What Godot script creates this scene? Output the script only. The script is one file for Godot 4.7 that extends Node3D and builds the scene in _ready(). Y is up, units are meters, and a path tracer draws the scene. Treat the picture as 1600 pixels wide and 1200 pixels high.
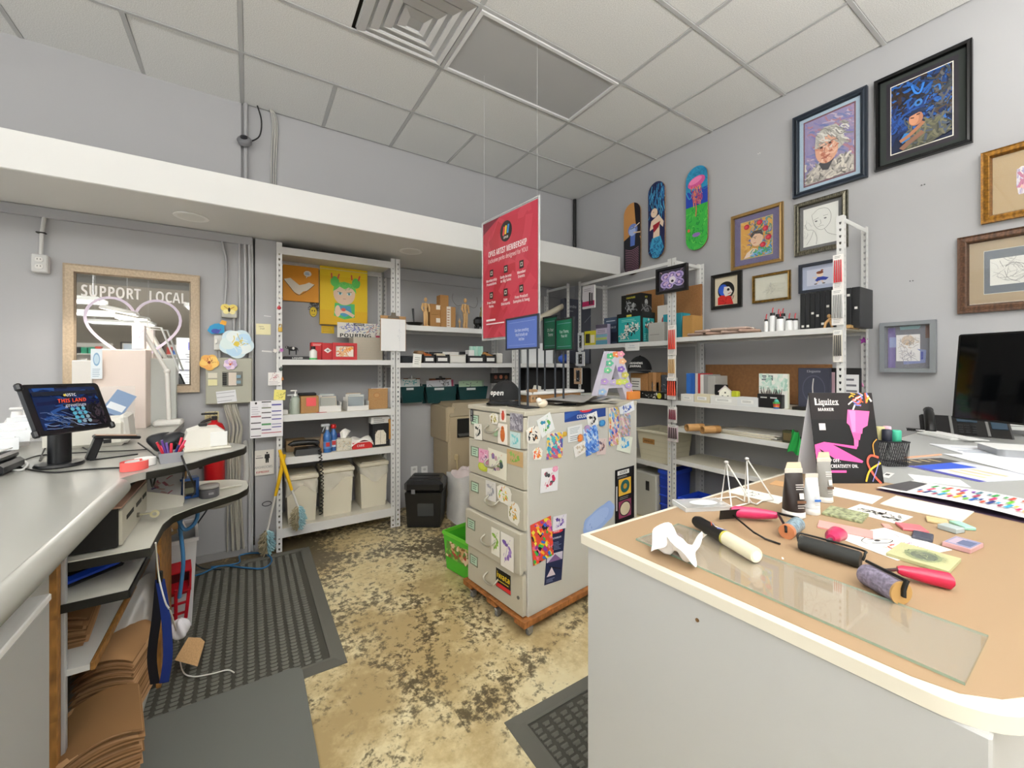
extends Node3D
# Art-supply shop counter. Metres, y up. X runs along the back wall, -Z runs towards it.
const FPX := 635.57
const CYP := 571.23
const YAW := 0.5748
const EYE := Vector3(0, 1.5, 0)
const WX := 3.772     # right wall
const WZ := -4.228    # back wall
const LZ := -3.87     # left wall section below the soffit
const CH := 3.767     # ceiling
const TY := 1.08      # counter tops
var taken := {}
var mats := {}
var tex := {}

# ---------- a photo pixel gives a direction; the plane that the thing touches gives its place
func dirp(px: float, py: float) -> Vector3:
	var t := (px - 800.0) / FPX
	return Vector3(t * cos(YAW) + sin(YAW), (CYP - py) / FPX, t * sin(YAW) - cos(YAW))
func onx(px: float, py: float, x: float) -> Vector3:
	var d := dirp(px, py); return EYE + d * (x / d.x)
func ony(px: float, py: float, y: float) -> Vector3:
	var d := dirp(px, py); return EYE + d * ((y - EYE.y) / d.y)
func onz(px: float, py: float, z: float) -> Vector3:
	var d := dirp(px, py); return EYE + d * (z / d.z)

# ---------- mesh builder
class MB:
	var v := PackedVector3Array()
	var n := PackedVector3Array()
	var c := PackedColorArray()
	var uv := PackedVector2Array()
	var use_c := false
	var col := Color.WHITE
	var xf := Transform3D.IDENTITY
	func at(p: Vector3, rot := Vector3.ZERO) -> MB:
		xf = Transform3D(Basis.from_euler(rot * PI / 180.0), p); return self
	func home() -> MB:
		xf = Transform3D.IDENTITY; return self
	func ink(h) -> MB:
		use_c = true; col = Color(h).srgb_to_linear(); return self
	func tri(a: Vector3, b: Vector3, d: Vector3, na: Vector3, nb: Vector3, nd: Vector3) -> void:
		a = xf * a; b = xf * b; d = xf * d
		na = (xf.basis * na).normalized(); nb = (xf.basis * nb).normalized(); nd = (xf.basis * nd).normalized()
		if (d - a).cross(b - a).dot(na + nb + nd) < 0.0:
			var t := b; b = d; d = t; t = nb; nb = nd; nd = t
		v.append(a); v.append(b); v.append(d); n.append(na); n.append(nb); n.append(nd)
		if use_c: c.append(col); c.append(col); c.append(col)
	func quad(a: Vector3, b: Vector3, d: Vector3, e: Vector3, nn: Vector3) -> void:
		tri(a, b, d, nn, nn, nn); tri(a, d, e, nn, nn, nn)
	func box(p: Vector3, s: Vector3, b := 0.0) -> MB:
		var h := s * 0.5
		b = minf(b, minf(h.x, minf(h.y, h.z)) * 0.98)
		var i := h - Vector3(b, b, b)
		for ax in 3:
			var u := (ax + 1) % 3; var w := (ax + 2) % 3
			for sg in [-1.0, 1.0]:
				var nn := Vector3.ZERO; nn[ax] = sg
				var q := []
				for k in [[-1, -1], [1, -1], [1, 1], [-1, 1]]:
					var t := Vector3.ZERO
					t[ax] = sg * h[ax]; t[u] = k[0] * i[u]; t[w] = k[1] * i[w]
					q.append(p + t)
				quad(q[0], q[1], q[2], q[3], nn)
		if b > 0.0:
			for ax in 3:
				var u := (ax + 1) % 3; var w := (ax + 2) % 3
				for su in [-1.0, 1.0]:
					for sw in [-1.0, 1.0]:
						var nn := Vector3.ZERO; nn[u] = su; nn[w] = sw
						var q := []
						for k in [[-1, 0], [1, 0], [1, 1], [-1, 1]]:
							var t := Vector3.ZERO
							t[ax] = k[0] * i[ax]
							t[u] = su * (h[u] if k[1] == 0 else i[u]); t[w] = sw * (i[w] if k[1] == 0 else h[w])
							q.append(p + t)
						quad(q[0], q[1], q[2], q[3], nn.normalized())
			for sx in [-1.0, 1.0]:
				for sy in [-1.0, 1.0]:
					for sz in [-1.0, 1.0]:
						var sg := Vector3(sx, sy, sz); var nn := sg.normalized()
						tri(p + Vector3(h.x, i.y, i.z) * sg, p + Vector3(i.x, h.y, i.z) * sg, p + Vector3(i.x, i.y, h.z) * sg, nn, nn, nn)
		return self
	# prof: [r, y] pairs flat; around y
	func lathe(p: Vector3, prof: Array, seg := 20, squash := 1.0) -> MB:
		var m := prof.size() / 2
		var sn := []
		for k in m - 1:
			var dr: float = prof[k * 2 + 2] - prof[k * 2]; var dy: float = prof[k * 2 + 3] - prof[k * 2 + 1]
			sn.append(Vector2(dy, -dr).normalized())
		for k in m - 1:
			var n0: Vector2 = sn[k]; var n1: Vector2 = sn[k]
			if k > 0 and sn[k - 1].dot(sn[k]) > 0.6: n0 = (sn[k - 1] + sn[k]).normalized()
			if k < m - 2 and sn[k + 1].dot(sn[k]) > 0.6: n1 = (sn[k + 1] + sn[k]).normalized()
			for j in seg:
				var a0 := TAU * j / seg; var a1 := TAU * (j + 1) / seg
				var c0 := Vector3(cos(a0), 0, sin(a0) * squash); var c1 := Vector3(cos(a1), 0, sin(a1) * squash)
				var A: Vector3 = p + c0 * prof[k * 2] + Vector3.UP * prof[k * 2 + 1]; var B: Vector3 = p + c1 * prof[k * 2] + Vector3.UP * prof[k * 2 + 1]
				var C: Vector3 = p + c1 * prof[k * 2 + 2] + Vector3.UP * prof[k * 2 + 3]; var D: Vector3 = p + c0 * prof[k * 2 + 2] + Vector3.UP * prof[k * 2 + 3]
				var q := [c0 * n0.x + Vector3.UP * n0.y, c1 * n0.x + Vector3.UP * n0.y, c1 * n1.x + Vector3.UP * n1.y, c0 * n1.x + Vector3.UP * n1.y]
				if prof[k * 2] > 1e-6: tri(A, B, C, q[0], q[1], q[2])
				if prof[k * 2 + 2] > 1e-6: tri(A, C, D, q[0], q[2], q[3])
		return self
	func cyl(p: Vector3, r: float, h: float, seg := 20, r2 := -1.0, b := 0.0) -> MB:
		if r2 < 0.0: r2 = r
		if b > 0.0: return lathe(p, [0, 0, r - b, 0, r, b, r2, h - b, r2 - b, h, 0, h], seg)
		return lathe(p, [0, 0, r, 0, r2, h, 0, h], seg)
	func ball(p: Vector3, r: Vector3, seg := 16, rings := 10) -> MB:
		for k in rings:
			for j in seg:
				var q := []
				for e in [[k, j], [k, j + 1], [k + 1, j + 1], [k + 1, j]]:
					var th: float = PI * e[0] / rings; var ph: float = TAU * e[1] / seg
					q.append(Vector3(sin(th) * cos(ph), cos(th), sin(th) * sin(ph)))
				tri(p + q[0] * r, p + q[1] * r, p + q[2] * r, q[0] / r, q[1] / r, q[2] / r)
				tri(p + q[0] * r, p + q[2] * r, p + q[3] * r, q[0] / r, q[2] / r, q[3] / r)
		return self
	# rad: number or one per point; flat > 0 makes a strap: that much narrower along the frame's second axis
	func tube(pts: Array, rad, seg := 8, closed := false, flat := 1.0, smooth := 0) -> MB:
		if smooth > 0: pts = curve(pts, smooth, closed)
		var m := pts.size()
		var fr := []
		var up := Vector3.UP
		for k in m:
			var t: Vector3 = pts[(k + 1) % m] - pts[k - 1] if closed or (k > 0 and k < m - 1) else (pts[1] - pts[0] if k == 0 else pts[m - 1] - pts[m - 2])
			t = t.normalized()
			if k == 0 and absf(t.dot(up)) > 0.95: up = Vector3.RIGHT
			var x := up.cross(t).normalized(); var y := t.cross(x).normalized()
			up = y
			fr.append([x, y, t])
		var last := m if closed else m - 1
		for k in last:
			var k1 := (k + 1) % m
			var r0: float = rad[mini(k, rad.size() - 1)] if rad is Array else rad
			var r1: float = rad[mini(k1, rad.size() - 1)] if rad is Array else rad
			for j in seg:
				var a0 := TAU * j / seg; var a1 := TAU * (j + 1) / seg
				var q := []; var nn := []
				for e in [[k, a0, r0], [k, a1, r0], [k1, a1, r1], [k1, a0, r1]]:
					var f: Array = fr[e[0]]
					q.append(pts[e[0]] + (f[0] * cos(e[1]) + f[1] * sin(e[1]) * flat) * e[2])
					nn.append((f[0] * cos(e[1]) * flat + f[1] * sin(e[1])).normalized())
				tri(q[0], q[1], q[2], nn[0], nn[1], nn[2]); tri(q[0], q[2], q[3], nn[0], nn[2], nn[3])
		if not closed:
			for k in [0, m - 1]:
				var r: float = rad[mini(k, rad.size() - 1)] if rad is Array else rad
				var f: Array = fr[k]; var nn: Vector3 = f[2] * (-1.0 if k == 0 else 1.0)
				for j in seg:
					var a0 := TAU * j / seg; var a1 := TAU * (j + 1) / seg
					tri(pts[k], pts[k] + (f[0] * cos(a0) + f[1] * sin(a0) * flat) * r, pts[k] + (f[0] * cos(a1) + f[1] * sin(a1) * flat) * r, nn, nn, nn)
		return self
	func curve(pts: Array, steps: int, closed := false) -> Array:
		var o := []
		var m := pts.size()
		for k in (m if closed else m - 1):
			var p0: Vector3 = pts[(k - 1 + m) % m] if closed or k > 0 else pts[0]
			var p3: Vector3 = pts[(k + 2) % m] if closed or k < m - 2 else pts[m - 1]
			for s in steps: o.append((pts[k] as Vector3).cubic_interpolate(pts[(k + 1) % m], p0, p3, float(s) / steps))
		if not closed: o.append(pts[m - 1])
		return o
	# polygon in XY, extruded from z0 to z1
	func prism(poly: PackedVector2Array, z0: float, z1: float, sides := true) -> MB:
		var t := Geometry2D.triangulate_polygon(poly)
		for k in range(0, t.size(), 3):
			var a := poly[t[k]]; var b := poly[t[k + 1]]; var d := poly[t[k + 2]]
			tri(Vector3(a.x, a.y, z1), Vector3(b.x, b.y, z1), Vector3(d.x, d.y, z1), Vector3.BACK, Vector3.BACK, Vector3.BACK)
			if sides: tri(Vector3(a.x, a.y, z0), Vector3(b.x, b.y, z0), Vector3(d.x, d.y, z0), Vector3.FORWARD, Vector3.FORWARD, Vector3.FORWARD)
		if not sides: return self
		var m := poly.size()
		var sg := -1.0 if Geometry2D.is_polygon_clockwise(poly) else 1.0
		var en := []
		for k in m:
			var e := poly[(k + 1) % m] - poly[k]
			en.append(Vector2(e.y, -e.x).normalized() * sg)
		for k in m:
			var a := poly[k]; var b := poly[(k + 1) % m]
			var n0: Vector2 = en[k]; var n1: Vector2 = en[k]
			if en[(k - 1 + m) % m].dot(en[k]) > 0.8: n0 = (en[(k - 1 + m) % m] + en[k]).normalized()
			if en[(k + 1) % m].dot(en[k]) > 0.8: n1 = (en[(k + 1) % m] + en[k]).normalized()
			var N0 := Vector3(n0.x, n0.y, 0); var N1 := Vector3(n1.x, n1.y, 0)
			tri(Vector3(a.x, a.y, z0), Vector3(b.x, b.y, z0), Vector3(b.x, b.y, z1), N0, N1, N1)
			tri(Vector3(a.x, a.y, z0), Vector3(b.x, b.y, z1), Vector3(a.x, a.y, z1), N0, N1, N0)
		return self
	# fn(u, v) -> point, smooth
	func grid(fn: Callable, nu: int, nv: int) -> MB:
		var e := 0.001
		for i in nu:
			for j in nv:
				var q := []; var nn := []
				for k in [[i, j], [i + 1, j], [i + 1, j + 1], [i, j + 1]]:
					var u: float = float(k[0]) / nu; var w: float = float(k[1]) / nv
					var p: Vector3 = fn.call(u, w)
					q.append(p)
					nn.append(((fn.call(u + e, w) - fn.call(u - e, w)) as Vector3).cross(fn.call(u, w + e) - fn.call(u, w - e)).normalized())
				tri(q[0], q[1], q[2], nn[0], nn[1], nn[2]); tri(q[0], q[2], q[3], nn[0], nn[2], nn[3])
		return self
	# a rectangular ring, w by h at its outer edge, from a profile of [inset, z] pairs
	func ring(w: float, h: float, prof: Array) -> MB:
		for k in range(0, prof.size() - 2, 2):
			var i0: float = prof[k]; var z0: float = prof[k + 1]; var i1: float = prof[k + 2]; var z1: float = prof[k + 3]
			var s2 := Vector2(z0 - z1, i1 - i0).normalized()   # outward, up
			for sd in 4:
				var nn: Vector3 = [Vector3.LEFT, Vector3.RIGHT, Vector3.DOWN, Vector3.UP][sd] * s2.x + Vector3.BACK * s2.y
				var f := func(i: float, z: float, e: float) -> Vector3:
					var x := w / 2.0 - i; var y := h / 2.0 - i
					return [Vector3(-x, y * e, z), Vector3(x, y * e, z), Vector3(x * e, -y, z), Vector3(x * e, y, z)][sd]
				quad(f.call(i0, z0, -1.0), f.call(i0, z0, 1.0), f.call(i1, z1, 1.0), f.call(i1, z1, -1.0), nn)
		return self
	# box with different footprints (width, depth) below and above; standing on p
	func taper(p: Vector3, a: Vector2, b: Vector2, h: float, top := true, bot := true) -> MB:
		var k := [[-1, 1], [1, 1], [1, -1], [-1, -1]]
		var lo := []; var hi := []
		for e in k:
			lo.append(p + Vector3(e[0] * a.x / 2, 0, e[1] * a.y / 2)); hi.append(p + Vector3(e[0] * b.x / 2, h, e[1] * b.y / 2))
		for j in 4:
			var o: Vector3 = (lo[j] + lo[(j + 1) % 4]) / 2 - p
			var nn: Vector3 = (lo[(j + 1) % 4] - lo[j]).cross(hi[j] - lo[j]).normalized()
			if nn.dot(o) < 0: nn = -nn
			quad(lo[j], lo[(j + 1) % 4], hi[(j + 1) % 4], hi[j], nn)
		if top: quad(hi[0], hi[1], hi[2], hi[3], Vector3.UP)
		if bot: quad(lo[0], lo[1], lo[2], lo[3], Vector3.DOWN)
		return self
	# a flat band of width w along pts, wide along dir
	func ribbon(pts: Array, dir: Vector3, w: float) -> MB:
		pts = curve(pts, 5)
		for k in pts.size() - 1:
			var nn: Vector3 = dir.cross(pts[k + 1] - pts[k]).normalized()
			quad(pts[k] - dir * w / 2, pts[k] + dir * w / 2, pts[k + 1] + dir * w / 2, pts[k + 1] - dir * w / 2, nn)
		return self
	func mesh() -> ArrayMesh:
		var a := []; a.resize(Mesh.ARRAY_MAX)
		a[Mesh.ARRAY_VERTEX] = v; a[Mesh.ARRAY_NORMAL] = n
		if use_c: a[Mesh.ARRAY_COLOR] = c
		if uv.size() == v.size(): a[Mesh.ARRAY_TEX_UV] = uv
		var m := ArrayMesh.new()
		m.add_surface_from_arrays(Mesh.PRIMITIVE_TRIANGLES, a)
		return m

# ---------- flat print: shapes in the paper's own plane (x 0..1 to the right, y 0..1 downwards)
class Ink:
	var b := MB.new()
	var W := 1.0
	var H := 1.0
	var z := 0.0
	var mask := PackedVector2Array()   # an outline that fills are cut to
	static var fonts := {}
	func _init(w: float, h: float, paper = null) -> void:
		W = w; H = h
		if paper != null: r(0, 0, 1, 1, paper)
	func q(x: float, y: float) -> Vector2:
		return Vector2((x - 0.5) * W, (0.5 - y) * H)
	func fill(poly: PackedVector2Array, h) -> Ink:
		b.ink(h); z += 0.00012
		if mask.is_empty(): b.prism(poly, z, z, false)
		else:
			for c in Geometry2D.intersect_polygons(poly, mask): b.prism(c, z, z, false)
		return self
	func r(x0: float, y0: float, x1: float, y1: float, h) -> Ink:
		return fill(PackedVector2Array([q(x0, y0), q(x1, y0), q(x1, y1), q(x0, y1)]), h)
	func p(pts: Array, h) -> Ink:
		var a := PackedVector2Array()
		for k in range(0, pts.size(), 2): a.append(q(pts[k], pts[k + 1]))
		return fill(a, h)
	func e(cx: float, cy: float, rx: float, ry: float, h, turn := 0.0) -> Ink:
		var a := PackedVector2Array()
		var m := 12 if maxf(rx * W, ry * H) < 0.02 else 28
		var o := q(cx, cy)
		for k in m: a.append(o + Vector2(cos(TAU * k / m) * rx * W, sin(TAU * k / m) * ry * H).rotated(turn))
		return fill(a, h)
	# a stroke; width in metres
	func l(pts: Array, wd: float, h, curved := true) -> Ink:
		var a := []
		for k in range(0, pts.size(), 2):
			var s := q(pts[k], pts[k + 1]); a.append(Vector3(s.x, s.y, 0))
		if curved and a.size() > 2: a = b.curve(a, 5)
		b.ink(h); z += 0.00012
		var o := Vector3(0, 0, z)
		var ll := []; var rr := []
		for k in a.size():
			var t: Vector3 = (a[mini(k + 1, a.size() - 1)] - a[maxi(k - 1, 0)]).normalized()
			var sd := Vector3(-t.y, t.x, 0) * wd * 0.5
			var lim := Vector3(W / 2, H / 2, 1)
			ll.append((a[k] + sd).clamp(-lim, lim) + o); rr.append((a[k] - sd).clamp(-lim, lim) + o)
		for k in a.size() - 1: b.quad(ll[k], ll[k + 1], rr[k + 1], rr[k], Vector3.BACK)
		return self
	func t(txt: String, x: float, y: float, hh: float, h, al := 0, bold := false, squeeze := 1.0, serif := false, slope := 0.0) -> Ink:
		var key := "%s%s" % [bold, serif]
		if not fonts.has(key):
			var sf := SystemFont.new(); sf.font_names = PackedStringArray(["Droid Serif" if serif else "Droid Sans"])
			sf.font_weight = 700 if bold else 400
			fonts[key] = sf
		var tm := TextMesh.new()
		tm.font = fonts[key]; tm.text = txt; tm.depth = 0.0; tm.pixel_size = 0.01; tm.font_size = 64; tm.curve_step = 6.0
		tm.horizontal_alignment = [HORIZONTAL_ALIGNMENT_LEFT, HORIZONTAL_ALIGNMENT_CENTER, HORIZONTAL_ALIGNMENT_RIGHT][al + 1]
		if tm.get_surface_count() == 0: return self
		var ar: PackedVector3Array = tm.get_faces()
		var s := hh * H / 0.46
		var o := q(x, y)
		b.ink(h); z += 0.00012
		for k in range(0, ar.size(), 3):
			var tr := []
			for i in 3:
				var pt := ar[k + i]
				tr.append(Vector3(o.x + (pt.x + slope * pt.y) * s * squeeze, o.y + pt.y * s, z))
			b.tri(tr[0], tr[1], tr[2], Vector3.BACK, Vector3.BACK, Vector3.BACK)
		return self
	# n short random strokes inside a box or an ellipse, for painted and patterned areas
	func dab(x0: float, y0: float, x1: float, y1: float, n: int, cols: Array, ln: float, wd: float, sd := 1, ang := 99.0, oval := false) -> Ink:
		var g := RandomNumberGenerator.new(); g.seed = sd
		for k in n:
			var x := g.randf_range(x0, x1); var y := g.randf_range(y0, y1)
			if oval and pow((x - (x0 + x1) / 2) / (x1 - x0) * 2, 2) + pow((y - (y0 + y1) / 2) / (y1 - y0) * 2, 2) > 1.0: continue
			var a := ang + g.randf_range(-0.4, 0.4) if ang < 50.0 else g.randf() * TAU
			var d := Vector2(cos(a) * ln / W, sin(a) * ln / H) * g.randf_range(0.5, 1.2)
			var ex := clampf(x + d.x, 0, 1); var ey := clampf(y + d.y, 0, 1)
			var mx := clampf((x + ex) / 2 + g.randf_range(-0.25, 0.25) * absf(d.y), 0, 1); var my := clampf((y + ey) / 2 + g.randf_range(-0.25, 0.25) * absf(d.x), 0, 1)
			l([x, y, mx, my, ex, ey], wd * g.randf_range(0.6, 1.3), cols[g.randi() % cols.size()])
			z -= 0.0001
		z += 0.0001
		return self
	# rows of fine lines that stand for small print
	func lines(x0: float, y0: float, x1: float, y1: float, rows: int, h, wd := 0.35) -> Ink:
		var g := RandomNumberGenerator.new(); g.seed = int(x0 * 999 + y0 * 77 + rows)
		for k in rows:
			var y := y0 + (y1 - y0) * (k + 0.5) / rows
			var hh := (y1 - y0) / rows * wd / 2
			r(x0, y - hh, x0 + (x1 - x0) * g.randf_range(0.7, 1.0), y + hh, h)
			z -= 0.00012
		z += 0.00012
		return self

# ---------- nodes
func numbered(s: String) -> String:
	taken[s] = taken.get(s, -1) + 1
	return s if taken[s] == 0 else "%s_%03d" % [s, taken[s]]
func tag(o: Node, label: String, cat: String, group := "") -> Node:
	o.set_meta("label", label); o.set_meta("category", cat)
	if group: o.set_meta("group", group)
	return o
func thing(called: String, label: String, cat: String, at := Vector3.ZERO, turn := 0.0, group := "") -> Node3D:
	var o := Node3D.new(); o.name = numbered(called); add_child(o)
	o.position = at; o.rotation_degrees.y = turn
	tag(o, label, cat, group); return o
func put(par: Node, called: String, m, mat: Material, at := Vector3.ZERO, rot := Vector3.ZERO) -> MeshInstance3D:
	var o := MeshInstance3D.new()
	o.mesh = m.mesh() if m is MB else (m.b.mesh() if m is Ink else m)
	o.material_override = mat
	var k := 0
	var nm := called
	if par == self: nm = numbered(called)
	else:
		while par.has_node(NodePath(nm)): k += 1; nm = "%s_%03d" % [called, k]
	o.name = nm; par.add_child(o)
	o.position = at; o.rotation_degrees = rot
	return o
func solo(called: String, label: String, cat: String, m, mat: Material, at := Vector3.ZERO, rot := Vector3.ZERO, group := "") -> MeshInstance3D:
	var o := put(self, called, m, mat, at, rot); tag(o, label, cat, group); return o
func struct(called: String, m, mat: Material, at := Vector3.ZERO, rot := Vector3.ZERO) -> MeshInstance3D:
	var o := put(self, called, m, mat, at, rot); o.set_meta("kind", "structure"); return o

# ---------- materials
func noise_tex(key: String, sd: int, freq: float, lo: float, hi: float, size := 256, oct := 4, sx := 1.0) -> ImageTexture:
	if tex.has(key): return tex[key]
	var nz := FastNoiseLite.new(); nz.seed = sd; nz.frequency = freq; nz.fractal_octaves = oct
	nz.noise_type = FastNoiseLite.TYPE_SIMPLEX_SMOOTH
	var im := nz.get_seamless_image(size, size)
	if sx != 1.0:
		im.resize(size, maxi(4, int(size / sx)), Image.INTERPOLATE_BILINEAR); im.resize(size, size, Image.INTERPOLATE_BILINEAR)
	im.convert(Image.FORMAT_RGB8)
	for y in size:
		for x in size:
			var g := lerpf(lo, hi, im.get_pixel(x, y).r)
			im.set_pixel(x, y, Color(g, g, g))
	im.generate_mipmaps()
	tex[key] = ImageTexture.create_from_image(im)
	return tex[key]
func mt(h: String, rough := 0.6, metal := 0.0, grain := "", scale := 1.0) -> StandardMaterial3D:
	var key := "%s|%s|%s|%s|%s" % [h, rough, metal, grain, scale]
	if mats.has(key): return mats[key]
	var m := StandardMaterial3D.new()
	m.albedo_color = Color(h); m.roughness = rough; m.metallic = metal
	if grain != "":
		m.uv1_triplanar = true; m.uv1_scale = Vector3.ONE * scale
		match grain:
			"mottle": m.albedo_texture = noise_tex("mottle", 3, 0.05, 0.955, 1.0)
			"speck": m.albedo_texture = noise_tex("speck", 5, 0.25, 0.8, 1.0, 256, 2)
			"wood": m.albedo_texture = noise_tex("wood", 9, 0.03, 0.6, 1.05, 256, 4, 14.0)
			"fibre": m.albedo_texture = noise_tex("fibre", 12, 0.12, 0.85, 1.0, 256, 3, 3.0)
			"blotch": m.albedo_texture = noise_tex("blotch", 17, 0.012, 0.55, 1.1, 256, 5)
	mats[key] = m
	return m
func ink_mat(rough := 0.55) -> StandardMaterial3D:
	var key := "ink%s" % rough
	if mats.has(key): return mats[key]
	var m := StandardMaterial3D.new(); m.vertex_color_use_as_albedo = true; m.roughness = rough
	mats[key] = m; return m
func clear_mat(h := "ffffff", a := 0.1, rough := 0.05) -> StandardMaterial3D:
	var key := "clear%s%s%s" % [h, a, rough]
	if mats.has(key): return mats[key]
	var m := StandardMaterial3D.new(); m.transparency = BaseMaterial3D.TRANSPARENCY_ALPHA
	m.albedo_color = Color(Color(h), a); m.roughness = rough
	mats[key] = m; return m
func glow_mat(h: String, e: float) -> StandardMaterial3D:
	var m := StandardMaterial3D.new(); m.albedo_color = Color("101010") if e > 0.0 else Color(h); m.emission_enabled = true; m.emission = Color(h); m.emission_energy_multiplier = e
	return m
func rr(w: float, h: float, rad: float, seg := 5) -> PackedVector2Array:
	var a := PackedVector2Array()
	for k in 4:
		var o := Vector2((w / 2 - rad) * [1, -1, -1, 1][k], (h / 2 - rad) * [1, 1, -1, -1][k])
		for s in seg + 1: a.append(o + Vector2.RIGHT.rotated(PI / 2 * (k + float(s) / seg)) * rad)
	return a
func pv(a: Array) -> PackedVector2Array:
	var o := PackedVector2Array()
	for k in range(0, a.size(), 2): o.append(Vector2(a[k], a[k + 1]))
	return o

# rectangle seen in the photo on a plane: base centre, width, height, turn
func fz(a: float, b: float, c: float, d: float, z: float, y0 := -1.0) -> Dictionary:
	var m := (a + c) / 2
	var p := onz(m, d, z); var x0 := onz(a, b, z).x; var x1 := onz(c, b, z).x
	if y0 >= 0: p.y = y0
	p.x = (x0 + x1) / 2
	return {"p": p, "w": x1 - x0, "h": onz(m, b, z).y - p.y, "turn": 0.0}
func fx(a: float, b: float, c: float, d: float, x: float, y0 := -1.0) -> Dictionary:
	var m := (a + c) / 2
	var p := onx(m, d, x); var z0 := onx(a, b, x).z; var z1 := onx(c, b, x).z
	if y0 >= 0: p.y = y0
	p.z = (z0 + z1) / 2
	return {"p": p, "w": z1 - z0, "h": onx(m, b, x).y - p.y, "turn": -90.0}
# the same on any upright plane through P whose normal is turned by that many degrees from +Z
func onp(px: float, py: float, P: Vector3, turn: float) -> Vector3:
	var d := dirp(px, py); var nn := Basis(Vector3.UP, deg_to_rad(turn)) * Vector3.BACK
	return EYE + d * ((P - EYE).dot(nn) / d.dot(nn))
func fp(a: float, b: float, c: float, d: float, P: Vector3, turn: float, y0 := -1.0) -> Dictionary:
	var m := (a + c) / 2
	var p0 := onp(a, b, P, turn); var p1 := onp(c, b, P, turn); var lo := onp(m, d, P, turn); var hi := onp(m, b, P, turn)
	var p := (p0 + p1) / 2; p.y = y0 if y0 >= 0 else lo.y
	return {"p": p, "w": Vector2(p1.x - p0.x, p1.z - p0.z).length(), "h": hi.y - p.y, "turn": turn}
# a box-like thing whose front face is that rectangle
func bx(called: String, label: String, cat: String, R: Dictionary, dep: float, mat: Material, ink = null, group := "", twist := 0.0, bev := 0.003) -> Node3D:
	var nrm := Basis(Vector3.UP, deg_to_rad(R.turn)) * Vector3.BACK
	var t := thing(called, label, cat, R.p - nrm * dep / 2, R.turn + twist, group)
	put(t, "body", MB.new().box(Vector3(0, R.h / 2, 0), Vector3(R.w, R.h, dep), bev), mat)
	if ink != null: put(t, "print", ink, ink_mat(), Vector3(0, R.h / 2, dep / 2 + 0.0008))
	return t
# a flat thing on a wall plane: sheet of thickness dep with its print
func flat(called: String, label: String, cat: String, R: Dictionary, ink, dep := 0.002, mat: Material = null, group := "", roll := 0.0) -> Node3D:
	var nrm := Basis(Vector3.UP, deg_to_rad(R.turn)) * Vector3.BACK
	var t := thing(called, label, cat, R.p + Vector3(0, R.h / 2, 0) + nrm * dep / 2, R.turn, group)
	t.rotation_degrees.z = roll
	put(t, "sheet", MB.new().box(Vector3.ZERO, Vector3(R.w, R.h, dep), dep * 0.2), mat if mat else mt("f4f3ee", 0.7))
	if ink != null: put(t, "print", ink, ink_mat(), Vector3(0, 0, dep / 2 + 0.0004))
	return t

func _ready() -> void:
	# --- camera
	var cam := Camera3D.new(); cam.name = "camera"; add_child(cam)
	cam.position = EYE; cam.rotation.y = -YAW
	cam.set_frustum(0.05 * 1200.0 / FPX, Vector2(0, -0.05 * (600.0 - CYP) / FPX), 0.05, 60.0)
	cam.current = true
	# --- sky and exposure
	var we := WorldEnvironment.new(); we.name = "environment"; add_child(we)
	var en := Environment.new(); we.environment = en
	en.background_mode = Environment.BG_COLOR; en.background_color = Color("dde1e4"); en.background_energy_multiplier = SKY_E
	en.tonemap_mode = Environment.TONE_MAPPER_LINEAR; en.tonemap_exposure = EXPO
	en.sdfgi_enabled = true; en.ssao_enabled = true; en.ssil_enabled = true
	shop_lights()
	shell()
	left_wall()
	left_counter()
	racks()
	rack_goods_left()
	rack_goods_right()
	right_wall_art()
	cabinet()
	work_table()
	shop_behind()

const EXPO := 0.95
const LAMP_E := 0.8
const LAMP_UP := 25.0
const PANEL_E := 0.9
const SKY_E := 3.8

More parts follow.
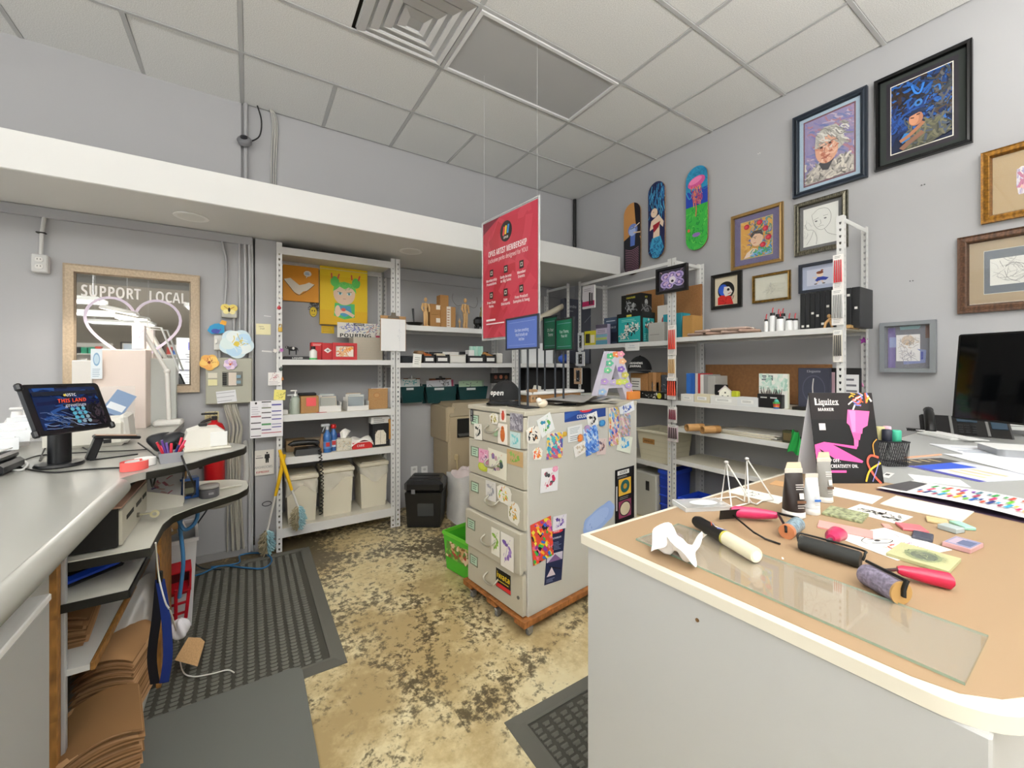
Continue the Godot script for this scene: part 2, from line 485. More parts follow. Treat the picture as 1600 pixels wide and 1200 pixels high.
# ceiling troffers of the shop behind and beside the camera: a glowing lens, a light below it, an up light added to brighten the ceiling
func shop_lights() -> void:
	for z in [1.9, 4.2, 6.4, 8.6]:
		for x in [-5.3, -2.7, -0.35, 1.9]:
			var t := thing("ceiling_light", "suspended fluorescent light over the shop floor", "ceiling light", Vector3(x, 2.6, z), 0.0, "suspended shop lights")
			put(t, "frame", MB.new().at(Vector3.ZERO, Vector3(90, 0, 0)).ring(1.24, 0.62, [0, 0.03, 0, -0.03, 0.02, -0.03, 0.02, 0.03]), mt("e8e8e6", 0.5))
			put(t, "diffuser", MB.new().box(Vector3.ZERO, Vector3(1.2, 0.03, 0.58)), glow_mat("fffaf2", 1.2))
			for s in [-0.5, 0.5]: put(t, "hanger", MB.new().tube([Vector3(s, 0.02, 0), Vector3(s, CH - 2.6, 0)], 0.003, 5), mt("8a8a8a", 0.4))
			for up in 2:
				var l := AreaLight3D.new(); l.name = ["down_light", "added_up_light"][up]; t.add_child(l)
				l.position.y = [-0.035, 0.035][up]; l.rotation_degrees.x = [-90, 90][up]
				l.area_size = Vector2(1.2, 0.58); l.light_energy = [LAMP_E, LAMP_UP if z < 2.0 else 2.5][up]; l.light_color = Color("fffefb"); l.shadow_enabled = true
				l.set("area_range", 14.0); l.set("area_attenuation", 2.0)

	# flush panels added out of view above the camera to even the light
	for e in [[0.55, -1.5], [2.2, -0.5], [-1.1, -1.9], [-2.8, -2.4]]:
		var t := thing("ceiling_light", "added fill light panel in the unseen ceiling above the camera", "ceiling light", Vector3(e[0], CH - 0.02, e[1]), 0.0, "added fill panels")
		put(t, "diffuser", MB.new().box(Vector3.ZERO, Vector3(1.2, 0.012, 0.58)), glow_mat("fffaf2", 1.2))
		put(t, "frame", MB.new().at(Vector3.ZERO, Vector3(90, 0, 0)).ring(1.24, 0.62, [0, 0.02, 0, -0.01, 0.02, -0.01, 0.02, 0.015]), mt("e8e8e6", 0.5))
		var l := AreaLight3D.new(); l.name = "fill_panel_light"; t.add_child(l); l.position.y = -0.02; l.rotation_degrees.x = -90
		l.area_size = Vector2(1.2, 0.58); l.light_energy = PANEL_E; l.light_color = Color("fffefb"); l.shadow_enabled = true
		l.set("area_range", 14.0); l.set("area_attenuation", 2.0)

func shell() -> void:
	var wall := mt("acacae", 0.75)
	# floor: stained concrete
	var size := 1536
	var im := Image.create(size, size, false, Image.FORMAT_RGB8)
	var n1 := FastNoiseLite.new(); n1.seed = 4; n1.frequency = 0.008; n1.fractal_octaves = 7; n1.fractal_gain = 0.68
	var n2 := FastNoiseLite.new(); n2.seed = 21; n2.frequency = 0.05; n2.fractal_octaves = 5; n2.fractal_gain = 0.8
	var n3 := FastNoiseLite.new(); n3.seed = 33; n3.frequency = 0.0022; n3.fractal_octaves = 3
	var tan_c := Color("d6c394"); var pale := Color("e2d6ae"); var brown := Color("9c855a"); var dark := Color("463c2a")
	var q := 1024.0 / size
	for y in size:
		for x in size:
			var wx := -1.0 + 5.0 * x / size; var wz := -4.5 + 5.0 * y / size
			var a := n1.get_noise_2d(x * q, y * q); var b := n2.get_noise_2d(x * q * 1.5, y * q * 1.5); var c := n3.get_noise_2d(x * q, y * q)
			var cc := tan_c.lerp(pale, clampf(0.5 + a * 1.6, 0, 1))
			cc = cc.lerp(brown, clampf(0.48 + c * 1.5 - a * 1.2 + b * 0.45, 0, 1) * 0.75)
			# old black adhesive left on the slab: thicker towards the racks and in a few long smears
			var ad := a * 0.9 + b * 1.1 + c * 0.7 - 0.3
			if wz < -2.25: ad += minf(0.75, (-2.25 - wz) * 0.8)
			ad += 0.32 * exp(-pow((wx - 0.83 + 0.22 * (wz + 2.2)) / 0.05, 2)) * (1.0 if wz < -1.7 and wz > -3.0 else 0.0)
			ad += 0.55 * exp(-pow((wz + 1.62 + 0.28 * (wx - 1.0)) / 0.07, 2)) * (1.0 if wx > 0.75 else 0.0)
			ad += 0.30 * exp(-pow((wz + 1.52) / 0.12, 2)) * (1.0 if wx > 0.35 and wx < 1.0 else 0.0)
			cc = cc.lerp(dark, clampf(ad * 1.9, 0, 0.82))
			cc = cc.lerp(Color("ece2c2"), clampf((b - 0.42) * 2.0, 0, 0.3))
			im.set_pixel(x, y, cc)
	im.generate_mipmaps()
	var fm := StandardMaterial3D.new(); fm.albedo_texture = ImageTexture.create_from_image(im); fm.roughness = 0.38
	var X0 := -7.0; var X1 := WX; var Z0 := WZ; var Z1 := 10.0
	var fb := MB.new()
	fb.box(Vector3((X0 + X1) / 2, -0.1, (Z0 + Z1) / 2), Vector3(X1 - X0 + 0.4, 0.2, Z1 - Z0 + 0.4))
	for p in fb.v: fb.uv.append(Vector2((p.x + 1.0) / 5.0, (p.z + 4.5) / 5.0))
	struct("floor", fb, fm)
	# ceiling: slab above, grid of tees, tiles laid in it
	struct("ceiling", MB.new().box(Vector3((X0 + X1) / 2, CH + 0.16, (Z0 + Z1) / 2), Vector3(X1 - X0 + 0.4, 0.2, Z1 - Z0 + 0.4)), mt("4a463f", 0.9))
	var ceil: Node = get_node("ceiling")
	var tile := mt("f4f4f2", 0.9, 0.0, "speck", 2.2)
	var tee := mt("b4b4b4", 0.6)
	var zs := [-4.228, -3.53, -2.89, -2.255]
	while zs[-1] < 3.0: zs.append(zs[-1] + 0.637)
	var xs := [3.772, 3.14]
	while xs[-1] > -6.9: xs.append(xs[-1] - 0.637)
	for k in range(1, zs.size()): put(ceil, "tee", MB.new().box(Vector3((X0 + X1) / 2, CH, zs[k]), Vector3(X1 - X0, 0.012, 0.026), 0.002), tee)
	var skip := {}
	var put_tile := func(xa: float, xb: float, za: float, zb: float, tilt := 0.0) -> void:
		put(ceil, "ceiling_tile", MB.new().box(Vector3.ZERO, Vector3(xb - xa - 0.026, 0.015, zb - za - 0.026), 0.004), tile, Vector3((xa + xb) / 2, CH + 0.006, (za + zb) / 2), Vector3(tilt, 0, 0))
	for r in range(0, zs.size() - 1):
		var c := 0
		while c < xs.size() - 1:
			var xb: float = xs[c]; var xa: float = xs[c + 1]; var step := 1
			if r > 0 and c > 1 and r != 2 or (r == 2 and c >= 4):
				if c + 2 < xs.size(): xa = xs[c + 2]; step = 2
			if r == 2 and c == 2: xa = xs[4]; step = 2
			put(ceil, "cross_tee", MB.new().box(Vector3(xa, CH + 0.001, (zs[r] + zs[r + 1]) / 2), Vector3(0.026, 0.012, zs[r + 1] - zs[r] - 0.02), 0.002), tee)
			var has_lamp := false
			if zs[r] > -1.2: has_lamp = false
			if r == 2 and c == 2:
				put(ceil, "light_lens", MB.new().box(Vector3((xa + xb) / 2, CH + 0.002, (zs[r] + zs[r + 1]) / 2), Vector3(xb - xa - 0.05, 0.012, zs[r + 1] - zs[r] - 0.05), 0.003), mt("b2b2b2", 0.45))
				put(ceil, "light_frame", MB.new().at(Vector3((xa + xb) / 2, CH - 0.006, (zs[r] + zs[r + 1]) / 2), Vector3(90, 0, 0)).ring(xb - xa - 0.03, zs[r + 1] - zs[r] - 0.03, [0, -0.012, 0, 0.008, 0.022, 0.008, 0.03, -0.012]), mt("e0e0e0", 0.45))
			elif r == 2 and c == 4:
				var dx := (xa + xb) / 2; var dz: float = (zs[r] + zs[r + 1]) / 2
				xa = xb - 0.637
				step = 1
				dx = (xa + xb) / 2
				put(ceil, "diffuser_plate", MB.new().box(Vector3(dx, CH + 0.02, dz), Vector3(0.61, 0.01, 0.61)), mt("dedede", 0.5))
				for k in 4:
					var s := 0.6 - k * 0.14
					put(ceil, "diffuser_blade", MB.new().at(Vector3(dx, CH - 0.004 - k * 0.006, dz), Vector3(90, 0, 0)).ring(s, s, [0, -0.02, 0, 0.0, 0.045, 0.022, 0.047, 0.018, 0.01, -0.02]), mt("dedede", 0.5))
			else:
				put_tile.call(xa, xb, zs[r], zs[r + 1], -1.6 if (r == 0 and c == 6) else 0.0)
			c += step
	# walls with thickness
	struct("wall_back", MB.new().box(Vector3((X0 + X1) / 2, CH / 2 + 0.05, WZ - 0.1), Vector3(X1 - X0 + 0.4, CH + 0.3, 0.2)), wall)
	struct("wall_right", MB.new().box(Vector3(WX + 0.1, CH / 2 + 0.05, (Z0 + Z1) / 2), Vector3(0.2, CH + 0.3, Z1 - Z0)), wall)
	shop_front("wall_front", "window_2", Vector3((X0 + X1) / 2, 0, Z1 + 0.1), 180.0, X1 - X0 + 0.4, 9.4)
	shop_front("wall_left", "window_1", Vector3(X0 - 0.1, 0, (Z0 + Z1) / 2), 90.0, Z1 - Z0, 11.0)
	struct("floor_bounce", MB.new().box(Vector3((X0 + X1) / 2, 0.002, (0.4 + Z1) / 2), Vector3(X1 - X0, 0.004, Z1 - 0.4)), mt("cfc8b8", 0.5))  # unseen pale floor, added to bounce light up at the ceiling
	# furred-out wall left of the racks, below the soffit
	struct("wall_furring", MB.new().box(Vector3((X0 + 0.03) / 2, 1.262, (WZ + LZ) / 2), Vector3(0.03 - X0, 2.524, LZ - WZ), 0.004), wall)
	struct("wall_pier", MB.new().box(Vector3(0.118, 1.262, (WZ + LZ) / 2 + 0.008), Vector3(0.15, 2.524, LZ - WZ + 0.016), 0.005), wall)
	struct("trim_1", MB.new().box(Vector3(-0.9, 3.2, WZ + 0.012), Vector3(1.7, 1.2, 0.024), 0.006), wall)
	# soffit: box with a lower lip
	var white := mt("dcdcda", 0.6)
	var sx0 := X0; var sx1 := 3.54
	struct("wall_soffit", MB.new().box(Vector3((sx0 + sx1) / 2, 2.63, (WZ - 3.203) / 2), Vector3(sx1 - sx0, 0.2085, -3.203 - WZ), 0.004).box(Vector3((sx0 + sx1) / 2, 2.536, -3.225), Vector3(sx1 - sx0, 0.022, 0.03), 0.004), white)
	for x in [-0.33, 1.22, 2.55]:
		var rl := thing("recessed_light", "round white unlit recessed light in the soffit underside", "recessed light", Vector3(x, 2.524, -3.55), 0, "recessed soffit lights")
		put(rl, "trim_ring", MB.new().lathe(Vector3.ZERO, [0.075, 0.0, 0.1, 0.0, 0.1, -0.004, 0.09, -0.008, 0.075, -0.004], 32), mt("f2f2f0", 0.5))
		put(rl, "lens", MB.new().cyl(Vector3(0, -0.004, 0), 0.076, 0.004, 32), mt("e4e4e0", 0.4))
	solo("corner_pole", "black pole standing in the wall corner above the soffit", "pole", MB.new().cyl(Vector3.ZERO, 0.022, CH - 2.745, 14), mt("141414", 0.5), Vector3(WX - 0.05, 2.735, WZ + 0.05))
	struct("wall_added_screen", MB.new().box(Vector3(-2.6, 1.85, 7.6), Vector3(3.6, 3.7, 0.1)), mt("7d766b", 0.7))  # added wall that keeps the bright windows out of the mirror
	# floor mats
	ribbed_mat("floor_mat", "grey ribbed rubber floor mat along the cash counter", -0.9, 0.42, -3.74, -2.175)
	ribbed_mat("floor_mat", "black studded rubber mat edge under the work table", 0.9, 2.6, -1.45, -0.5)
	var sm := thing("floor_mat", "smooth plain grey floor mat overlapping the ribbed mat", "mat", Vector3(-0.32, 0.012, -1.5))
	put(sm, "pad", MB.new().at(Vector3.ZERO, Vector3(90, 0, 0)).prism(rr(1.08, 1.5, 0.05), -0.012, 0.004), mt("686a64", 0.7))

# wall with a long window: piers, sill, header, mullions, panes
func shop_front(called: String, win: String, at: Vector3, turn: float, w: float, ww: float) -> void:
	var m := mt("a8a49a", 0.75); var pw := (w - ww) / 2
	struct(called, MB.new().box(Vector3(0, 0.15, 0), Vector3(w, 0.7, 0.2)).box(Vector3(0, 3.5, 0), Vector3(w, 0.9, 0.2)).box(Vector3(-w / 2 + pw / 2, 1.8, 0), Vector3(pw, 2.6, 0.2)).box(Vector3(w / 2 - pw / 2, 1.8, 0), Vector3(pw, 2.6, 0.2)), m, at, Vector3(0, turn, 0))
	var f := struct(win, MB.new().ring(ww, 2.55, [0, -0.04, 0, 0.04, 0.07, 0.04, 0.07, -0.04]), mt("3a3a3c", 0.4), at + Vector3(0, 1.775, 0), Vector3(0, turn, 0))
	for k in 5: put(f, "mullion", MB.new().box(Vector3((k - 2) * ww / 6.0, 0, 0), Vector3(0.05, 2.5, 0.06)), mt("3a3a3c", 0.4))
	put(f, "pane", MB.new().box(Vector3.ZERO, Vector3(ww - 0.1, 2.5, 0.006)), clear_mat("f6fafa", 0.04, 0.01))

func ribbed_mat(called: String, label: String, x0: float, x1: float, z0: float, z1: float) -> void:
	var t := thing(called, label, "mat", Vector3((x0 + x1) / 2, 0, (z0 + z1) / 2))
	var w := x1 - x0; var d := z1 - z0
	var m := mt("63625a", 0.7)
	put(t, "base", MB.new().box(Vector3(0, 0.003, 0), Vector3(w - 0.1, 0.005, d - 0.1)), mt("45443c", 0.75))
	put(t, "bevelled_edge", MB.new().at(Vector3.ZERO, Vector3(-90, 0, 0)).ring(w, d, [0, 0.0, 0.0, 0.003, 0.055, 0.012, 0.07, 0.012, 0.07, 0.002]), m)
	# raised tongues in rows: far too many to count
	var bump := MB.new()
	bump.box(Vector3(0, 0.004, 0), Vector3(0.034, 0.006, 0.012), 0.003)
	bump.at(Vector3(0, 0.005, 0.008), Vector3(35, 0, 0)).box(Vector3.ZERO, Vector3(0.026, 0.004, 0.012), 0.0015)
	var mm := MultiMesh.new(); mm.transform_format = MultiMesh.TRANSFORM_3D; mm.mesh = bump.mesh()
	var nx := int((w - 0.15) / 0.048); var nz := int((d - 0.15) / 0.03)
	mm.instance_count = nx * nz
	for i in nx:
		for j in nz:
			mm.set_instance_transform(i * nz + j, Transform3D(Basis.IDENTITY, Vector3(-w / 2 + 0.095 + i * 0.048, 0.004, -d / 2 + 0.085 + j * 0.03 + (0.015 if i % 2 else 0.0))))
	var o := MultiMeshInstance3D.new(); o.name = "tread"; o.multimesh = mm; o.material_override = m; o.set_meta("kind", "stuff"); t.add_child(o)

# ---------- slotted-angle racks
var post_mesh := {}
func post(sx: float, sz: float, h: float) -> ArrayMesh:
	var key := "%s%s%s" % [sx, sz, h]
	if post_mesh.has(key): return post_mesh[key]
	var b := MB.new()
	var W := 0.04; var P := 0.044; var T := 0.0022
	var cells := int(h / P)
	for fl in 2:
		for k in cells:
			var y0 := k * P; var y1 := y0 + P if k < cells - 1 else h
			for side in [0.0, T]:
				var f := func(u: float, y: float) -> Vector3:
					return Vector3(sx * u, y, -sz * side) if fl == 0 else Vector3(sx * side, y, -sz * u)
				var nn := (Vector3(0, 0, sz) if fl == 0 else Vector3(-sx, 0, 0)) * (1.0 if side == 0.0 else -1.0)
				var a := 0.0135; var c := 0.0265
				b.quad(f.call(0.0, y0), f.call(a, y0), f.call(a, y1), f.call(0.0, y1), nn)
				b.quad(f.call(c, y0), f.call(W, y0), f.call(W, y1), f.call(c, y1), nn)
				b.quad(f.call(a, y0), f.call(c, y0), f.call(c, y0 + 0.013), f.call(a, y0 + 0.013), nn)
				b.quad(f.call(a, y0 + 0.031), f.call(c, y0 + 0.031), f.call(c, y1), f.call(a, y1), nn)
				b.tri(f.call(a, y0 + 0.013), f.call(a + 0.003, y0 + 0.013), f.call(a, y0 + 0.022), nn, nn, nn)
				b.tri(f.call(c, y0 + 0.013), f.call(c - 0.003, y0 + 0.013), f.call(c, y0 + 0.022), nn, nn, nn)
	post_mesh[key] = b.mesh()
	return post_mesh[key]
# shelves: [y of the top, has a board, front beam height]
func rack(label: String, at: Vector3, turn: float, w: float, d: float, h: float, shelves: Array) -> Node3D:
	var t := thing("slotted_rack", label, "rack", at, turn)
	var steel := mt("dcdcda", 0.45)
	for e in [[0.0, 0.0, 1.0, 1.0], [w, 0.0, -1.0, 1.0], [0.0, -d, 1.0, -1.0], [w, -d, -1.0, -1.0]]:
		put(t, "post", post(e[2], e[3], h), steel, Vector3(e[0], 0, e[1]))
	for e in [0.004, w - 0.004]:
		put(t, "side_tie", MB.new().box(Vector3(e, h - 0.03, -d / 2), Vector3(0.004, 0.03, d - 0.01), 0.001), steel)
		put(t, "side_tie", MB.new().box(Vector3(e, 0.14, -d / 2), Vector3(0.004, 0.03, d - 0.01), 0.001), steel)
	for s in shelves:
		var y: float = s[0]; var bh: float = s[2]
		for z in [-0.006, -d + 0.006]:
			var b := MB.new().box(Vector3(w / 2, y - bh / 2, z), Vector3(w - 0.012, bh, 0.004), 0.001)
			b.box(Vector3(w / 2, y - bh * 0.75, z + (-0.014 if z > -0.1 else 0.014)), Vector3(w - 0.012, 0.003, 0.028))
			put(t, "shelf_beam", b, steel)
		if s[1]:
			var sh := put(t, "shelf_board", MB.new().box(Vector3(w / 2, y - 0.009, -d / 2), Vector3(w - 0.016, 0.016, d - 0.03), 0.001), mt("d9d4c4", 0.55, 0, "mottle", 2.0))
			put(sh, "raw_edge", MB.new().box(Vector3(w / 2, y - 0.009, -0.0135), Vector3(w - 0.02, 0.013, 0.003)), mt("9a7748", 0.8, 0, "speck", 6.0))
	return t

const RZ := -3.76   # front of the back racks
const RX := 3.284   # front of the right racks
func racks() -> void:
	rack("white slotted steel rack beside the wall pier holding cream bins", Vector3(0.188, 0, RZ), 0, 0.955, 0.45, 2.492, [[2.46, true, 0.06], [1.55, true, 0.045], [1.10, true, 0.055], [0.755, true, 0.06], [0.182, true, 0.075]])
	rack("white slotted steel rack above the wall pockets and paper shredder", Vector3(1.15, 0, RZ), 0, 1.325, 0.45, 2.492, [[1.885, true, 0.05], [1.525, true, 0.045]])
	rack("white slotted steel rack in the room corner with upright grey boxes", Vector3(2.485, 0, RZ), 0, 0.78, 0.45, 2.492, [[1.525, true, 0.045], [0.75, true, 0.045]])
	rack("white slotted steel rack holding teal boxes and a cream tub", Vector3(RX, 0, -3.62), -90, 1.262, 0.44, 2.492, [[2.47, false, 0.03], [1.735, true, 0.045], [1.175, true, 0.05], [0.565, true, 0.045]])
	rack("white slotted steel rack with kraft board behind lower shelf", Vector3(RX, 0, -2.348), -90, 1.29, 0.44, 2.492, [[1.757, true, 0.04], [1.18, true, 0.04], [0.935, true, 0.04], [0.64, true, 0.04]])

func pill(w: float, h: float) -> PackedVector2Array: return rr(w, h, minf(w, h) * 0.3)

func rack_goods_left() -> void:
	var A1 := 1.55; var A2 := 1.10; var A3 := 0.755; var A4 := 0.182
	var kraft := mt("b98f5e", 0.8, 0, "fibre", 3.0)
	var cream := mt("ddd6c2", 0.45)
	# canvases on the wall inside the rack
	var R := fz(442, 415, 498, 471, WZ + 0.025)
	var t := bx("canvas", "orange painted canvas with white folded cloth and speech bubble", "canvas", R, 0.022, mt("e59a1e", 0.7))
	put(t, "painting", Ink.new(R.w, R.h, "e79b1c").p([0.02, 0.42, 0.2, 0.37, 0.45, 0.55, 0.62, 0.5, 0.72, 0.45, 0.88, 0.5, 0.68, 0.68, 0.55, 0.72, 0.45, 0.82, 0.3, 0.75, 0.2, 0.62], "f3ead8").e(0.68, 0.21, 0.11, 0.08, "faf8f2").p([0.64, 0.27, 0.7, 0.27, 0.64, 0.34], "faf8f2").lines(0.61, 0.17, 0.75, 0.25, 2, "5a8fc0").l([0.02, 0.42, 0.3, 0.75, 0.45, 0.82, 0.68, 0.68, 0.88, 0.5], 0.004, "3a2a12"), ink_mat(), Vector3(0, R.h / 2, 0.012))
	R = fz(500, 419, 574, 508, WZ + 0.05)
	t = bx("canvas", "yellow canvas painted with a green-haired chibi girl", "canvas", R, 0.045, mt("e8c417", 0.7))
	var k := Ink.new(R.w, R.h, "ecc615")
	k.r(0, 0, 1, 0.16, "f0d020").r(0.0, 0.75, 1, 1, "eaba14")
	k.p([0.3, 0.62, 0.72, 0.62, 0.72, 0.86, 0.5, 0.9, 0.28, 0.84], "55c46a").e(0.5, 0.45, 0.23, 0.2, "f2d3b8")
	k.p([0.26, 0.42, 0.3, 0.28, 0.5, 0.24, 0.72, 0.28, 0.76, 0.44, 0.68, 0.36, 0.6, 0.33, 0.5, 0.37, 0.4, 0.33, 0.34, 0.38], "6fd45e").e(0.3, 0.25, 0.09, 0.09, "62cf5a").e(0.75, 0.25, 0.09, 0.09, "62cf5a")
	for x in [0.24, 0.36, 0.66, 0.8]: k.l([x, 0.2, x + (0.03 if x in [0.36, 0.8] else -0.01), 0.11], 0.012, "e2594f")
	k.e(0.41, 0.45, 0.05, 0.025, "e8f2f0").e(0.6, 0.45, 0.05, 0.025, "e8f2f0").e(0.41, 0.45, 0.022, 0.022, "4b8f9a").e(0.6, 0.45, 0.022, 0.022, "4b8f9a").l([0.35, 0.42, 0.45, 0.435], 0.004, "3c6a4c").l([0.55, 0.435, 0.66, 0.41], 0.004, "3c6a4c").l([0.47, 0.54, 0.53, 0.54], 0.004, "c07a74")
	k.p([0.37, 0.66, 0.63, 0.66, 0.66, 0.8, 0.5, 0.86, 0.36, 0.8], "4f9fc4").e(0.36, 0.76, 0.06, 0.1, "f2d3b8").l([0.3, 0.8, 0.5, 0.76, 0.7, 0.84], 0.03, "f2d3b8").e(0.48, 0.73, 0.05, 0.03, "e06a60").dab(0.3, 0.26, 0.72, 0.34, 24, ["8be37a", "4fb75a"], 0.03, 0.003, 5)
	put(t, "painting", k, ink_mat(), Vector3(0, R.h / 2, 0.0235))
	R = fz(502, 509, 522, 521, WZ + 0.004)
	flat("paper_note", "yellow paper strip taped below the yellow canvas", "note", R, Ink.new(R.w, R.h, "e3bd1c").lines(0.1, 0.2, 0.9, 0.9, 3, "b08e10"))
	R = fz(481, 473, 498, 496, WZ + 0.004)
	t = thing("sticker", "yellow cartoon face sticker with black spiky hair on wall", "sticker", R.p + Vector3(0, R.h / 2, 0.001))
	put(t, "print", Ink.new(R.w, R.h).dab(0.1, 0.0, 0.95, 0.5, 60, ["2c2a28", "45423e"], 0.03, 0.006, 3).e(0.5, 0.62, 0.36, 0.36, "2a2415").e(0.5, 0.62, 0.33, 0.33, "e2c62a").e(0.4, 0.55, 0.05, 0.06, "201c14").e(0.62, 0.55, 0.05, 0.06, "201c14").l([0.4, 0.78, 0.52, 0.82, 0.64, 0.77], 0.003, "201c14"), ink_mat())
	# --- shelf 1
	R = fz(443, 557, 486, 565, -3.80, A1)
	t = bx("display_tray", "long low black tray reading LIQUID on the top shelf", "tray", R, 0.1, mt("1b1a1b", 0.5), Ink.new(R.w, R.h).t("LIQUID", 0.5, 0.5, 0.5, "e8e8e6", 0, true, 1.3))
	R = fz(447, 541, 464, 556, -3.84, A1 + 0.04)
	t = thing("toy_cow", "small black and white toy cow on black tray", "toy", R.p)
	var cow := MB.new().ball(Vector3(0.01, 0.05, 0), Vector3(0.036, 0.018, 0.014)).ball(Vector3(-0.033, 0.062, 0), Vector3(0.014, 0.01, 0.009)).tube([Vector3(-0.015, 0.055, 0), Vector3(-0.033, 0.062, 0)], 0.01, 8).tube([Vector3(0.044, 0.055, 0), Vector3(0.05, 0.03, 0)], 0.002, 5)
	for e in [[-0.016, 0.007], [-0.016, -0.007], [0.034, 0.007], [0.034, -0.007]]: cow.tube([Vector3(e[0], 0.045, e[1]), Vector3(e[0], 0.0, e[1])], [0.006, 0.004], 6)
	put(t, "body", cow, mt("2b2b2c", 0.5, 0, "blotch", 30.0))
	put(t, "white_patch", MB.new().ball(Vector3(0.012, 0.052, 0.004), Vector3(0.014, 0.014, 0.012)).ball(Vector3(-0.036, 0.062, 0.002), Vector3(0.007, 0.006, 0.008)), mt("e6e4df", 0.6))
	R = fz(484, 545, 495, 565, -3.80, A1)
	t = thing("paint_bottle", "white bottle with black cap and green base beside red boxes", "bottle", R.p)
	put(t, "bottle", MB.new().lathe(Vector3.ZERO, [0, 0, 0.03, 0, 0.03, 0.07, 0.012, 0.088, 0.012, 0.095, 0, 0.095], 16), mt("e8e7e2", 0.5))
	put(t, "base_band", MB.new().cyl(Vector3.ZERO, 0.0305, 0.014, 16), mt("4dbb62", 0.5))
	put(t, "cap", MB.new().cyl(Vector3(0, 0.088, 0), 0.017, 0.025, 14), mt("151515", 0.5))
	R = fz(486, 535, 505, 565, -3.86, A1)
	bx("red_box", "red product box with small white print beside framed photo", "box", R, 0.09, mt("c8262b", 0.5), Ink.new(R.w, R.h).lines(0.15, 0.08, 0.85, 0.2, 2, "f2d8d6"))
	R = fz(503, 536, 521, 565, -3.83, A1)
	bx("red_box", "narrow red product box with a white diamond emblem", "box", R, 0.09, mt("b92227", 0.5), Ink.new(R.w, R.h).p([0.5, 0.28, 0.85, 0.44, 0.5, 0.6, 0.15, 0.44], "ece9e4").e(0.5, 0.44, 0.12, 0.06, "8a8682"))
	R = fz(520, 536, 558, 565, -3.80, A1)
	t = thing("picture_frame", "red frame with a sketch standing on the rack shelf", "picture frame", R.p + Vector3(0, R.h / 2 + 0.001, -0.01))
	put(t, "moulding", MB.new().ring(R.w, R.h, [0, -0.012, 0, 0.01, 0.024, 0.01, 0.028, 0.0]), mt("c2272c", 0.4))
	put(t, "picture", Ink.new(R.w - 0.05, R.h - 0.05, "f3ece0").dab(0.15, 0.2, 0.6, 0.95, 40, ["c94a3a", "e0a36a", "7fa6c9", "e8c08f"], 0.03, 0.008, 8, 99, true).dab(0.5, 0.05, 0.9, 0.5, 20, ["e28a2e", "f0b45c"], 0.025, 0.008, 4, 99, true), ink_mat(), Vector3(0, 0, -0.006))
	put(t, "backing", MB.new().box(Vector3(0, 0, -0.01), Vector3(R.w - 0.01, R.h - 0.01, 0.004)), mt("6a5236", 0.8))
	R = fz(552, 527, 598, 565, -3.95, A1)
	bx("paper_block", "tall block of pale handmade paper on rack shelf", "paper block", R, 0.2, mt("cfc6b4", 0.8, 0, "fibre", 5.0), Ink.new(R.w, R.h).lines(0.05, 0.02, 0.95, 0.98, 9, "c3b7a6", 0.25))
	R = fz(527, 505, 593, 528, -4.1)
	t = flat("pouring_sign", "white sign reading POURING with blue paint swirls", "sign", R, Ink.new(R.w, R.h, "efece2").dab(0.08, 0.05, 0.6, 0.62, 70, ["3b4aa0", "6d74c0", "2c2f60", "a9b0dc"], 0.03, 0.005, 11, 99, true).dab(0.65, 0.05, 0.98, 0.6, 40, ["3f6fa6", "7a4a8e", "c06a50", "8fb4d2"], 0.025, 0.005, 7).r(0.38, 0.02, 0.62, 0.18, "1d1c20").t("LIQUITEX", 0.5, 0.1, 0.09, "f0f0f0", 0, true).t("POURING", 0.42, 0.86, 0.24, "1b1a1c", 0, true, 1.35).r(0.9, 0.8, 1, 1, "b8405c"), 0.004)
	# clipboard hung on the shared posts
	R = fz(594, 492, 634, 550, RZ + 0.012)
	t = thing("clipboard", "clipboard with blank white sheet hung on the rack posts", "clipboard", R.p + Vector3(0, R.h / 2, 0.004))
	put(t, "board", MB.new().box(Vector3(0, 0, 0), Vector3(R.w, R.h * 0.94, 0.004), 0.001), kraft)
	put(t, "sheet", Ink.new(R.w * 0.96, R.h * 0.86, "f3f3f2").l([0.76, 0.02, 0.76, 0.98], 0.001, "c4c4c8").dab(0.7, 0.3, 0.8, 0.7, 14, ["9aa0b0"], 0.012, 0.001, 2), ink_mat(), Vector3(0, -0.015, 0.003))
	put(t, "clip", MB.new().at(Vector3(0, R.h * 0.44, 0.006)).prism(pv([-0.055, -0.012, 0.055, -0.012, 0.05, 0.004, 0.022, 0.012, 0.018, 0.04, -0.018, 0.04, -0.022, 0.012, -0.05, 0.004]), -0.003, 0.008), mt("6b655a", 0.35, 0.8))
	# --- shelf 2
	R = fz(442, 641, 450, 652, -3.80, A2)
	bx("white_box", "small white box at the post end of the middle shelf", "box", R, 0.08, mt("eceae5", 0.6))
	for e in [[452, 458, "soap_bottle", "small clear bottle beside the tall pump bottle", 0.024], [454, 466, "soap_bottle", "clear hand gel pump bottle with a white pump", 0.034]]:
		R = fz(e[0], 640, e[1] + 3, 652, -3.80 if e[0] == 454 else -3.86, A2)
		t = thing(e[2], e[3], "bottle", R.p)
		var hh: float = 0.13 if e[0] == 454 else 0.09
		put(t, "bottle", MB.new().lathe(Vector3.ZERO, [0, 0, e[4], 0, e[4], hh, 0.012, hh + 0.02, 0, hh + 0.02], 16), clear_mat("cfdccb", 0.45, 0.1))
		put(t, "pump", MB.new().cyl(Vector3(0, hh + 0.015, 0), 0.014, 0.02, 12).cyl(Vector3(0, hh + 0.03, 0), 0.005, 0.03, 8).box(Vector3(-0.012, hh + 0.062, 0), Vector3(0.05, 0.012, 0.016), 0.004), mt("efefed", 0.4))
	R = fz(470, 619, 498, 647, -3.80, A2)
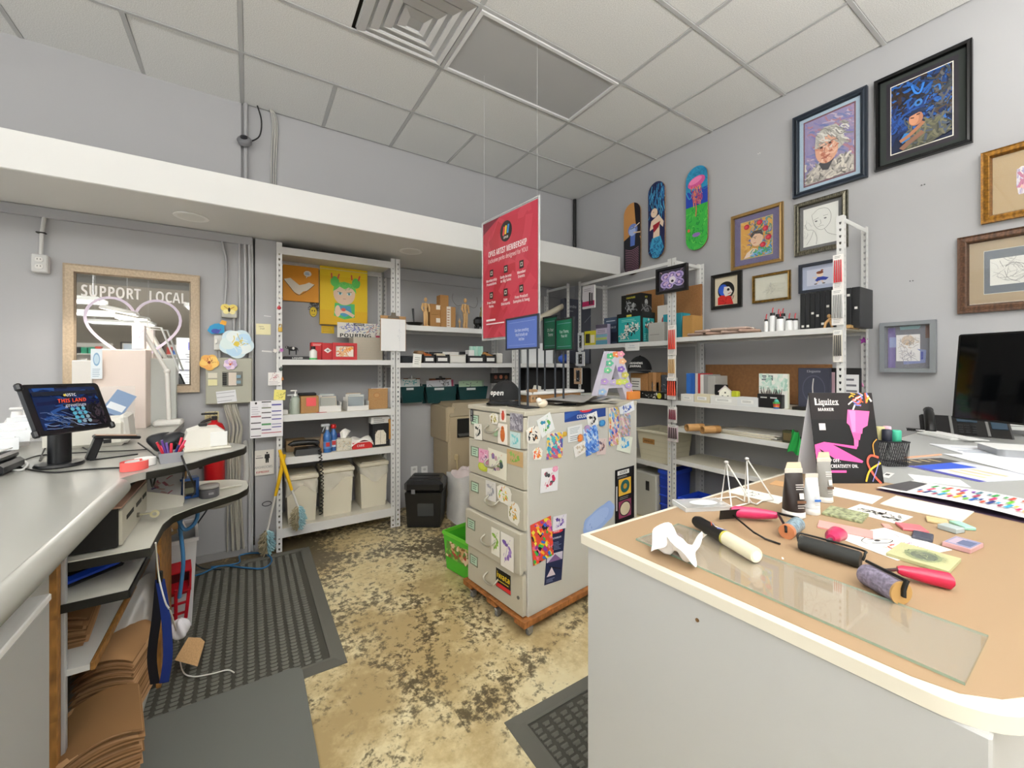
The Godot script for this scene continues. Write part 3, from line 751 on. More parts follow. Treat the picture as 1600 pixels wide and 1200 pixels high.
	t = bx("cardboard_box", "open cardboard box with a pink note stuck to it", "box", R, 0.14, mt("b98c58", 0.8, 0, "fibre", 4.0))
	put(t, "pink_note", MB.new().box(Vector3(0.01, R.h * 0.66, 0.072), Vector3(R.w * 0.55, R.h * 0.5, 0.002)), mt("e85a5e", 0.7))
	put(t, "lining", MB.new().box(Vector3(-0.01, R.h + 0.012, -0.03), Vector3(R.w, 0.02, 0.1), 0.006), mt("1c1b1c", 0.7))
	for e in [[499, 533, "white card box full of postcards beside the cardboard box", 3], [543, 576, "white card box of grey cards left of the kraft book", 5]]:
		R = fz(e[0], 634, e[1], 646, -3.80, A2)
		t = thing("card_box", e[2], "box", R.p - Vector3(0, 0, 0.1))
		put(t, "tray", MB.new().box(Vector3(0, 0.002, 0), Vector3(R.w, 0.004, 0.2)).box(Vector3(0, R.h / 2, 0.099), Vector3(R.w, R.h, 0.003)).box(Vector3(0, 0.055, -0.099), Vector3(R.w, 0.11, 0.003)).box(Vector3(-R.w / 2, 0.04, 0), Vector3(0.003, 0.08, 0.2)).box(Vector3(R.w / 2, 0.04, 0), Vector3(0.003, 0.08, 0.2)), mt("e9e7e2", 0.6))
		for q in 5:
			var cc: String = ["d9d5cc", "b9a68c", "e8e4da", "a7a79f", "cdbfa6", "8f979a", "dedbd2", "b4c0c0"][(q + int(e[3])) % 8]
			put(t, "card", MB.new().at(Vector3((q % 3 - 1) * 0.012, 0.065 + q * 0.006, 0.06 - q * 0.035), Vector3(-14, 0, (q % 2) * 3 - 1.5)).box(Vector3.ZERO, Vector3(R.w * 0.72, 0.115, 0.006), 0.001), mt(cc, 0.7))
	R = fz(576, 607, 606, 644, -3.83, A2)
	t = bx("kraft_book", "kraft covered sketchbook leaning on the middle shelf", "book", R, 0.02, kraft, Ink.new(R.w, R.h).e(0.42, 0.33, 0.16, 0.12, "a9703a").e(0.42, 0.33, 0.13, 0.095, "b98f5e").l([0.3, 0.6, 0.5, 0.53, 0.75, 0.56], 0.003, "a9703a"))
	bx("white_board", "white panel leaning behind the kraft sketchbook", "panel", fz(580, 606, 613, 644, -3.88, A2), 0.01, mt("e3e3e4", 0.6))
	solo("receipt_strip", "red paper strip lying on the middle shelf edge", "paper", MB.new().box(Vector3.ZERO, Vector3(0.08, 0.002, 0.05)), mt("b24a52", 0.7), Vector3(0.52, A2 + 0.002, -3.79), Vector3(0, 8, 0))
	# --- shelf 3
	bx("cardboard_box", "low cardboard box behind the black telephone", "box", fz(447, 688, 478, 712, -3.98, A3), 0.14, mt("a58a66", 0.8, 0, "fibre", 4.0))
	bx("cardboard_box", "grey brown carton behind the blue spray bottle", "box", fz(478, 686, 506, 708, -4.02, A3), 0.12, mt("b4a38e", 0.8))
	t = thing("telephone", "black corded telephone on the lower rack shelf", "telephone", Vector3(0.40, A3, -3.84))
	put(t, "base", MB.new().at(Vector3(0.02, 0, 0)).taper(Vector3.ZERO, Vector2(0.2, 0.16), Vector2(0.18, 0.14), 0.05), mt("161616", 0.4))
	put(t, "keypad", MB.new().box(Vector3(0.06, 0.052, 0.01), Vector3(0.08, 0.006, 0.09), 0.002), mt("2c2c2d", 0.4))
	put(t, "handset", MB.new().tube([Vector3(-0.11, 0.085, 0.03), Vector3(-0.085, 0.1, 0.03), Vector3(0.06, 0.095, 0.02), Vector3(0.1, 0.075, 0.02)], [0.026, 0.02, 0.017, 0.024], 10, false, 1.0, 3), mt("0f0f10", 0.35))
	var coil := []
	for q in 130:
		var y := A3 + 0.05 - q * 0.0043
		coil.append(Vector3(0.1 + cos(q * 0.9) * 0.012 + 0.02 * sin(q * 0.02), y - A3, 0.1 + sin(q * 0.9) * 0.012))
	put(t, "coiled_cord", MB.new().tube(coil, 0.004, 5), mt("101010", 0.5))
	R = fz(500, 676, 506, 709, -3.82, A3)
	t = thing("brown_bottle", "slim brown bottle beside the blue spray cleaner", "bottle", R.p)
	put(t, "bottle", MB.new().lathe(Vector3.ZERO, [0, 0, 0.024, 0, 0.024, 0.1, 0.01, 0.13, 0.01, 0.16, 0, 0.16], 14), mt("8d6a4b", 0.5, 0, "mottle", 8.0))
	for e in [[505, 518, "b8bcc0", "clear spray bottle of blue cleaner with grey trigger"], [515, 527, "d42a2a", "blue cleaner refill bottle with red cap"]]:
		R = fz(e[0], 668, e[1], 709, -3.80 if e[0] == 505 else -3.85, A3)
		t = thing("cleaner_bottle", e[3], "bottle", R.p)
		var rd: float = R.w / 2
		put(t, "bottle", MB.new().lathe(Vector3.ZERO, [0, 0, rd, 0, rd, 0.13, rd * 0.9, 0.15, 0.013, 0.185, 0.013, 0.2, 0, 0.2], 18, 0.7), mt("3f6fae", 0.15))
		put(t, "label", MB.new().lathe(Vector3(0, 0.035, 0), [rd + 0.001, 0, rd + 0.001, 0.06], 18, 0.72), mt("5d86c0" if e[0] == 505 else "c3d4ea", 0.5))
		put(t, "badge", MB.new().box(Vector3(0, 0.07, rd * 0.72 + 0.002), Vector3(0.03, 0.035, 0.002)), mt("c63a3a", 0.5))
		if e[0] == 505: put(t, "trigger", MB.new().cyl(Vector3(0, 0.195, 0), 0.015, 0.025, 12).box(Vector3(-0.015, 0.232, 0), Vector3(0.07, 0.025, 0.022), 0.006).at(Vector3(-0.03, 0.2, 0), Vector3(0, 0, -20)).box(Vector3.ZERO, Vector3(0.008, 0.05, 0.012), 0.003), mt(e[2], 0.4))
		else: put(t, "cap", MB.new().cyl(Vector3(0, 0.195, 0), 0.024, 0.035, 16, 0.022, 0.004), mt(e[2], 0.4))
	R = fz(526, 686, 550, 709, -3.80, A3)
	t = bx("tissue_box", "patterned tissue box with a tissue pulled up", "tissue box", R, 0.12, mt("d9d3c2", 0.7), Ink.new(R.w, R.h).dab(0.02, 0.05, 0.98, 0.95, 46, ["8f9aa0", "b59a6a", "a9b3a0"], 0.02, 0.003, 9))
	put(t, "tissue", MB.new().grid(func(u: float, v: float) -> Vector3: return Vector3((u - 0.5) * 0.11 * (0.4 + v * 0.5) + 0.02 * v, R.h + v * 0.085 - absf(u - 0.5) * 0.06 * v, sin(u * 9.0 + v * 2.0) * 0.014 * (0.4 + v)), 12, 6), mt("f3f1ec", 0.8))
	bx("purple_box", "purple carton standing behind the tissue box", "box", fz(524, 678, 534, 700, -3.95, A3), 0.06, mt("6e4a8e", 0.6))
	R = fz(551, 690, 582, 708, -3.79, A3)
	t = bx("glove_box", "red and white carton with crumpled paper on top", "box", R, 0.12, mt("cf2b2a", 0.5), Ink.new(R.w, R.h).r(0.0, 0, 1, 0.1, "f2efea").t("CARE", 0.4, 0.55, 0.3, "f0dcd8", 0, true))
	put(t, "paper_top", MB.new().grid(func(u: float, v: float) -> Vector3: return Vector3((u - 0.5) * (R.w + 0.02), R.h + 0.03 + 0.014 * sin(u * 7.0 + v * 4.0) - 0.03 * pow(absf(u - 0.5) * 2, 6) - 0.03 * pow(absf(v - 0.5) * 2, 6), (v - 0.5) * 0.13), 12, 8), mt("e8e5de", 0.8))
	R = fz(582, 662, 609, 706, -3.80, A3)
	t = bx("boot_box", "black box printed with a white jacket shape", "box", R, 0.13, mt("131315", 0.5), Ink.new(R.w, R.h).p([0.15, 0.9, 0.15, 0.45, 0.3, 0.28, 0.62, 0.28, 0.78, 0.45, 0.78, 0.9], "ddd5c4").l([0.47, 0.32, 0.45, 0.9], 0.002, "6a5a40").dab(0.2, 0.35, 0.75, 0.88, 14, ["b09a78"], 0.02, 0.002, 6))
	bx("paper_stack", "stack of white printed cards on the black box", "paper stack", fz(580, 651, 609, 662, -3.82, R.p.y + R.h), 0.11, mt("e7e5e0", 0.7), Ink.new(R.w, 0.06).lines(0.1, 0.1, 0.8, 0.9, 3, "8a8a88"))
	bx("amber_card", "amber card strip tucked beside the rack post", "card", fz(608, 655, 614, 690, -3.79, A3 + 0.06), 0.03, mt("c08a3e", 0.6))
	# --- bottom shelf: three lidded bins with liners
	var n := 0
	for e in [[447, 497], [503, 553], [563, 607]]:
		R = fz(e[0], 745 - n * 9, e[1], 822 - n * 14, -3.80 - n * 0.03, A4)
		R.h = [0.37, 0.385, 0.39][n]
		t = thing("lidded_bin", ["cream plastic bin with lid next to the yellow-handled duster", "cream plastic bin with lid and liner between two other bins", "cream plastic bin with lid standing by the far rack post"][n], "bin", R.p - Vector3(0, 0, 0.16), 0, "cream bins on the bottom shelf")
		put(t, "body", MB.new().taper(Vector3.ZERO, Vector2(R.w * 0.86, 0.25), Vector2(R.w * 0.98, 0.29), R.h), cream)
		var lid := put(t, "lid", MB.new().box(Vector3(0, R.h + 0.012, 0), Vector3(R.w * 1.06, 0.035, 0.32), 0.008), cream)
		put(lid, "lid_panel", MB.new().box(Vector3(0, R.h + 0.033, 0.01), Vector3(R.w * 0.86, 0.008, 0.25), 0.003), mt("cfc7b2", 0.5))
		var ph := n * 1.7
		put(t, "liner", MB.new().grid(func(u: float, v: float) -> Vector3:
			var a := TAU * u
			var sq := Vector2(cos(a), sin(a)); sq /= maxf(absf(sq.x), absf(sq.y))
			var k2 := 1.0 + 0.02 * sin(a * 9.0 + v * 5.0 + ph) + 0.015 * v
			return Vector3(sq.x * R.w * 0.5 * k2, R.h - 0.005 - v * (0.1 + 0.05 * sin(a * 3.0 + ph)), sq.y * 0.148 * k2), 48, 6), clear_mat("f4f1e8", 0.4, 0.35))
		n += 1
	# dusters hung from the rack post and standing at the pier
	for e in [[466, 808, "tan and blue feather duster hung on the rack post by its yellow handle", 0], [417, 846, "tan and blue feather duster standing by the wall pier", 1]]:
		var c := onz(e[0], e[1], RZ + 0.06 if e[3] == 0 else RZ + 0.02)
		if e[3] == 1: c.y = 0.11
		t = thing("feather_duster", e[2], "duster", c)
		var g := RandomNumberGenerator.new(); g.seed = 5 + e[3]
		for half in 2:
			var hd := MB.new()
			for q in 240:
				var a := g.randf() * PI + PI / 2 + half * PI; var y := g.randf_range(-0.085, 0.085)
				var rd := 0.045 * sqrt(maxf(0.05, 1.0 - pow(y / 0.1, 2)))
				var p0 := Vector3(cos(a) * rd * 0.25, y, sin(a) * rd * 0.25); var p1 := Vector3(cos(a) * rd * 1.15, y - 0.015 + g.randf_range(-0.012, 0.012), sin(a) * rd * 1.15) * Vector3(g.randf_range(0.8, 1.35), 1, g.randf_range(0.8, 1.35))
				hd.tube([p0, (p0 + p1) / 2 + Vector3(0, 0.004, 0), p1], [0.007, 0.006, 0.002], 5)
			put(t, ["tan_fluff", "blue_fluff"][half], hd, mt(["a3987c", "9cc3cc"][half], 0.9))
		var top := onz(437, 703, RZ + 0.045) - c if e[3] == 0 else Vector3(0.12, 0.68, 0.02)
		put(t, "white_shaft", MB.new().tube([Vector3(0, 0.08, 0), top * (0.36 if e[3] == 0 else 0.5) + Vector3(0, 0.03, 0)], 0.008, 8), mt("e6e4de", 0.5))
		put(t, "yellow_handle", MB.new().tube([top * (0.35 if e[3] == 0 else 0.48) + Vector3(0, 0.03, 0), top * 0.8, top], [0.011, 0.015, 0.012], 10), mt("e9b91c", 0.4))
	var c3 := onz(438, 720, RZ + 0.03)
	solo("hook_strap", "short yellow plastic strap hung between the duster handles", "strap", MB.new().tube([Vector3(0, 0.08, 0), Vector3(0.004, -0.1, 0.004)], [0.012, 0.016], 8, false, 0.4), mt("e3ac20", 0.45), c3)
	# charms and notes on the front-left post
	var charm := ["e7e4da", "c22b38", "caa23a", "e8e2da", "b06aa8", "d08a4a", "3f4a44"]
	var cl := ["white clip charm on the rack post above a red one", "red button charm on the rack post", "brass padlock charm hooked on the rack post", "pale paper charm on the post beside the toy cow", "purple star charm on the post beside the toy cow", "orange gem charm on the post below the shelf", "dark green bead charm on the post below the shelf"]
	var n2 := 0
	for e in [[438, 463], [436, 481], [438, 513], [430, 548], [440, 547], [440, 592], [439, 577]]:
		var p := onz(e[0], e[1], RZ + 0.006)
		var m := MB.new()
		if n2 == 2: m.box(Vector3(0, -0.01, 0), Vector3(0.03, 0.035, 0.014), 0.004).tube([Vector3(-0.01, 0.005, 0), Vector3(-0.008, 0.03, 0), Vector3(0.008, 0.03, 0), Vector3(0.01, 0.005, 0)], 0.003, 6, false, 1.0, 4)
		elif n2 == 1 or n2 == 6: m.ball(Vector3.ZERO, Vector3(0.014, 0.014, 0.007)).cyl(Vector3(0, 0.012, 0), 0.003, 0.01, 6)
		else:
			var st := PackedVector2Array()
			for q in 10: st.append(Vector2.UP.rotated(TAU * q / 10) * (0.02 if q % 2 == 0 else 0.011))
			m.prism(st, -0.002, 0.004)
		solo("charm", cl[n2], "charm", m, mt(charm[n2], 0.4), p)
		n2 += 1
	R = fz(419, 582, 440, 602, RZ + 0.008)
	flat("doodle_card", "small white card with red doodle on the rack post", "card", R, Ink.new(R.w, R.h, "efece8").dab(0.2, 0.1, 0.7, 0.6, 20, ["c04a52", "a05a70"], 0.02, 0.002, 4, 99, true).lines(0.05, 0.65, 0.95, 0.95, 3, "b8b0b4"))
	R = fz(428, 609, 446, 625, RZ + 0.006)
	flat("sticky_note", "yellow sticky note with scribbles on the rack post", "note", R, Ink.new(R.w, R.h, "ece07c").dab(0.15, 0.2, 0.9, 0.9, 16, ["5a5430"], 0.02, 0.0015, 3), 0.002, null, "", -4.0)
	# --- rack over the wall pockets
	var B1 := 1.885; var B2 := 1.525
	# wooden figures
	for e in [[665, 500, 0.30, "wooden artist mannequin standing by the cardboard boxes", 0], [727, 513, 0.34, "tall wooden artist mannequin with arms spread on wires", 1], [718, 513, 0.11, "tiny wooden mannequin by the tall one's feet", 2], [724, 514, 0.07, "tiny wooden mannequin lying half behind the others", 3]]:
		var p := onz(e[0], e[1], -3.86 if e[4] != 1 else -3.9); p.y = B1
		t = thing("mannequin", e[3], "mannequin", p, 12.0 * e[4])
		var H: float = e[2]
		var wood := mt("d6ac74", 0.5)
		put(t, "stand", MB.new().cyl(Vector3.ZERO, H * 0.16, H * 0.03, 16).tube([Vector3(0, 0, -H * 0.05), Vector3(0, H * 0.5, -H * 0.05)], H * 0.008, 5), wood)
		put(t, "torso", MB.new().lathe(Vector3(0, H * 0.5, 0), [0, 0, H * 0.06, 0.0, H * 0.055, H * 0.06, H * 0.04, H * 0.1, H * 0.08, H * 0.2, H * 0.07, H * 0.28, 0.0, H * 0.3], 12, 0.7), wood)
		put(t, "head", MB.new().ball(Vector3(0, H * 0.9, 0), Vector3(H * 0.05, H * 0.075, H * 0.055), 12, 8), wood)
		for s in [-1.0, 1.0]:
			put(t, "leg", MB.new().tube([Vector3(s * H * 0.035, H * 0.5, 0), Vector3(s * H * 0.04, H * 0.28, H * 0.015), Vector3(s * H * 0.045, H * 0.04, 0), Vector3(s * H * 0.05, H * 0.03, H * 0.06)], [H * 0.05, H * 0.042, H * 0.028, H * 0.03], 8), wood)
			var up := H * (0.85 if e[4] == 1 else 0.5)
			put(t, "arm", MB.new().tube([Vector3(s * H * 0.09, H * 0.77, 0), Vector3(s * H * 0.13, H * 0.62, 0.0), Vector3(s * H * 0.1, up if e[4] != 1 else H * 0.5, H * 0.06)], [H * 0.038, H * 0.033, H * 0.024], 8), wood)
		if e[4] == 1:
			for s in [-1.0, 1.0]: put(t, "wire", MB.new().tube([Vector3(s * 0.03, 0.26, 0), Vector3(s * 0.12, 0.24, 0.01), Vector3(s * 0.17, 0.3, 0.0), Vector3(s * 0.16, 0.36, 0)], 0.0022, 5, false, 1, 5), mt("7a7672", 0.4, 0.7))
	var carton := mt("b4844e", 0.8, 0, "fibre", 4.0)
	R = fz(672, 492, 689, 508, -3.86, B1); bx("carton", "small brown carton at the bottom of the twin stack", "carton", R, 0.13, carton, Ink.new(R.w, R.h).r(0.4, 0, 0.6, 1, "a07440").r(0.55, 0.25, 0.95, 0.6, "efe9dc"))
	var y2: float = R.p.y + R.h
	R = fz(672, 475, 689, 492, -3.86, y2); bx("carton", "small brown carton stacked on another beside the mannequin", "carton", R, 0.13, carton, Ink.new(R.w, R.h).r(0.55, 0.1, 0.95, 0.5, "efe9dc"))
	R = fz(689, 479, 712, 510, -3.84, B1); bx("carton", "tall brown carton sealed with white striped tape", "carton", R, 0.14, carton, Ink.new(R.w, R.h).r(0.38, 0, 0.66, 1, "e6ddd0").lines(0.42, 0.08, 0.62, 0.95, 7, "b0846a"))
	y2 = R.p.y + R.h
	R = fz(688, 461, 701, 478, -3.86, y2); bx("carton", "smallest brown carton perched on the tall taped one", "carton", R, 0.1, carton)
	R = fz(637, 497, 658, 504, -3.86, B1)
	t = thing("black_dish", "black shallow dish with an upright dark brush on shelf", "dish", R.p)
	put(t, "dish", MB.new().lathe(Vector3.ZERO, [0, 0, 0.05, 0, 0.085, 0.035, 0.08, 0.035, 0.048, 0.006, 0, 0.006], 20), mt("151516", 0.4))
	put(t, "brush", MB.new().tube([Vector3(-0.01, 0, 0.02), Vector3(-0.015, 0.17, 0.0)], [0.005, 0.012], 8), mt("202022", 0.4))
	R = fz(738, 494, 762, 516, -3.82, B1)
	t = thing("toy_box", "black boxy toy on four small legs with figurine on top", "toy", R.p)
	put(t, "body", MB.new().box(Vector3(0, 0.08, 0), Vector3(0.14, 0.1, 0.1), 0.03), mt("0f0f10", 0.5))
	for e in [[-0.04, 0.03], [0.04, 0.03], [-0.04, -0.03], [0.04, -0.03]]: put(t, "leg", MB.new().cyl(Vector3(e[0], 0, e[1]), 0.014, 0.04, 10), mt("0f0f10", 0.5))
	put(t, "figurine", MB.new().lathe(Vector3(0.03, 0.13, -0.01), [0, 0, 0.03, 0, 0.025, 0.05, 0.014, 0.07, 0.024, 0.1, 0.0, 0.125], 12), mt("9d8f62", 0.6, 0, "blotch", 20.0))
	# second shelf: open card boxes with labels
	var names := ["black rack box of rolled orange samples on the lower shelf", "black rack box with a clear bag beside the white box", "plain white rack box with paper inside on the lower shelf", "black rack box under the mint paint tubes", "small black rack box near the far post"]
	n = 0
	for e in [[662, 680, 0], [681, 702, 0], [703, 728, 1], [730, 758, 0], [758, 775, 0]]:
		R = fz(e[0], 556, e[1], 566, -3.80, B2)
		t = thing("shelf_box", names[n], "box", R.p - Vector3(0, 0, 0.09), 0, "open boxes on the pocket rack")
		var bm := mt("2a2a2c", 0.6) if e[2] == 0 else mt("e6e4de", 0.6)
		put(t, "tray", MB.new().box(Vector3(0, 0.003, 0), Vector3(R.w, 0.006, 0.18)).box(Vector3(0, R.h / 2, 0.088), Vector3(R.w, R.h, 0.004)).box(Vector3(0, R.h * 0.8, -0.088), Vector3(R.w, R.h * 1.6, 0.004)).box(Vector3(-R.w / 2 + 0.002, R.h * 0.6, 0), Vector3(0.004, R.h * 1.2, 0.18)).box(Vector3(R.w / 2 - 0.002, R.h * 0.6, 0), Vector3(0.004, R.h * 1.2, 0.18)), bm)
		if e[2] == 0: put(t, "label_card", MB.new().box(Vector3(0, R.h / 2, 0.091), Vector3(R.w * 0.7, R.h * 0.45, 0.001)), mt("efeeea", 0.6))
		var gd := MB.new()
		match n:
			0: gd.at(Vector3(0.01, R.h * 0.95, 0.0), Vector3(0, 20, 80)).cyl(Vector3(0, -0.06, 0), 0.03, 0.12, 14)
			1: gd.box(Vector3(0, R.h * 0.9, 0), Vector3(R.w * 0.8, R.h * 0.9, 0.1), 0.02)
			2: gd.box(Vector3(0, R.h * 0.7, 0), Vector3(R.w * 0.86, R.h * 0.7, 0.14), 0.006)
			3: gd.box(Vector3(-0.03, R.h * 1.0, 0), Vector3(R.w * 0.3, R.h * 1.6, 0.09), 0.004)
			4: gd.at(Vector3(0, R.h * 1.1, 0), Vector3(0, 0, -20)).box(Vector3.ZERO, Vector3(R.w * 0.9, 0.03, 0.1), 0.004)
		put(t, "contents", gd, mt(["c06a34", "d9cdb4", "b9a27c", "f0efec", "b07c40"][n], 0.6))
		n += 1
	for q in 5:
		R = fz(735 + q * 4, 541, 739 + q * 4, 558, -3.88, B2 + 0.04)
		bx("paint_carton", "slim mint green paint carton in the row above black boxes", "carton", R, 0.03, mt(["bfe3d4", "a8dccb"][q % 2], 0.5), null, "mint paint cartons")
	for e in [[651, 548, 664, 566, "8a6a4a", "flat brown card folder standing beside the shelf boxes"], [776, 552, 786, 566, "ece9e2", "small white carton at the end of the shelf boxes"], [627, 556, 652, 567, "2b2f34", "dark cloth bundle beside the hanging shelf tag"]]:
		R = fz(e[0], e[1], e[2], e[3], -3.86, B2)
		bx("shelf_item", e[5], "box", R, 0.1, mt(e[4], 0.7), null, "", 6.0, 0.012)
	R = fz(645, 553, 658, 574, RZ + 0.01)
	flat("price_tag", "white shelf tag hanging over the rack beam", "tag", R, Ink.new(R.w, R.h, "f0efe9").lines(0.2, 0.2, 0.9, 0.8, 4, "a8a69e", 0.3), 0.002, null, "", -5.0)
	# wall pockets
	n = 0
	for e in [[626, 663], [665, 714], [716, 762]]:
		R = fz(e[0], 604, e[1], 629, WZ + 0.1)
		t = thing("wall_pocket", ["dark green wall file pocket holding a brown clipboard", "dark green wall file pocket stuffed with white papers", "dark green wall file pocket with a pale green leaflet"][n], "file pocket", R.p)
		var w: float = R.w; var h: float = R.h
		put(t, "pocket", MB.new().prism(pv([-w / 2 + 0.03, 0, w / 2 - 0.03, 0, w / 2, h, -w / 2, h]), 0.0, 0.004).box(Vector3(0, 0.002, -0.05), Vector3(w - 0.06, 0.004, 0.1)).box(Vector3(0, h * 0.55, -0.098), Vector3(w, h * 1.2, 0.004)).at(Vector3(-w / 2 + 0.015, h / 2, -0.05), Vector3(0, 0, 9)).box(Vector3.ZERO, Vector3(0.004, h, 0.1)).at(Vector3(w / 2 - 0.015, h / 2, -0.05), Vector3(0, 0, -9)).box(Vector3.ZERO, Vector3(0.004, h, 0.1)), mt("0e3a3c", 0.25))
		put(t, "label_card", MB.new().box(Vector3(-0.03, h * 0.86, 0.006), Vector3(w * 0.3, h * 0.13, 0.001)), mt("d9dfe0", 0.5))
		if n < 2:
			put(t, "clipboard", MB.new().box(Vector3(0.02, h * 0.9, -0.085), Vector3(w * 0.72, h * 1.2, 0.004), 0.001), mt("8d5c34", 0.6, 0, "fibre", 3))
			put(t, "clip", MB.new().box(Vector3(0.02, h * 1.47, -0.078), Vector3(w * 0.32, 0.018, 0.012), 0.004).cyl(Vector3(0.02, h * 1.47, -0.078), 0.014, 0.03, 10), mt("3a3734" if n else "b6b2aa", 0.3, 0.8))
		put(t, "sheet", Ink.new(w * 0.8, h * 1.1, ["e9efec", "e9e9ee", "b7d3b2"][n]).dab(0.1, 0.05, 0.9, 0.32, 18 if n == 0 else 6, ["3bb4b0", "70c4c2"] if n == 0 else ["5a5a66"], 0.03, 0.006, n + 1).t("" if n < 2 else "Tips on how to use it", 0.5, 0.2, 0.05, "47604a").dab(0.62, 0.06, 0.9, 0.36, 0 if n != 1 else 30, ["1a1a1e"], 0.02, 0.004, 8), ink_mat(), Vector3(0, h * 0.9 - 0.01 * n, -0.06), Vector3(-6, 0, [-1, 2, 0][n]))
		put(t, "back_sheet", MB.new().box(Vector3(0.03 if n else -0.02, h * 0.85, -0.074), Vector3(w * 0.78, h * 1.1, 0.003)), mt(["f2f2f2", "b0506a", "9fb3a0"][n], 0.6))
		n += 1
	# outlets, shredder, cloth bag, copier
	for e in [[642, 652, "white wall outlet with a black plug in it"], [658, 668, "white wall outlet plate with thin grey cable"]]:
		R = fz(e[0], 728, e[1], 746, WZ + 0.008)
		t = thing("wall_outlet", e[2], "outlet", R.p + Vector3(0, R.h / 2, 0))
		put(t, "plate", MB.new().box(Vector3.ZERO, Vector3(0.072, 0.115, 0.01), 0.003), mt("efefed", 0.4))
		for s in [-1.0, 1.0]: put(t, "socket", MB.new().at(Vector3(0, s * 0.027, 0.006)).prism(rr(0.032, 0.026, 0.01), 0, 0.002), mt("cfcfcc", 0.4))
		put(t, "plug", MB.new().box(Vector3(0, -0.027, 0.02), Vector3(0.026, 0.024, 0.03), 0.006).tube([Vector3(0, -0.03, 0.035), Vector3(0.01, -0.12, 0.04), Vector3(0.06, -0.3, 0.03)], 0.004, 6, false, 1, 5), mt("1a1a1a" if e[0] == 642 else "9c9c9a", 0.5))
	t = thing("paper_shredder", "black paper shredder with a window standing on the floor", "shredder", Vector3(1.42, 0, -3.69), -33)
	var blk := mt("121213", 0.3)
	put(t, "bin", MB.new().taper(Vector3(0, 0.01, 0), Vector2(0.3, 0.24), Vector2(0.34, 0.28), 0.32), blk)
	put(t, "head", MB.new().box(Vector3(0, 0.385, 0), Vector3(0.36, 0.11, 0.3), 0.03).box(Vector3(0, 0.435, -0.03), Vector3(0.3, 0.03, 0.2), 0.012), mt("1a1a1c", 0.3))
	put(t, "window", MB.new().box(Vector3(0.02, 0.2, 0.131), Vector3(0.15, 0.17, 0.006), 0.002), mt("3a3d3f", 0.15))
	put(t, "badge", MB.new().box(Vector3(-0.09, 0.345, 0.151), Vector3(0.035, 0.04, 0.002)), mt("6e6e70", 0.4))
	put(t, "slot", MB.new().box(Vector3(0, 0.452, -0.02), Vector3(0.24, 0.004, 0.012)), mt("050505", 0.6))
	for s in [-1.0, 1.0]: put(t, "foot", MB.new().cyl(Vector3(s * 0.12, 0, 0.08), 0.018, 0.015, 10), blk)
	t = thing("cloth_sack", "white cloth bag full of rags between shredder and cabinet", "bag", Vector3(1.80, 0, -3.60), 5)
	put(t, "sack", MB.new().grid(func(u: float, v: float) -> Vector3:
		var a := TAU * u
		var sq := Vector2(cos(a), sin(a)); sq /= pow(pow(absf(sq.x), 5.0) + pow(absf(sq.y), 5.0), 0.2)
		var k3 := 1.0 + 0.03 * sin(a * 5.0 + v * 7.0) + 0.015 * sin(v * 23.0 + a * 3.0)
		return Vector3(sq.x * 0.16 * k3, v * 0.45 + 0.012 * sin(a * 4.0) * v, sq.y * 0.16 * k3), 40, 16), mt("e3e1df", 0.85, 0, "mottle", 4.0))
	put(t, "rags", MB.new().grid(func(u: float, v: float) -> Vector3:
		var rd := 0.155 * v
		return Vector3(cos(TAU * u) * rd, 0.49 - 0.07 * v * v + 0.025 * sin(u * 22.0) * v + 0.02 * sin(u * 9.0 + v * 8.0), sin(TAU * u) * rd), 36, 8), mt("e8d9d8", 0.85, 0, "mottle", 8.0))
	t = thing("copier", "old beige photocopier standing behind the drawer cabinet", "copier", Vector3(2.05, 0, -3.99), 0)
	var bg := mt("a8987c", 0.5)
	put(t, "body", MB.new().box(Vector3(0, 0.5, 0), Vector3(0.72, 0.98, 0.42), 0.02), bg)
	put(t, "side_column", MB.new().box(Vector3(-0.33, 0.9, -0.02), Vector3(0.1, 0.36, 0.44), 0.015), bg)
	put(t, "lid", MB.new().taper(Vector3(0, 0.985, 0), Vector2(0.70, 0.42), Vector2(0.6, 0.34), 0.13), mt("988a70", 0.5))
	put(t, "output_window", MB.new().box(Vector3(-0.12, 0.86, 0.205), Vector3(0.3, 0.2, 0.02), 0.008), mt("1c1c1b", 0.3))
	put(t, "output_tray", MB.new().at(Vector3(-0.12, 0.8, 0.215), Vector3(25, 0, 0)).box(Vector3.ZERO, Vector3(0.28, 0.01, 0.08), 0.003), mt("4a4a46", 0.4))
	put(t, "cord", MB.new().box(Vector3(-0.28, 0.57, 0.22), Vector3(0.04, 0.06, 0.03), 0.008).tube([Vector3(-0.28, 0.55, 0.23), Vector3(-0.28, 0.42, 0.24), Vector3(-0.32, 0.3, 0.225), Vector3(-0.37, 0.2, 0.2)], 0.008, 8, false, 1, 5), mt("b9a67e", 0.5))

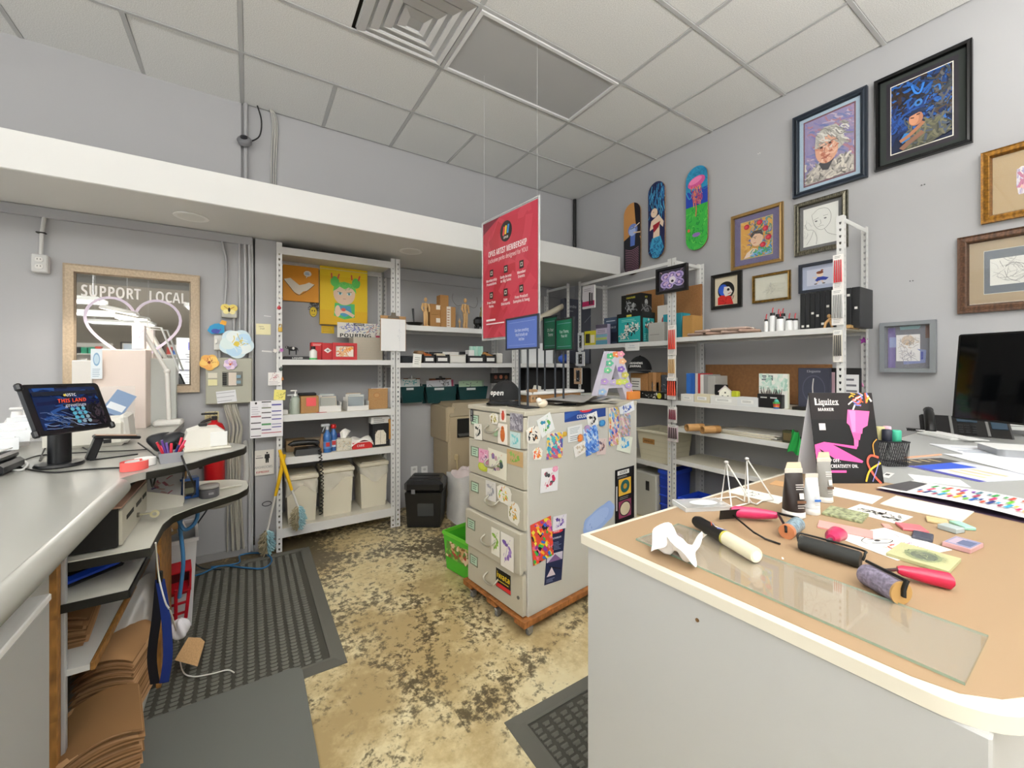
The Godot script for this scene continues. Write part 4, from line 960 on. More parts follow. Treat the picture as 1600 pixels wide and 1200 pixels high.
# ---------- left wall
func pipe(t: Node, called: String, pts: Array, r: float, mat: Material, seg := 8, smooth := 0) -> void:
	put(t, called, MB.new().tube(pts, r, seg, false, 1.0, smooth), mat)
func left_wall() -> void:
	var grey := mt("a9a9ac", 0.5); var pale := mt("c9c9c8", 0.5)
	struct("trim_2", MB.new().box(Vector3(-3.45, 2.49, LZ + 0.012), Vector3(6.95, 0.066, 0.024), 0.003), mt("a3a3a6", 0.7))
	struct("trim_3", MB.new().box(Vector3(1.85, 2.46, WZ + 0.012), Vector3(3.3, 0.12, 0.024), 0.003), mt("a9a9ac", 0.7))
	struct("baseboard_left", MB.new().box(Vector3(-3.4, 0.03, LZ + 0.004), Vector3(7.0, 0.06, 0.008), 0.002), mt("9a9a9a", 0.7))
	# outlet on a conduit
	var R := fz(48, 396, 74, 426, LZ + 0.05)
	var t := thing("conduit_outlet", "grey surface outlet box hung on a conduit near the mirror", "outlet", R.p + Vector3(0, R.h / 2, -0.025))
	put(t, "box", MB.new().box(Vector3.ZERO, Vector3(0.075, 0.115, 0.05), 0.006), pale)
	for s in [-1.0, 1.0]:
		var so := put(t, "socket", MB.new().at(Vector3(0, s * 0.022, 0.026)).prism(rr(0.036, 0.03, 0.012), 0, 0.004), mt("dddcd8", 0.4))
		put(so, "slot", MB.new().box(Vector3(-0.007, s * 0.022 + 0.003, 0.031), Vector3(0.003, 0.009, 0.001)).box(Vector3(0.007, s * 0.022 + 0.003, 0.031), Vector3(0.003, 0.009, 0.001)), mt("4a4a4a", 0.6))
	var up: float = 2.46 - t.position.y
	pipe(t, "conduit", [Vector3(0, 0.05, 0), Vector3(0.004, up * 0.6, 0.0), Vector3(0.012, up, -0.012)], 0.011, pale)
	put(t, "cable_tie", MB.new().box(Vector3(0.002, 0.2, 0.0), Vector3(0.045, 0.008, 0.03), 0.003), mt("1a1a1a", 0.6))
	# mirror
	t = thing("wall_mirror", "framed wall mirror lettered SUPPORT LOCAL with a painted heart", "mirror", Vector3(-0.665, 1.738, LZ + 0.02))
	var w := 0.715; var h := 0.874
	put(t, "frame", MB.new().ring(w, h, [0, -0.018, 0, 0.014, 0.012, 0.02, 0.052, 0.02, 0.062, 0.006]), mt("c4b096", 0.55, 0, "fibre", 2.0))
	var mm := mt("f0f2f2", 0.02, 1.0)
	put(t, "glass", MB.new().box(Vector3(0, 0, 0.0), Vector3(w - 0.11, h - 0.11, 0.006)), mm)
	var k := Ink.new(w - 0.12, h - 0.12)
	k.t("SUPPORT", 0.29, 0.15, 0.1, "e4e2de", 0, true, 0.66).t("LOCAL", 0.79, 0.16, 0.1, "e4e2de", 0, true, 0.66)
	var hp := []
	for q in 61:
		var a := TAU * q / 60.0
		hp.append(0.49 + 0.42 * pow(sin(a), 3)); hp.append(0.47 - 0.023 * (13.0 * cos(a) - 5.0 * cos(2 * a) - 2.0 * cos(3 * a) - cos(4 * a)))
	k.l(hp, 0.017, "d2c6d8", false)
	put(t, "painted_lettering", k, ink_mat(), Vector3(0, 0, 0.0045))
	# conduits and boxes
	t = thing("conduit_run", "bundle of grey vertical conduits beside the electrical panel", "conduit", Vector3(0, 0, LZ))
	for e in [[374, 0.008, 1.6], [383, 0.011, 1.6], [390, 0.012, 0.02], [394, 0.008, 0.02]]:
		var x: float = onz(e[0], 500, LZ + 0.02).x
		pipe(t, "pipe", [Vector3(x, 2.46, 0.014), Vector3(x + 0.003, 2.0, 0.016), Vector3(x, e[2], 0.016)], e[1], mt("b4b4b6", 0.4), 8, 4)
	t = thing("junction_box", "grey junction box fed by flexible conduit with butterfly sticker", "junction box", Vector3(-0.125, 1.92, LZ))
	put(t, "box", MB.new().box(Vector3(0, 0, 0.025), Vector3(0.1, 0.1, 0.05), 0.004), mt("b3b1a8", 0.5))
	pipe(t, "flexible_conduit", [Vector3(-0.03, 0.05, 0.025), Vector3(-0.02, 0.2, 0.02), Vector3(-0.02, 0.4, 0.02), Vector3(-0.04, 0.5, 0.015), Vector3(-0.05, 0.57, 0.012)], 0.009, mt("a2a2a4", 0.4), 8, 5)
	pipe(t, "lower_pipe", [Vector3(0.03, -0.05, 0.02), Vector3(0.03, -0.3, 0.02)], 0.01, mt("a8a8a8", 0.4))
	put(t, "butterfly_sticker", Ink.new(0.11, 0.09).e(0.27, 0.35, 0.26, 0.3, "e7d069", 0.5).e(0.73, 0.35, 0.26, 0.3, "e7d069", -0.5).e(0.32, 0.7, 0.18, 0.2, "f0e3a0").e(0.68, 0.7, 0.18, 0.2, "f0e3a0").l([0.5, 0.5, 0.2, 0.25], 0.004, "a85030").l([0.5, 0.5, 0.8, 0.25], 0.004, "a85030").e(0.5, 0.52, 0.07, 0.2, "2a2520"), ink_mat(), Vector3(0, 0.012, 0.053))
	t = thing("switch_box", "white switch box between fish sticker and electrical panel", "switch", Vector3(-0.185, 1.675, LZ))
	put(t, "box", MB.new().box(Vector3(0, 0, 0.022), Vector3(0.07, 0.115, 0.044), 0.005), mt("d3d2cd", 0.45))
	for s in [-0.02, 0.02]: put(t, "toggle", MB.new().box(Vector3(s, 0.01, 0.048), Vector3(0.012, 0.035, 0.01), 0.003), mt("eceae4", 0.4))
	pipe(t, "stub", [Vector3(0, -0.05, 0.02), Vector3(0, -0.12, 0.02)], 0.012, mt("9c9c9c", 0.4))
	# electrical panel
	R = fz(321, 559, 394, 631, LZ + 0.07)
	t = thing("electrical_panel", "grey electrical panel with open breaker window on left wall", "electrical panel", R.p)
	w = R.w; h = R.h
	put(t, "cabinet", MB.new().box(Vector3(0, h / 2, -0.035), Vector3(w, h, 0.07), 0.005), mt("a3a294", 0.5))
	put(t, "door", MB.new().box(Vector3(0, h / 2, 0.002), Vector3(w * 0.97, h * 0.97, 0.006), 0.002), mt("a8a798", 0.45))
	var bw := put(t, "breaker_window", MB.new().box(Vector3(0.02, h * 0.54, 0.006), Vector3(w * 0.44, h * 0.32, 0.006), 0.002), mt("77766c", 0.5))
	for q in 6: put(bw, "breaker", MB.new().box(Vector3(-w * 0.1, h * (0.43 + q * 0.045), 0.012), Vector3(w * 0.09, h * 0.03, 0.01), 0.002), mt("161616", 0.4))
	for q in 2: put(bw, "blue_breaker", MB.new().box(Vector3(w * 0.2, h * (0.47 + q * 0.12), 0.012), Vector3(w * 0.1, h * 0.07, 0.008), 0.002), mt("7f9aa8", 0.4))
	put(bw, "index_card", MB.new().box(Vector3(0.02, h * 0.54, 0.012), Vector3(w * 0.17, h * 0.28, 0.003)), mt("d8ccbe", 0.6))
	for q in 2: put(t, "paper_label", MB.new().box(Vector3(-w * 0.35, h * (0.47 + q * 0.15), 0.008), Vector3(w * 0.19, h * (0.13 - q * 0.02), 0.002)), mt(["dcd7a6", "d6d2c0"][q], 0.7))
	put(t, "notice", Ink.new(w * 0.42, h * 0.26, "dedfe2").lines(0.02, 0.0, 0.98, 1.0, 3, "85858c", 0.1), ink_mat(), Vector3(-w * 0.06, h * 0.16, 0.008), Vector3(0, 0, 6))
	var cb := MB.new()
	for q in 7:
		var x := 0.0 + q * 0.013
		cb.tube([Vector3(x - 0.04, 0.0, -0.03), Vector3(x - 0.02, -0.08, -0.03 + 0.006 * (q % 3)), Vector3(x + 0.012 * (q % 2), -0.2, -0.03), Vector3(x - 0.01, -0.4, -0.035), Vector3(x - 0.015 + 0.02 * (q % 3), -1.15, -0.045)], 0.006 + 0.002 * (q % 3), 6, false, 1.0, 4)
	put(t, "cable_drop", cb, mt("b0aca0", 0.5, 0, "mottle", 5.0))
	# flower and fish cut-outs
	var petal := func(nm: String, lb: String, px: float, py: float, z: float, r: float, cols: Array, np: int, mid: String) -> void:
		var s := thing(nm, lb, "sticker", onz(px, py, z))
		var poly := PackedVector2Array()
		for q in 60:
			var a := TAU * q / 60.0
			poly.append(Vector2.RIGHT.rotated(a) * r * (0.82 + 0.18 * absf(cos(a * np / 2.0 + 0.6))))
		put(s, "card", MB.new().prism(poly, 0, 0.003), mt(cols[0], 0.6))
		var kk := Ink.new(r * 2, r * 2)
		for q in np:
			var a := TAU * (q + 0.5) / np
			kk.e(0.5 + cos(a) * 0.24, 0.5 + sin(a) * 0.24, 0.22, 0.2, cols[1 + q % (cols.size() - 1)])
		kk.dab(0.3, 0.3, 0.7, 0.7, 18, [cols[1], mid], r * 0.4, r * 0.05, 4, 99, true).e(0.5, 0.5, 0.08, 0.08, mid)
		put(s, "print", kk, ink_mat(), Vector3(0, 0, 0.0035))
	petal.call("flower_cutout", "large pale blue flower cut-out above the electrical panel", 370, 537, LZ + 0.075, 0.115, ["d4e8f0", "e9f2f2", "bcdcf2", "dcecec"], 5, "d8c24a")
	petal.call("flower_cutout", "orange pansy cut-out on the panel's upper corner", 327, 566, LZ + 0.082, 0.062, ["e9b55c", "f0c870", "e8a85a"], 5, "8a3c20")
	petal.call("flower_cutout", "small lilac coneflower cut-out on the panel door", 360, 569, LZ + 0.082, 0.045, ["d9c8e2", "c9b2d8", "e8d4e0"], 7, "d0692c")
	t = thing("fish_cutout", "bright blue fish cut-out with orange tail on wall", "sticker", onz(338, 515, LZ + 0.05))
	put(t, "card", MB.new().prism(pv([-0.055, -0.01, -0.04, 0.025, -0.01, 0.045, 0.03, 0.05, 0.05, 0.03, 0.05, -0.02, 0.02, -0.03, -0.03, -0.035]), 0, 0.003), mt("2b93c4", 0.6))
	put(t, "tail", MB.new().prism(pv([0.02, 0.045, 0.035, 0.075, 0.065, 0.065, 0.06, 0.035]), 0, 0.004), mt("e8a838", 0.6))
	put(t, "print", Ink.new(0.1, 0.08).e(0.45, 0.65, 0.26, 0.22, "3a4fa8").dab(0.2, 0.45, 0.75, 0.85, 12, ["6a4aa8", "284a8a"], 0.02, 0.003, 3), ink_mat(), Vector3(0, 0, 0.0042))
	# notes
	R = fz(400, 506, 423, 523, LZ + 0.018)
	flat("sticky_note", "yellow sticky note with two short words on the pier", "note", R, Ink.new(R.w, R.h, "ece4b6").t("open", 0.35, 0.25, 0.12, "4a4438").t("shelf", 0.42, 0.45, 0.12, "4a4438"))
	R = fz(320, 643, 342, 659, LZ + 0.003)
	flat("sticky_note", "pale yellow doodled sticky note above the white card printer", "note", R, Ink.new(R.w, R.h, "d8cfa0").dab(0.1, 0.1, 0.9, 0.9, 26, ["7a6030", "9a7a48"], 0.025, 0.002, 6))
	R = fz(391, 626, 442, 683, RZ + 0.02)
	t = flat("schedule_sheet", "printed three-column colour-coded schedule pinned beside the rack post", "notice", R, null, 0.003)
	k = Ink.new(R.w, R.h, "eeedf0")
	var cs := ["5a4a52", "b07078", "4e4a4e", "4a4a50"]
	for q in 4: k.r(0.02, [0.4, 0.58, 0.74, 0.94][q], 0.32, [0.44, 0.61, 0.77, 0.96][q], cs[(q + 1) % 4])
	for q in 6: k.r(0.34, [0.02, 0.18, 0.31, 0.45, 0.62, 0.78][q], 0.63, [0.05, 0.21, 0.34, 0.48, 0.67, 0.81][q], ["4a4848", "6a7058", "5a5858", "5a5660", "5a9a6a", "6a5a8a"][q])
	for q in 6: k.r(0.65, [0.1, 0.28, 0.39, 0.5, 0.64, 0.72][q], 0.95, [0.14, 0.31, 0.42, 0.53, 0.66, 0.745][q], ["5a5aa0", "54549a", "8a8aa8", "5a56a0", "7a76a8", "5a5aa0"][q])
	k.r(0.34, 0.87, 0.95, 0.89, "b04858").lines(0.04, 0.14, 0.3, 0.38, 4, "c8c4cc").lines(0.36, 0.07, 0.62, 0.17, 2, "d0ccd0").e(0.17, 0.06, 0.035, 0.03, "2a2a2a")
	put(t, "print", k, ink_mat(), Vector3(0, 0, 0.002))
	R = fz(398, 703, 428, 742, LZ + 0.02)
	flat("washroom_sign", "cream washroom sign with black man pictogram on the pier", "sign", R, Ink.new(R.w, R.h, "ece8df").e(0.64, 0.12, 0.05, 0.035, "161616").p([0.52, 0.17, 0.76, 0.17, 0.78, 0.34, 0.73, 0.34, 0.72, 0.52, 0.65, 0.52, 0.64, 0.38, 0.63, 0.52, 0.56, 0.52, 0.55, 0.34, 0.5, 0.34], "161616").r(0.05, 0.29, 0.44, 0.315, "2a2a2a").lines(0.1, 0.18, 0.36, 0.26, 1, "b8b4ac").t("WASHROOMS", 0.45, 0.68, 0.1, "8a8a8a", 0, false, 0.72).t("ESPRESSO", 0.4, 0.87, 0.075, "b8322e", 0, true, 0.9), 0.004)
	# ring hung on the pier, cables down the pier edge
	var rg := []
	for q in 20: rg.append(Vector3(cos(TAU * q / 20) * 0.032, sin(TAU * q / 20) * 0.018, 0.002 * sin(q)))
	solo("key_ring", "thin dark oval ring hung low on the wall pier", "ring", MB.new().tube(rg, 0.003, 6, true), mt("3a3840", 0.4), onz(417, 787, LZ + 0.022))
	for e in [[418, 494, 0.05, 0.006], [417, 549, 0.07, 0.012]]:
		solo("tape_strip", "torn white tape scrap stuck on the wall pier", "tape", MB.new().box(Vector3.ZERO, Vector3(e[2], e[3], 0.001)), mt("e2e2e0", 0.7), onz(e[0], e[1], LZ + 0.0172), Vector3(0, 0, -4), "tape scraps on the pier")
	# fire extinguisher on the wall
	t = thing("fire_extinguisher", "red fire extinguisher with yellow label hung on the wall", "fire extinguisher", Vector3(-0.215, 0.62, LZ + 0.085))
	put(t, "cylinder", MB.new().lathe(Vector3.ZERO, [0, 0, 0.06, 0.0, 0.065, 0.01, 0.065, 0.4, 0.05, 0.44, 0.02, 0.455, 0.02, 0.47, 0, 0.47], 24), mt("c21a20", 0.3))
	put(t, "label", MB.new().lathe(Vector3(0, 0.25, 0), [0.066, 0, 0.066, 0.1], 24), mt("d9c13a", 0.4))
	put(t, "dark_band", MB.new().lathe(Vector3(0, 0.2, 0), [0.0662, 0, 0.0662, 0.05], 24), mt("2a2420", 0.4))
	for q in 3: put(t, "pictogram", MB.new().box(Vector3(-0.03 + q * 0.03, 0.29, 0.062), Vector3(0.018, 0.022, 0.003)), mt("3a3a6a", 0.4))
	put(t, "valve", MB.new().cyl(Vector3(0, 0.46, 0), 0.018, 0.04, 12).box(Vector3(-0.03, 0.52, 0), Vector3(0.1, 0.014, 0.02), 0.004), mt("2a2a2a", 0.4))
	put(t, "hose", MB.new().tube([Vector3(-0.02, 0.48, 0), Vector3(-0.085, 0.44, 0.01), Vector3(-0.085, 0.3, 0.02), Vector3(-0.08, 0.12, 0.02)], 0.011, 8, false, 1, 5), mt("161616", 0.5))
	# upper wall: camera on a conduit, cable bundle
	var x1 := onz(384, 200, WZ + 0.03).x
	t = thing("security_camera", "round dome camera on a vertical conduit above the soffit", "camera", Vector3(x1, onz(380, 221, WZ + 0.04).y, WZ + 0.025))
	pipe(t, "conduit", [Vector3(0, 2.74 - t.position.y, 0), Vector3(0, CH - t.position.y, 0)], 0.016, mt("a6a6a8", 0.4))
	put(t, "dome", MB.new().at(Vector3(-0.01, 0, 0.05), Vector3(50, 20, 25)).lathe(Vector3.ZERO, [0, -0.03, 0.05, -0.03, 0.056, 0.0, 0.045, 0.014, 0.03, 0.018, 0.0, 0.03], 20), mt("77777a", 0.35))
	put(t, "lens", MB.new().at(Vector3(-0.01, 0, 0.05), Vector3(50, 20, 25)).lathe(Vector3.ZERO, [0.028, 0.0185, 0.026, 0.03, 0.012, 0.034, 0.0, 0.036], 16), mt("2c2c30", 0.15))
	put(t, "cable", MB.new().tube([Vector3(0.03, 0.0, 0.04), Vector3(0.1, 0.08, 0.02), Vector3(0.115, 0.22, 0.02), Vector3(0.08, 0.36, 0.02), Vector3(0.07, 0.45, 0.02), Vector3(0.02, 0.62, 0.06), Vector3(0.01, 0.70, 0.08)], 0.006, 6, false, 1, 5), mt("1a1a1a", 0.5))
	x1 = onz(428, 200, WZ + 0.02).x
	var bun := MB.new()
	for q in 4: bun.tube([Vector3(0.02 * (q % 2) - 0.035, 1.03, 0.05), Vector3(0.012 * q - 0.01, 0.93, 0.02), Vector3(0.012 * q - 0.02 + 0.008 * sin(q * 2.0), 0.5, 0.012), Vector3(0.008 * q - 0.01, 0, 0.012)], 0.006, 6, false, 1, 5)
	solo("cable_bundle", "bundle of thin grey cables running down to the soffit", "cables", bun, mt("b2b0ac", 0.5), Vector3(x1, 2.74, WZ))
	# blue data cable over the floor mat
	var fp := []
	for e in [[292, 875, 0.3], [291, 893, 0.02], [310, 898, 0.02], [345, 884, 0.02], [380, 887, 0.02], [410, 888, 0.02], [424, 878, 0.02], [420, 868, 0.02], [400, 864, 0.02], [375, 868, 0.02], [372, 880, 0.02], [330, 886, 0.02]]:
		var p := ony(e[0], e[1], 0.02); p.y = e[2]; p.z = maxf(p.z, LZ + 0.03); fp.append(p)
	solo("data_cable", "blue network cable looping over the ribbed mat", "cable", MB.new().tube(fp, 0.006, 6, false, 1, 6), mt("2c6a9a", 0.5))

func wire(label: String, pts: Array, r: float, h: String) -> void:
	solo("cable", label, "cable", MB.new().tube(pts, r, 6, false, 1, 6), mt(h, 0.5))
func sack_stack(label: String, c: Vector3, n: int, w: float, d: float, turn: float) -> void:
	# paper bags laid flat and bowed, one over the other
	var t := thing("paper_bags", label, "paper bags", c, turn)
	var g := RandomNumberGenerator.new(); g.seed = int(c.y * 1000) + n
	for q in n:
		var y := q * 0.0055; var bow := 0.03 * q / n + 0.004; var ww := w * g.randf_range(0.86, 1.0)
		var ox := g.randf_range(-0.008, 0.008)
		put(t, "bag", MB.new().grid(func(u: float, v: float) -> Vector3: return Vector3((u - 0.5) * ww + ox, y + bow * (1.0 - pow(2.0 * absf(u - 0.55), 2)) + 0.004 * sin(v * 6.0 + q), (v - 0.5) * d), 8, 2), mt(["b98e60", "cda275", "8f6a42"][q % 3], 0.8))

func left_counter() -> void:
	var lam := mt("a09f99", 0.25); var edge := mt("16150f", 0.5); var body := mt("bcbcb8", 0.6)
	var oak := mt("b9823f", 0.6, 0, "wood", 3.0)
	# upper counter: laminate top with a rounded nose, swelling into a lobe by the wall
	var t := thing("cash_counter", "long pale laminate cash counter with rounded edge at left", "counter")
	var up := [-3.2, 0.35, -0.403, 0.35, -0.403, -2.06, -0.36, -2.13, -0.28, -2.18, -0.204, -2.242, -0.145, -2.337, -0.074, -2.408, -0.022, -2.48, -0.012, -2.54, -0.024, -2.606, -0.083, -2.69, -0.2, -2.76, -0.33, -2.86, -0.4, -3.05, -0.403, LZ + 0.002, -3.2, LZ + 0.002]
	var flatten := func(a: Array) -> PackedVector2Array:
		var o := PackedVector2Array()
		for q in range(0, a.size(), 2): o.append(Vector2(a[q], -a[q + 1]))
		return o
	put(t, "top", MB.new().at(Vector3.ZERO, Vector3(-90, 0, 0)).prism(flatten.call(up), TY - 0.03, TY), lam)
	put(t, "nosing", MB.new().at(Vector3(-0.405, TY - 0.034, 0.35), Vector3(-90, 0, 0)).lathe(Vector3.ZERO, [0, 0, 0.034, 0, 0.034, 2.41, 0, 2.41], 20), lam)
	put(t, "black_edge", MB.new().at(Vector3.ZERO, Vector3(-90, 0, 0)).prism(flatten.call([-0.34, -2.135, -0.277, -2.176, -0.2, -2.239, -0.141, -2.334, -0.07, -2.405, -0.018, -2.477, -0.008, -2.54, -0.021, -2.61, -0.08, -2.695, -0.2, -2.6]), TY - 0.032, TY - 0.003), edge)
	put(t, "front_panel", MB.new().box(Vector3(-0.56, 0.5, -0.8), Vector3(0.03, 1.0, 2.3), 0.002), body)
	put(t, "customer_panel", MB.new().box(Vector3(-2.6, 0.52, -1.76), Vector3(0.03, 1.04, 4.2)), body)
	put(t, "divider", MB.new().box(Vector3(-0.83, 0.5, -1.955), Vector3(0.6, 1.0, 0.02)), mt("d6d6d2", 0.5))
	put(t, "oak_edge_band", MB.new().box(Vector3(-0.536, 0.5, -1.945), Vector3(0.02, 0.98, 0.03), 0.002), oak)
	put(t, "aluminium_edge", MB.new().box(Vector3(-0.522, 0.5, -1.972), Vector3(0.012, 1.0, 0.022), 0.002), mt("b9bbbd", 0.35, 0.3))
	put(t, "back_panel", MB.new().box(Vector3(-1.13, 0.5, -2.9), Vector3(0.02, 1.0, 1.9)), mt("c6c6c2", 0.6))
	# lower desk
	t = thing("low_desk", "lower white desk shelf with curved black edge below counter", "desk")
	var lo := [-1.12, -1.99, -0.305, -1.99, -0.305, -2.25, -0.285, -2.355, -0.224, -2.433, -0.13, -2.515, -0.046, -2.582, -0.008, -2.65, -0.001, -2.717, -0.01, -2.83, -0.074, -2.9, -0.152, -2.937, -0.3, -2.98, -0.42, -3.1, -0.42, -3.6, -1.12, -3.6]
	put(t, "top", MB.new().at(Vector3.ZERO, Vector3(-90, 0, 0)).prism(flatten.call(lo), 0.812, 0.83), mt("dddbcf", 0.4))
	put(t, "black_edge", MB.new().at(Vector3.ZERO, Vector3(-90, 0, 0)).prism(flatten.call([-0.6, -1.988, -0.303, -1.988, -0.302, -2.25, -0.282, -2.352, -0.221, -2.43, -0.127, -2.512, -0.043, -2.579, -0.005, -2.649, 0.002, -2.717, -0.008, -2.833, -0.072, -2.903, -0.15, -2.94, -0.3, -2.8, -0.5, -2.3]), 0.795, 0.826), edge)
	put(t, "side_upright", MB.new().box(Vector3(-0.35, 0.4, -2.62), Vector3(0.02, 0.79, 0.3), 0.002), oak)
	put(t, "support", MB.new().box(Vector3(-0.78, 0.39, -3.3), Vector3(0.66, 0.78, 0.03)), oak)
	# pull-out tray below the desk
	t = thing("tray_shelf", "short white shelf with black edge below the cash drawer", "shelf", Vector3(-0.66, 0.69, -2.3))
	put(t, "board", MB.new().box(Vector3.ZERO, Vector3(0.6, 0.018, 0.68), 0.001), mt("dddbcf", 0.4))
	put(t, "black_edge", MB.new().box(Vector3(0.002, -0.004, 0.342), Vector3(0.6, 0.028, 0.006)).box(Vector3(0.303, -0.004, 0.0), Vector3(0.006, 0.028, 0.68)), edge)
	put(t, "bracket", MB.new().box(Vector3(-0.2, 0.055, 0), Vector3(0.3, 0.1, 0.5)), mt("1a1a1a", 0.6))
	# bag shelf and bags
	t = thing("bag_shelf", "white shelf with oak front edge holding paper bags", "shelf", Vector3(-0.78, 0.46, -2.55))
	put(t, "board", MB.new().box(Vector3.ZERO, Vector3(0.64, 0.02, 1.16)), mt("d3d3cf", 0.5))
	put(t, "oak_edge", MB.new().box(Vector3(0.327, 0.0, 0), Vector3(0.014, 0.03, 1.16), 0.003), oak)
	put(t, "upright", MB.new().box(Vector3(-0.05, -0.22, -0.57), Vector3(0.6, 0.44, 0.02)), mt("d3d3cf", 0.5))
	put(t, "foot_board", MB.new().box(Vector3(0.06, -0.4, 0.0), Vector3(0.7, 0.02, 1.14)), mt("bbb9b0", 0.6))
	sack_stack("stack of flat brown paper bags on the oak-edged shelf", Vector3(-0.62, 0.472, -2.28), 18, 0.22, 0.36, 6)
	sack_stack("bulging pile of brown paper bags below the oak-edged shelf", Vector3(-0.46, 0.072, -2.42), 40, 0.2, 0.36, -8)
	sack_stack("pile of brown paper bags nearest the floor mat corner", Vector3(-0.45, 0.072, -2.06), 24, 0.22, 0.3, 12)
	solo("plastic_bags", "clear plastic bags draped over the paper bag pile", "plastic bags", MB.new().grid(func(u: float, v: float) -> Vector3: return Vector3((u - 0.5) * 0.18, 0.17 * (1 - v) + 0.012 * sin(u * 11.0 + v * 3.0), v * 0.1 + 0.015 * sin(u * 7.0)), 14, 8), clear_mat("f2f2ee", 0.55, 0.25), Vector3(-0.44, 0.31, -2.6))
	t = thing("black_bin", "black plastic bin under the white tray shelf", "bin", Vector3(-0.82, 0.47, -2.1))
	put(t, "bin", MB.new().box(Vector3(0, 0.08, 0), Vector3(0.3, 0.16, 0.24), 0.012), mt("101012", 0.5))
	put(t, "rim", MB.new().box(Vector3(0, 0.162, 0), Vector3(0.32, 0.012, 0.26), 0.004), mt("1a1a1c", 0.5))
	# near pedestal
	t = thing("drawer_pedestal", "white pedestal standing against the counter's front panel", "pedestal", Vector3(-0.485, 0, -1.2))
	put(t, "carcass", MB.new().box(Vector3(0, 0.45, 0), Vector3(0.12, 0.9, 0.62), 0.003), mt("a9a9a7", 0.6))
	put(t, "lid", MB.new().box(Vector3(0.0, 0.91, 0), Vector3(0.125, 0.018, 0.63), 0.003), mt("efefec", 0.5))
	put(t, "bolt", MB.new().at(Vector3(0.062, 0.36, -0.29), Vector3(0, 0, -90)).cyl(Vector3.ZERO, 0.006, 0.004, 10), mt("2a2a2a", 0.5))
	# cash drawer with keys
	t = thing("till", "black cash drawer with a cream slotted front under counter", "cash drawer", Vector3(-0.60, 0.83, -2.26))
	put(t, "case", MB.new().box(Vector3(0, 0.078, 0), Vector3(0.4, 0.146, 0.46), 0.004), mt("131313", 0.4))
	var fr := put(t, "front", MB.new().box(Vector3(0.203, 0.072, 0.0), Vector3(0.012, 0.128, 0.44), 0.002), mt("bdb9aa", 0.4))
	for e in [[0.1, 0.11], [-0.05, 0.09], [-0.16, 0.07]]: put(fr, "slot", MB.new().box(Vector3(0.2095, 0.09, e[0]), Vector3(0.002, 0.016, e[1])), mt("0c0c0c", 0.6))
	put(t, "copper_trim", MB.new().box(Vector3(0.195, 0.15, 0), Vector3(0.03, 0.006, 0.46)), mt("b8927c", 0.4, 0.3))
	put(t, "lock", MB.new().at(Vector3(0.209, 0.045, -0.02), Vector3(0, 0, -90)).cyl(Vector3.ZERO, 0.01, 0.008, 12), mt("8a8578", 0.3, 0.8))
	put(t, "key", MB.new().box(Vector3(0.235, 0.045, -0.02), Vector3(0.04, 0.003, 0.008)).at(Vector3(0.265, 0.04, -0.02), Vector3(90, 0, 0)).lathe(Vector3.ZERO, [0.008, 0, 0.016, 0, 0.016, 0.004, 0.008, 0.004], 14), mt("cfc7a2", 0.35, 0.6))
	# open carton on the desk
	t = thing("open_carton", "open white fronted carton with papers beside cash drawer", "carton", Vector3(-0.345, 0.83, -2.6), 4)
	put(t, "carton", MB.new().box(Vector3(0, 0.003, 0), Vector3(0.15, 0.005, 0.25)).at(Vector3(0, 0, 0.123)).prism(pv([-0.075, 0, 0.075, 0, 0.075, 0.05, 0.0, 0.075, -0.075, 0.1]), 0, 0.003).home().box(Vector3(0.075, 0.06, -0.02), Vector3(0.004, 0.12, 0.2)).box(Vector3(-0.075, 0.06, 0), Vector3(0.004, 0.12, 0.25)), mt("d9d6cb", 0.7))
	put(t, "brown_back", MB.new().box(Vector3(0, 0.085, -0.123), Vector3(0.16, 0.17, 0.005)).box(Vector3(0.08, 0.09, -0.06), Vector3(0.004, 0.16, 0.12)), mt("b3884f", 0.8, 0, "fibre", 4))
	put(t, "papers", Ink.new(0.13, 0.2, "e9e7e6").dab(0.1, 0.3, 0.6, 0.9, 16, ["c27a86", "7a6a9a", "d8b8b0"], 0.03, 0.01, 5), ink_mat(), Vector3(0, 0.09, 0.02), Vector3(-60, 0, 0))
	put(t, "leaflets", MB.new().at(Vector3(0.055, 0.13, -0.09), Vector3(0, 30, -8)).box(Vector3.ZERO, Vector3(0.05, 0.12, 0.03), 0.002), mt("e4e4e6", 0.6))
	t = thing("tape_dispenser", "bright blue dispenser box with dark roll on desk lobe", "dispenser", ony(294, 779, 0.83) + Vector3(0, 0, -0.02), 14)
	put(t, "case", MB.new().at(Vector3(0, 0.052, 0)).ring(0.075, 0.1, [0, -0.03, 0, 0.03, 0.012, 0.03, 0.014, -0.03]), mt("2f62b0", 0.4))
	put(t, "roll", MB.new().at(Vector3(0, 0.052, -0.02), Vector3(90, 0, 0)).cyl(Vector3.ZERO, 0.034, 0.04, 18), mt("37352c", 0.4))
	put(t, "roll_label", MB.new().box(Vector3(0, 0.04, 0.024), Vector3(0.046, 0.028, 0.003), 0.001), mt("8a8a72", 0.5))
	t = thing("paint_jar", "round grey jar with clear lid on desk lobe", "jar", ony(327, 776, 0.83))
	put(t, "jar", MB.new().cyl(Vector3.ZERO, 0.042, 0.045, 24, -1, 0.004), mt("57565a", 0.4))
	put(t, "lid", MB.new().cyl(Vector3(0, 0.046, 0), 0.043, 0.016, 24, -1, 0.003), mt("b5b2ae", 0.25))
	put(t, "label", Ink.new(0.03, 0.02, "57565a").lines(0.1, 0.2, 0.9, 0.8, 2, "d8d8d8"), ink_mat(), Vector3(0.012, 0.025, 0.0425), Vector3(0, 15, 0))
	var pa := ony(308, 770, 0.838); var pb := ony(378, 757, 0.838)
	t = thing("pen", "long pale pen lying across the desk lobe", "pen", (pa + pb) / 2)
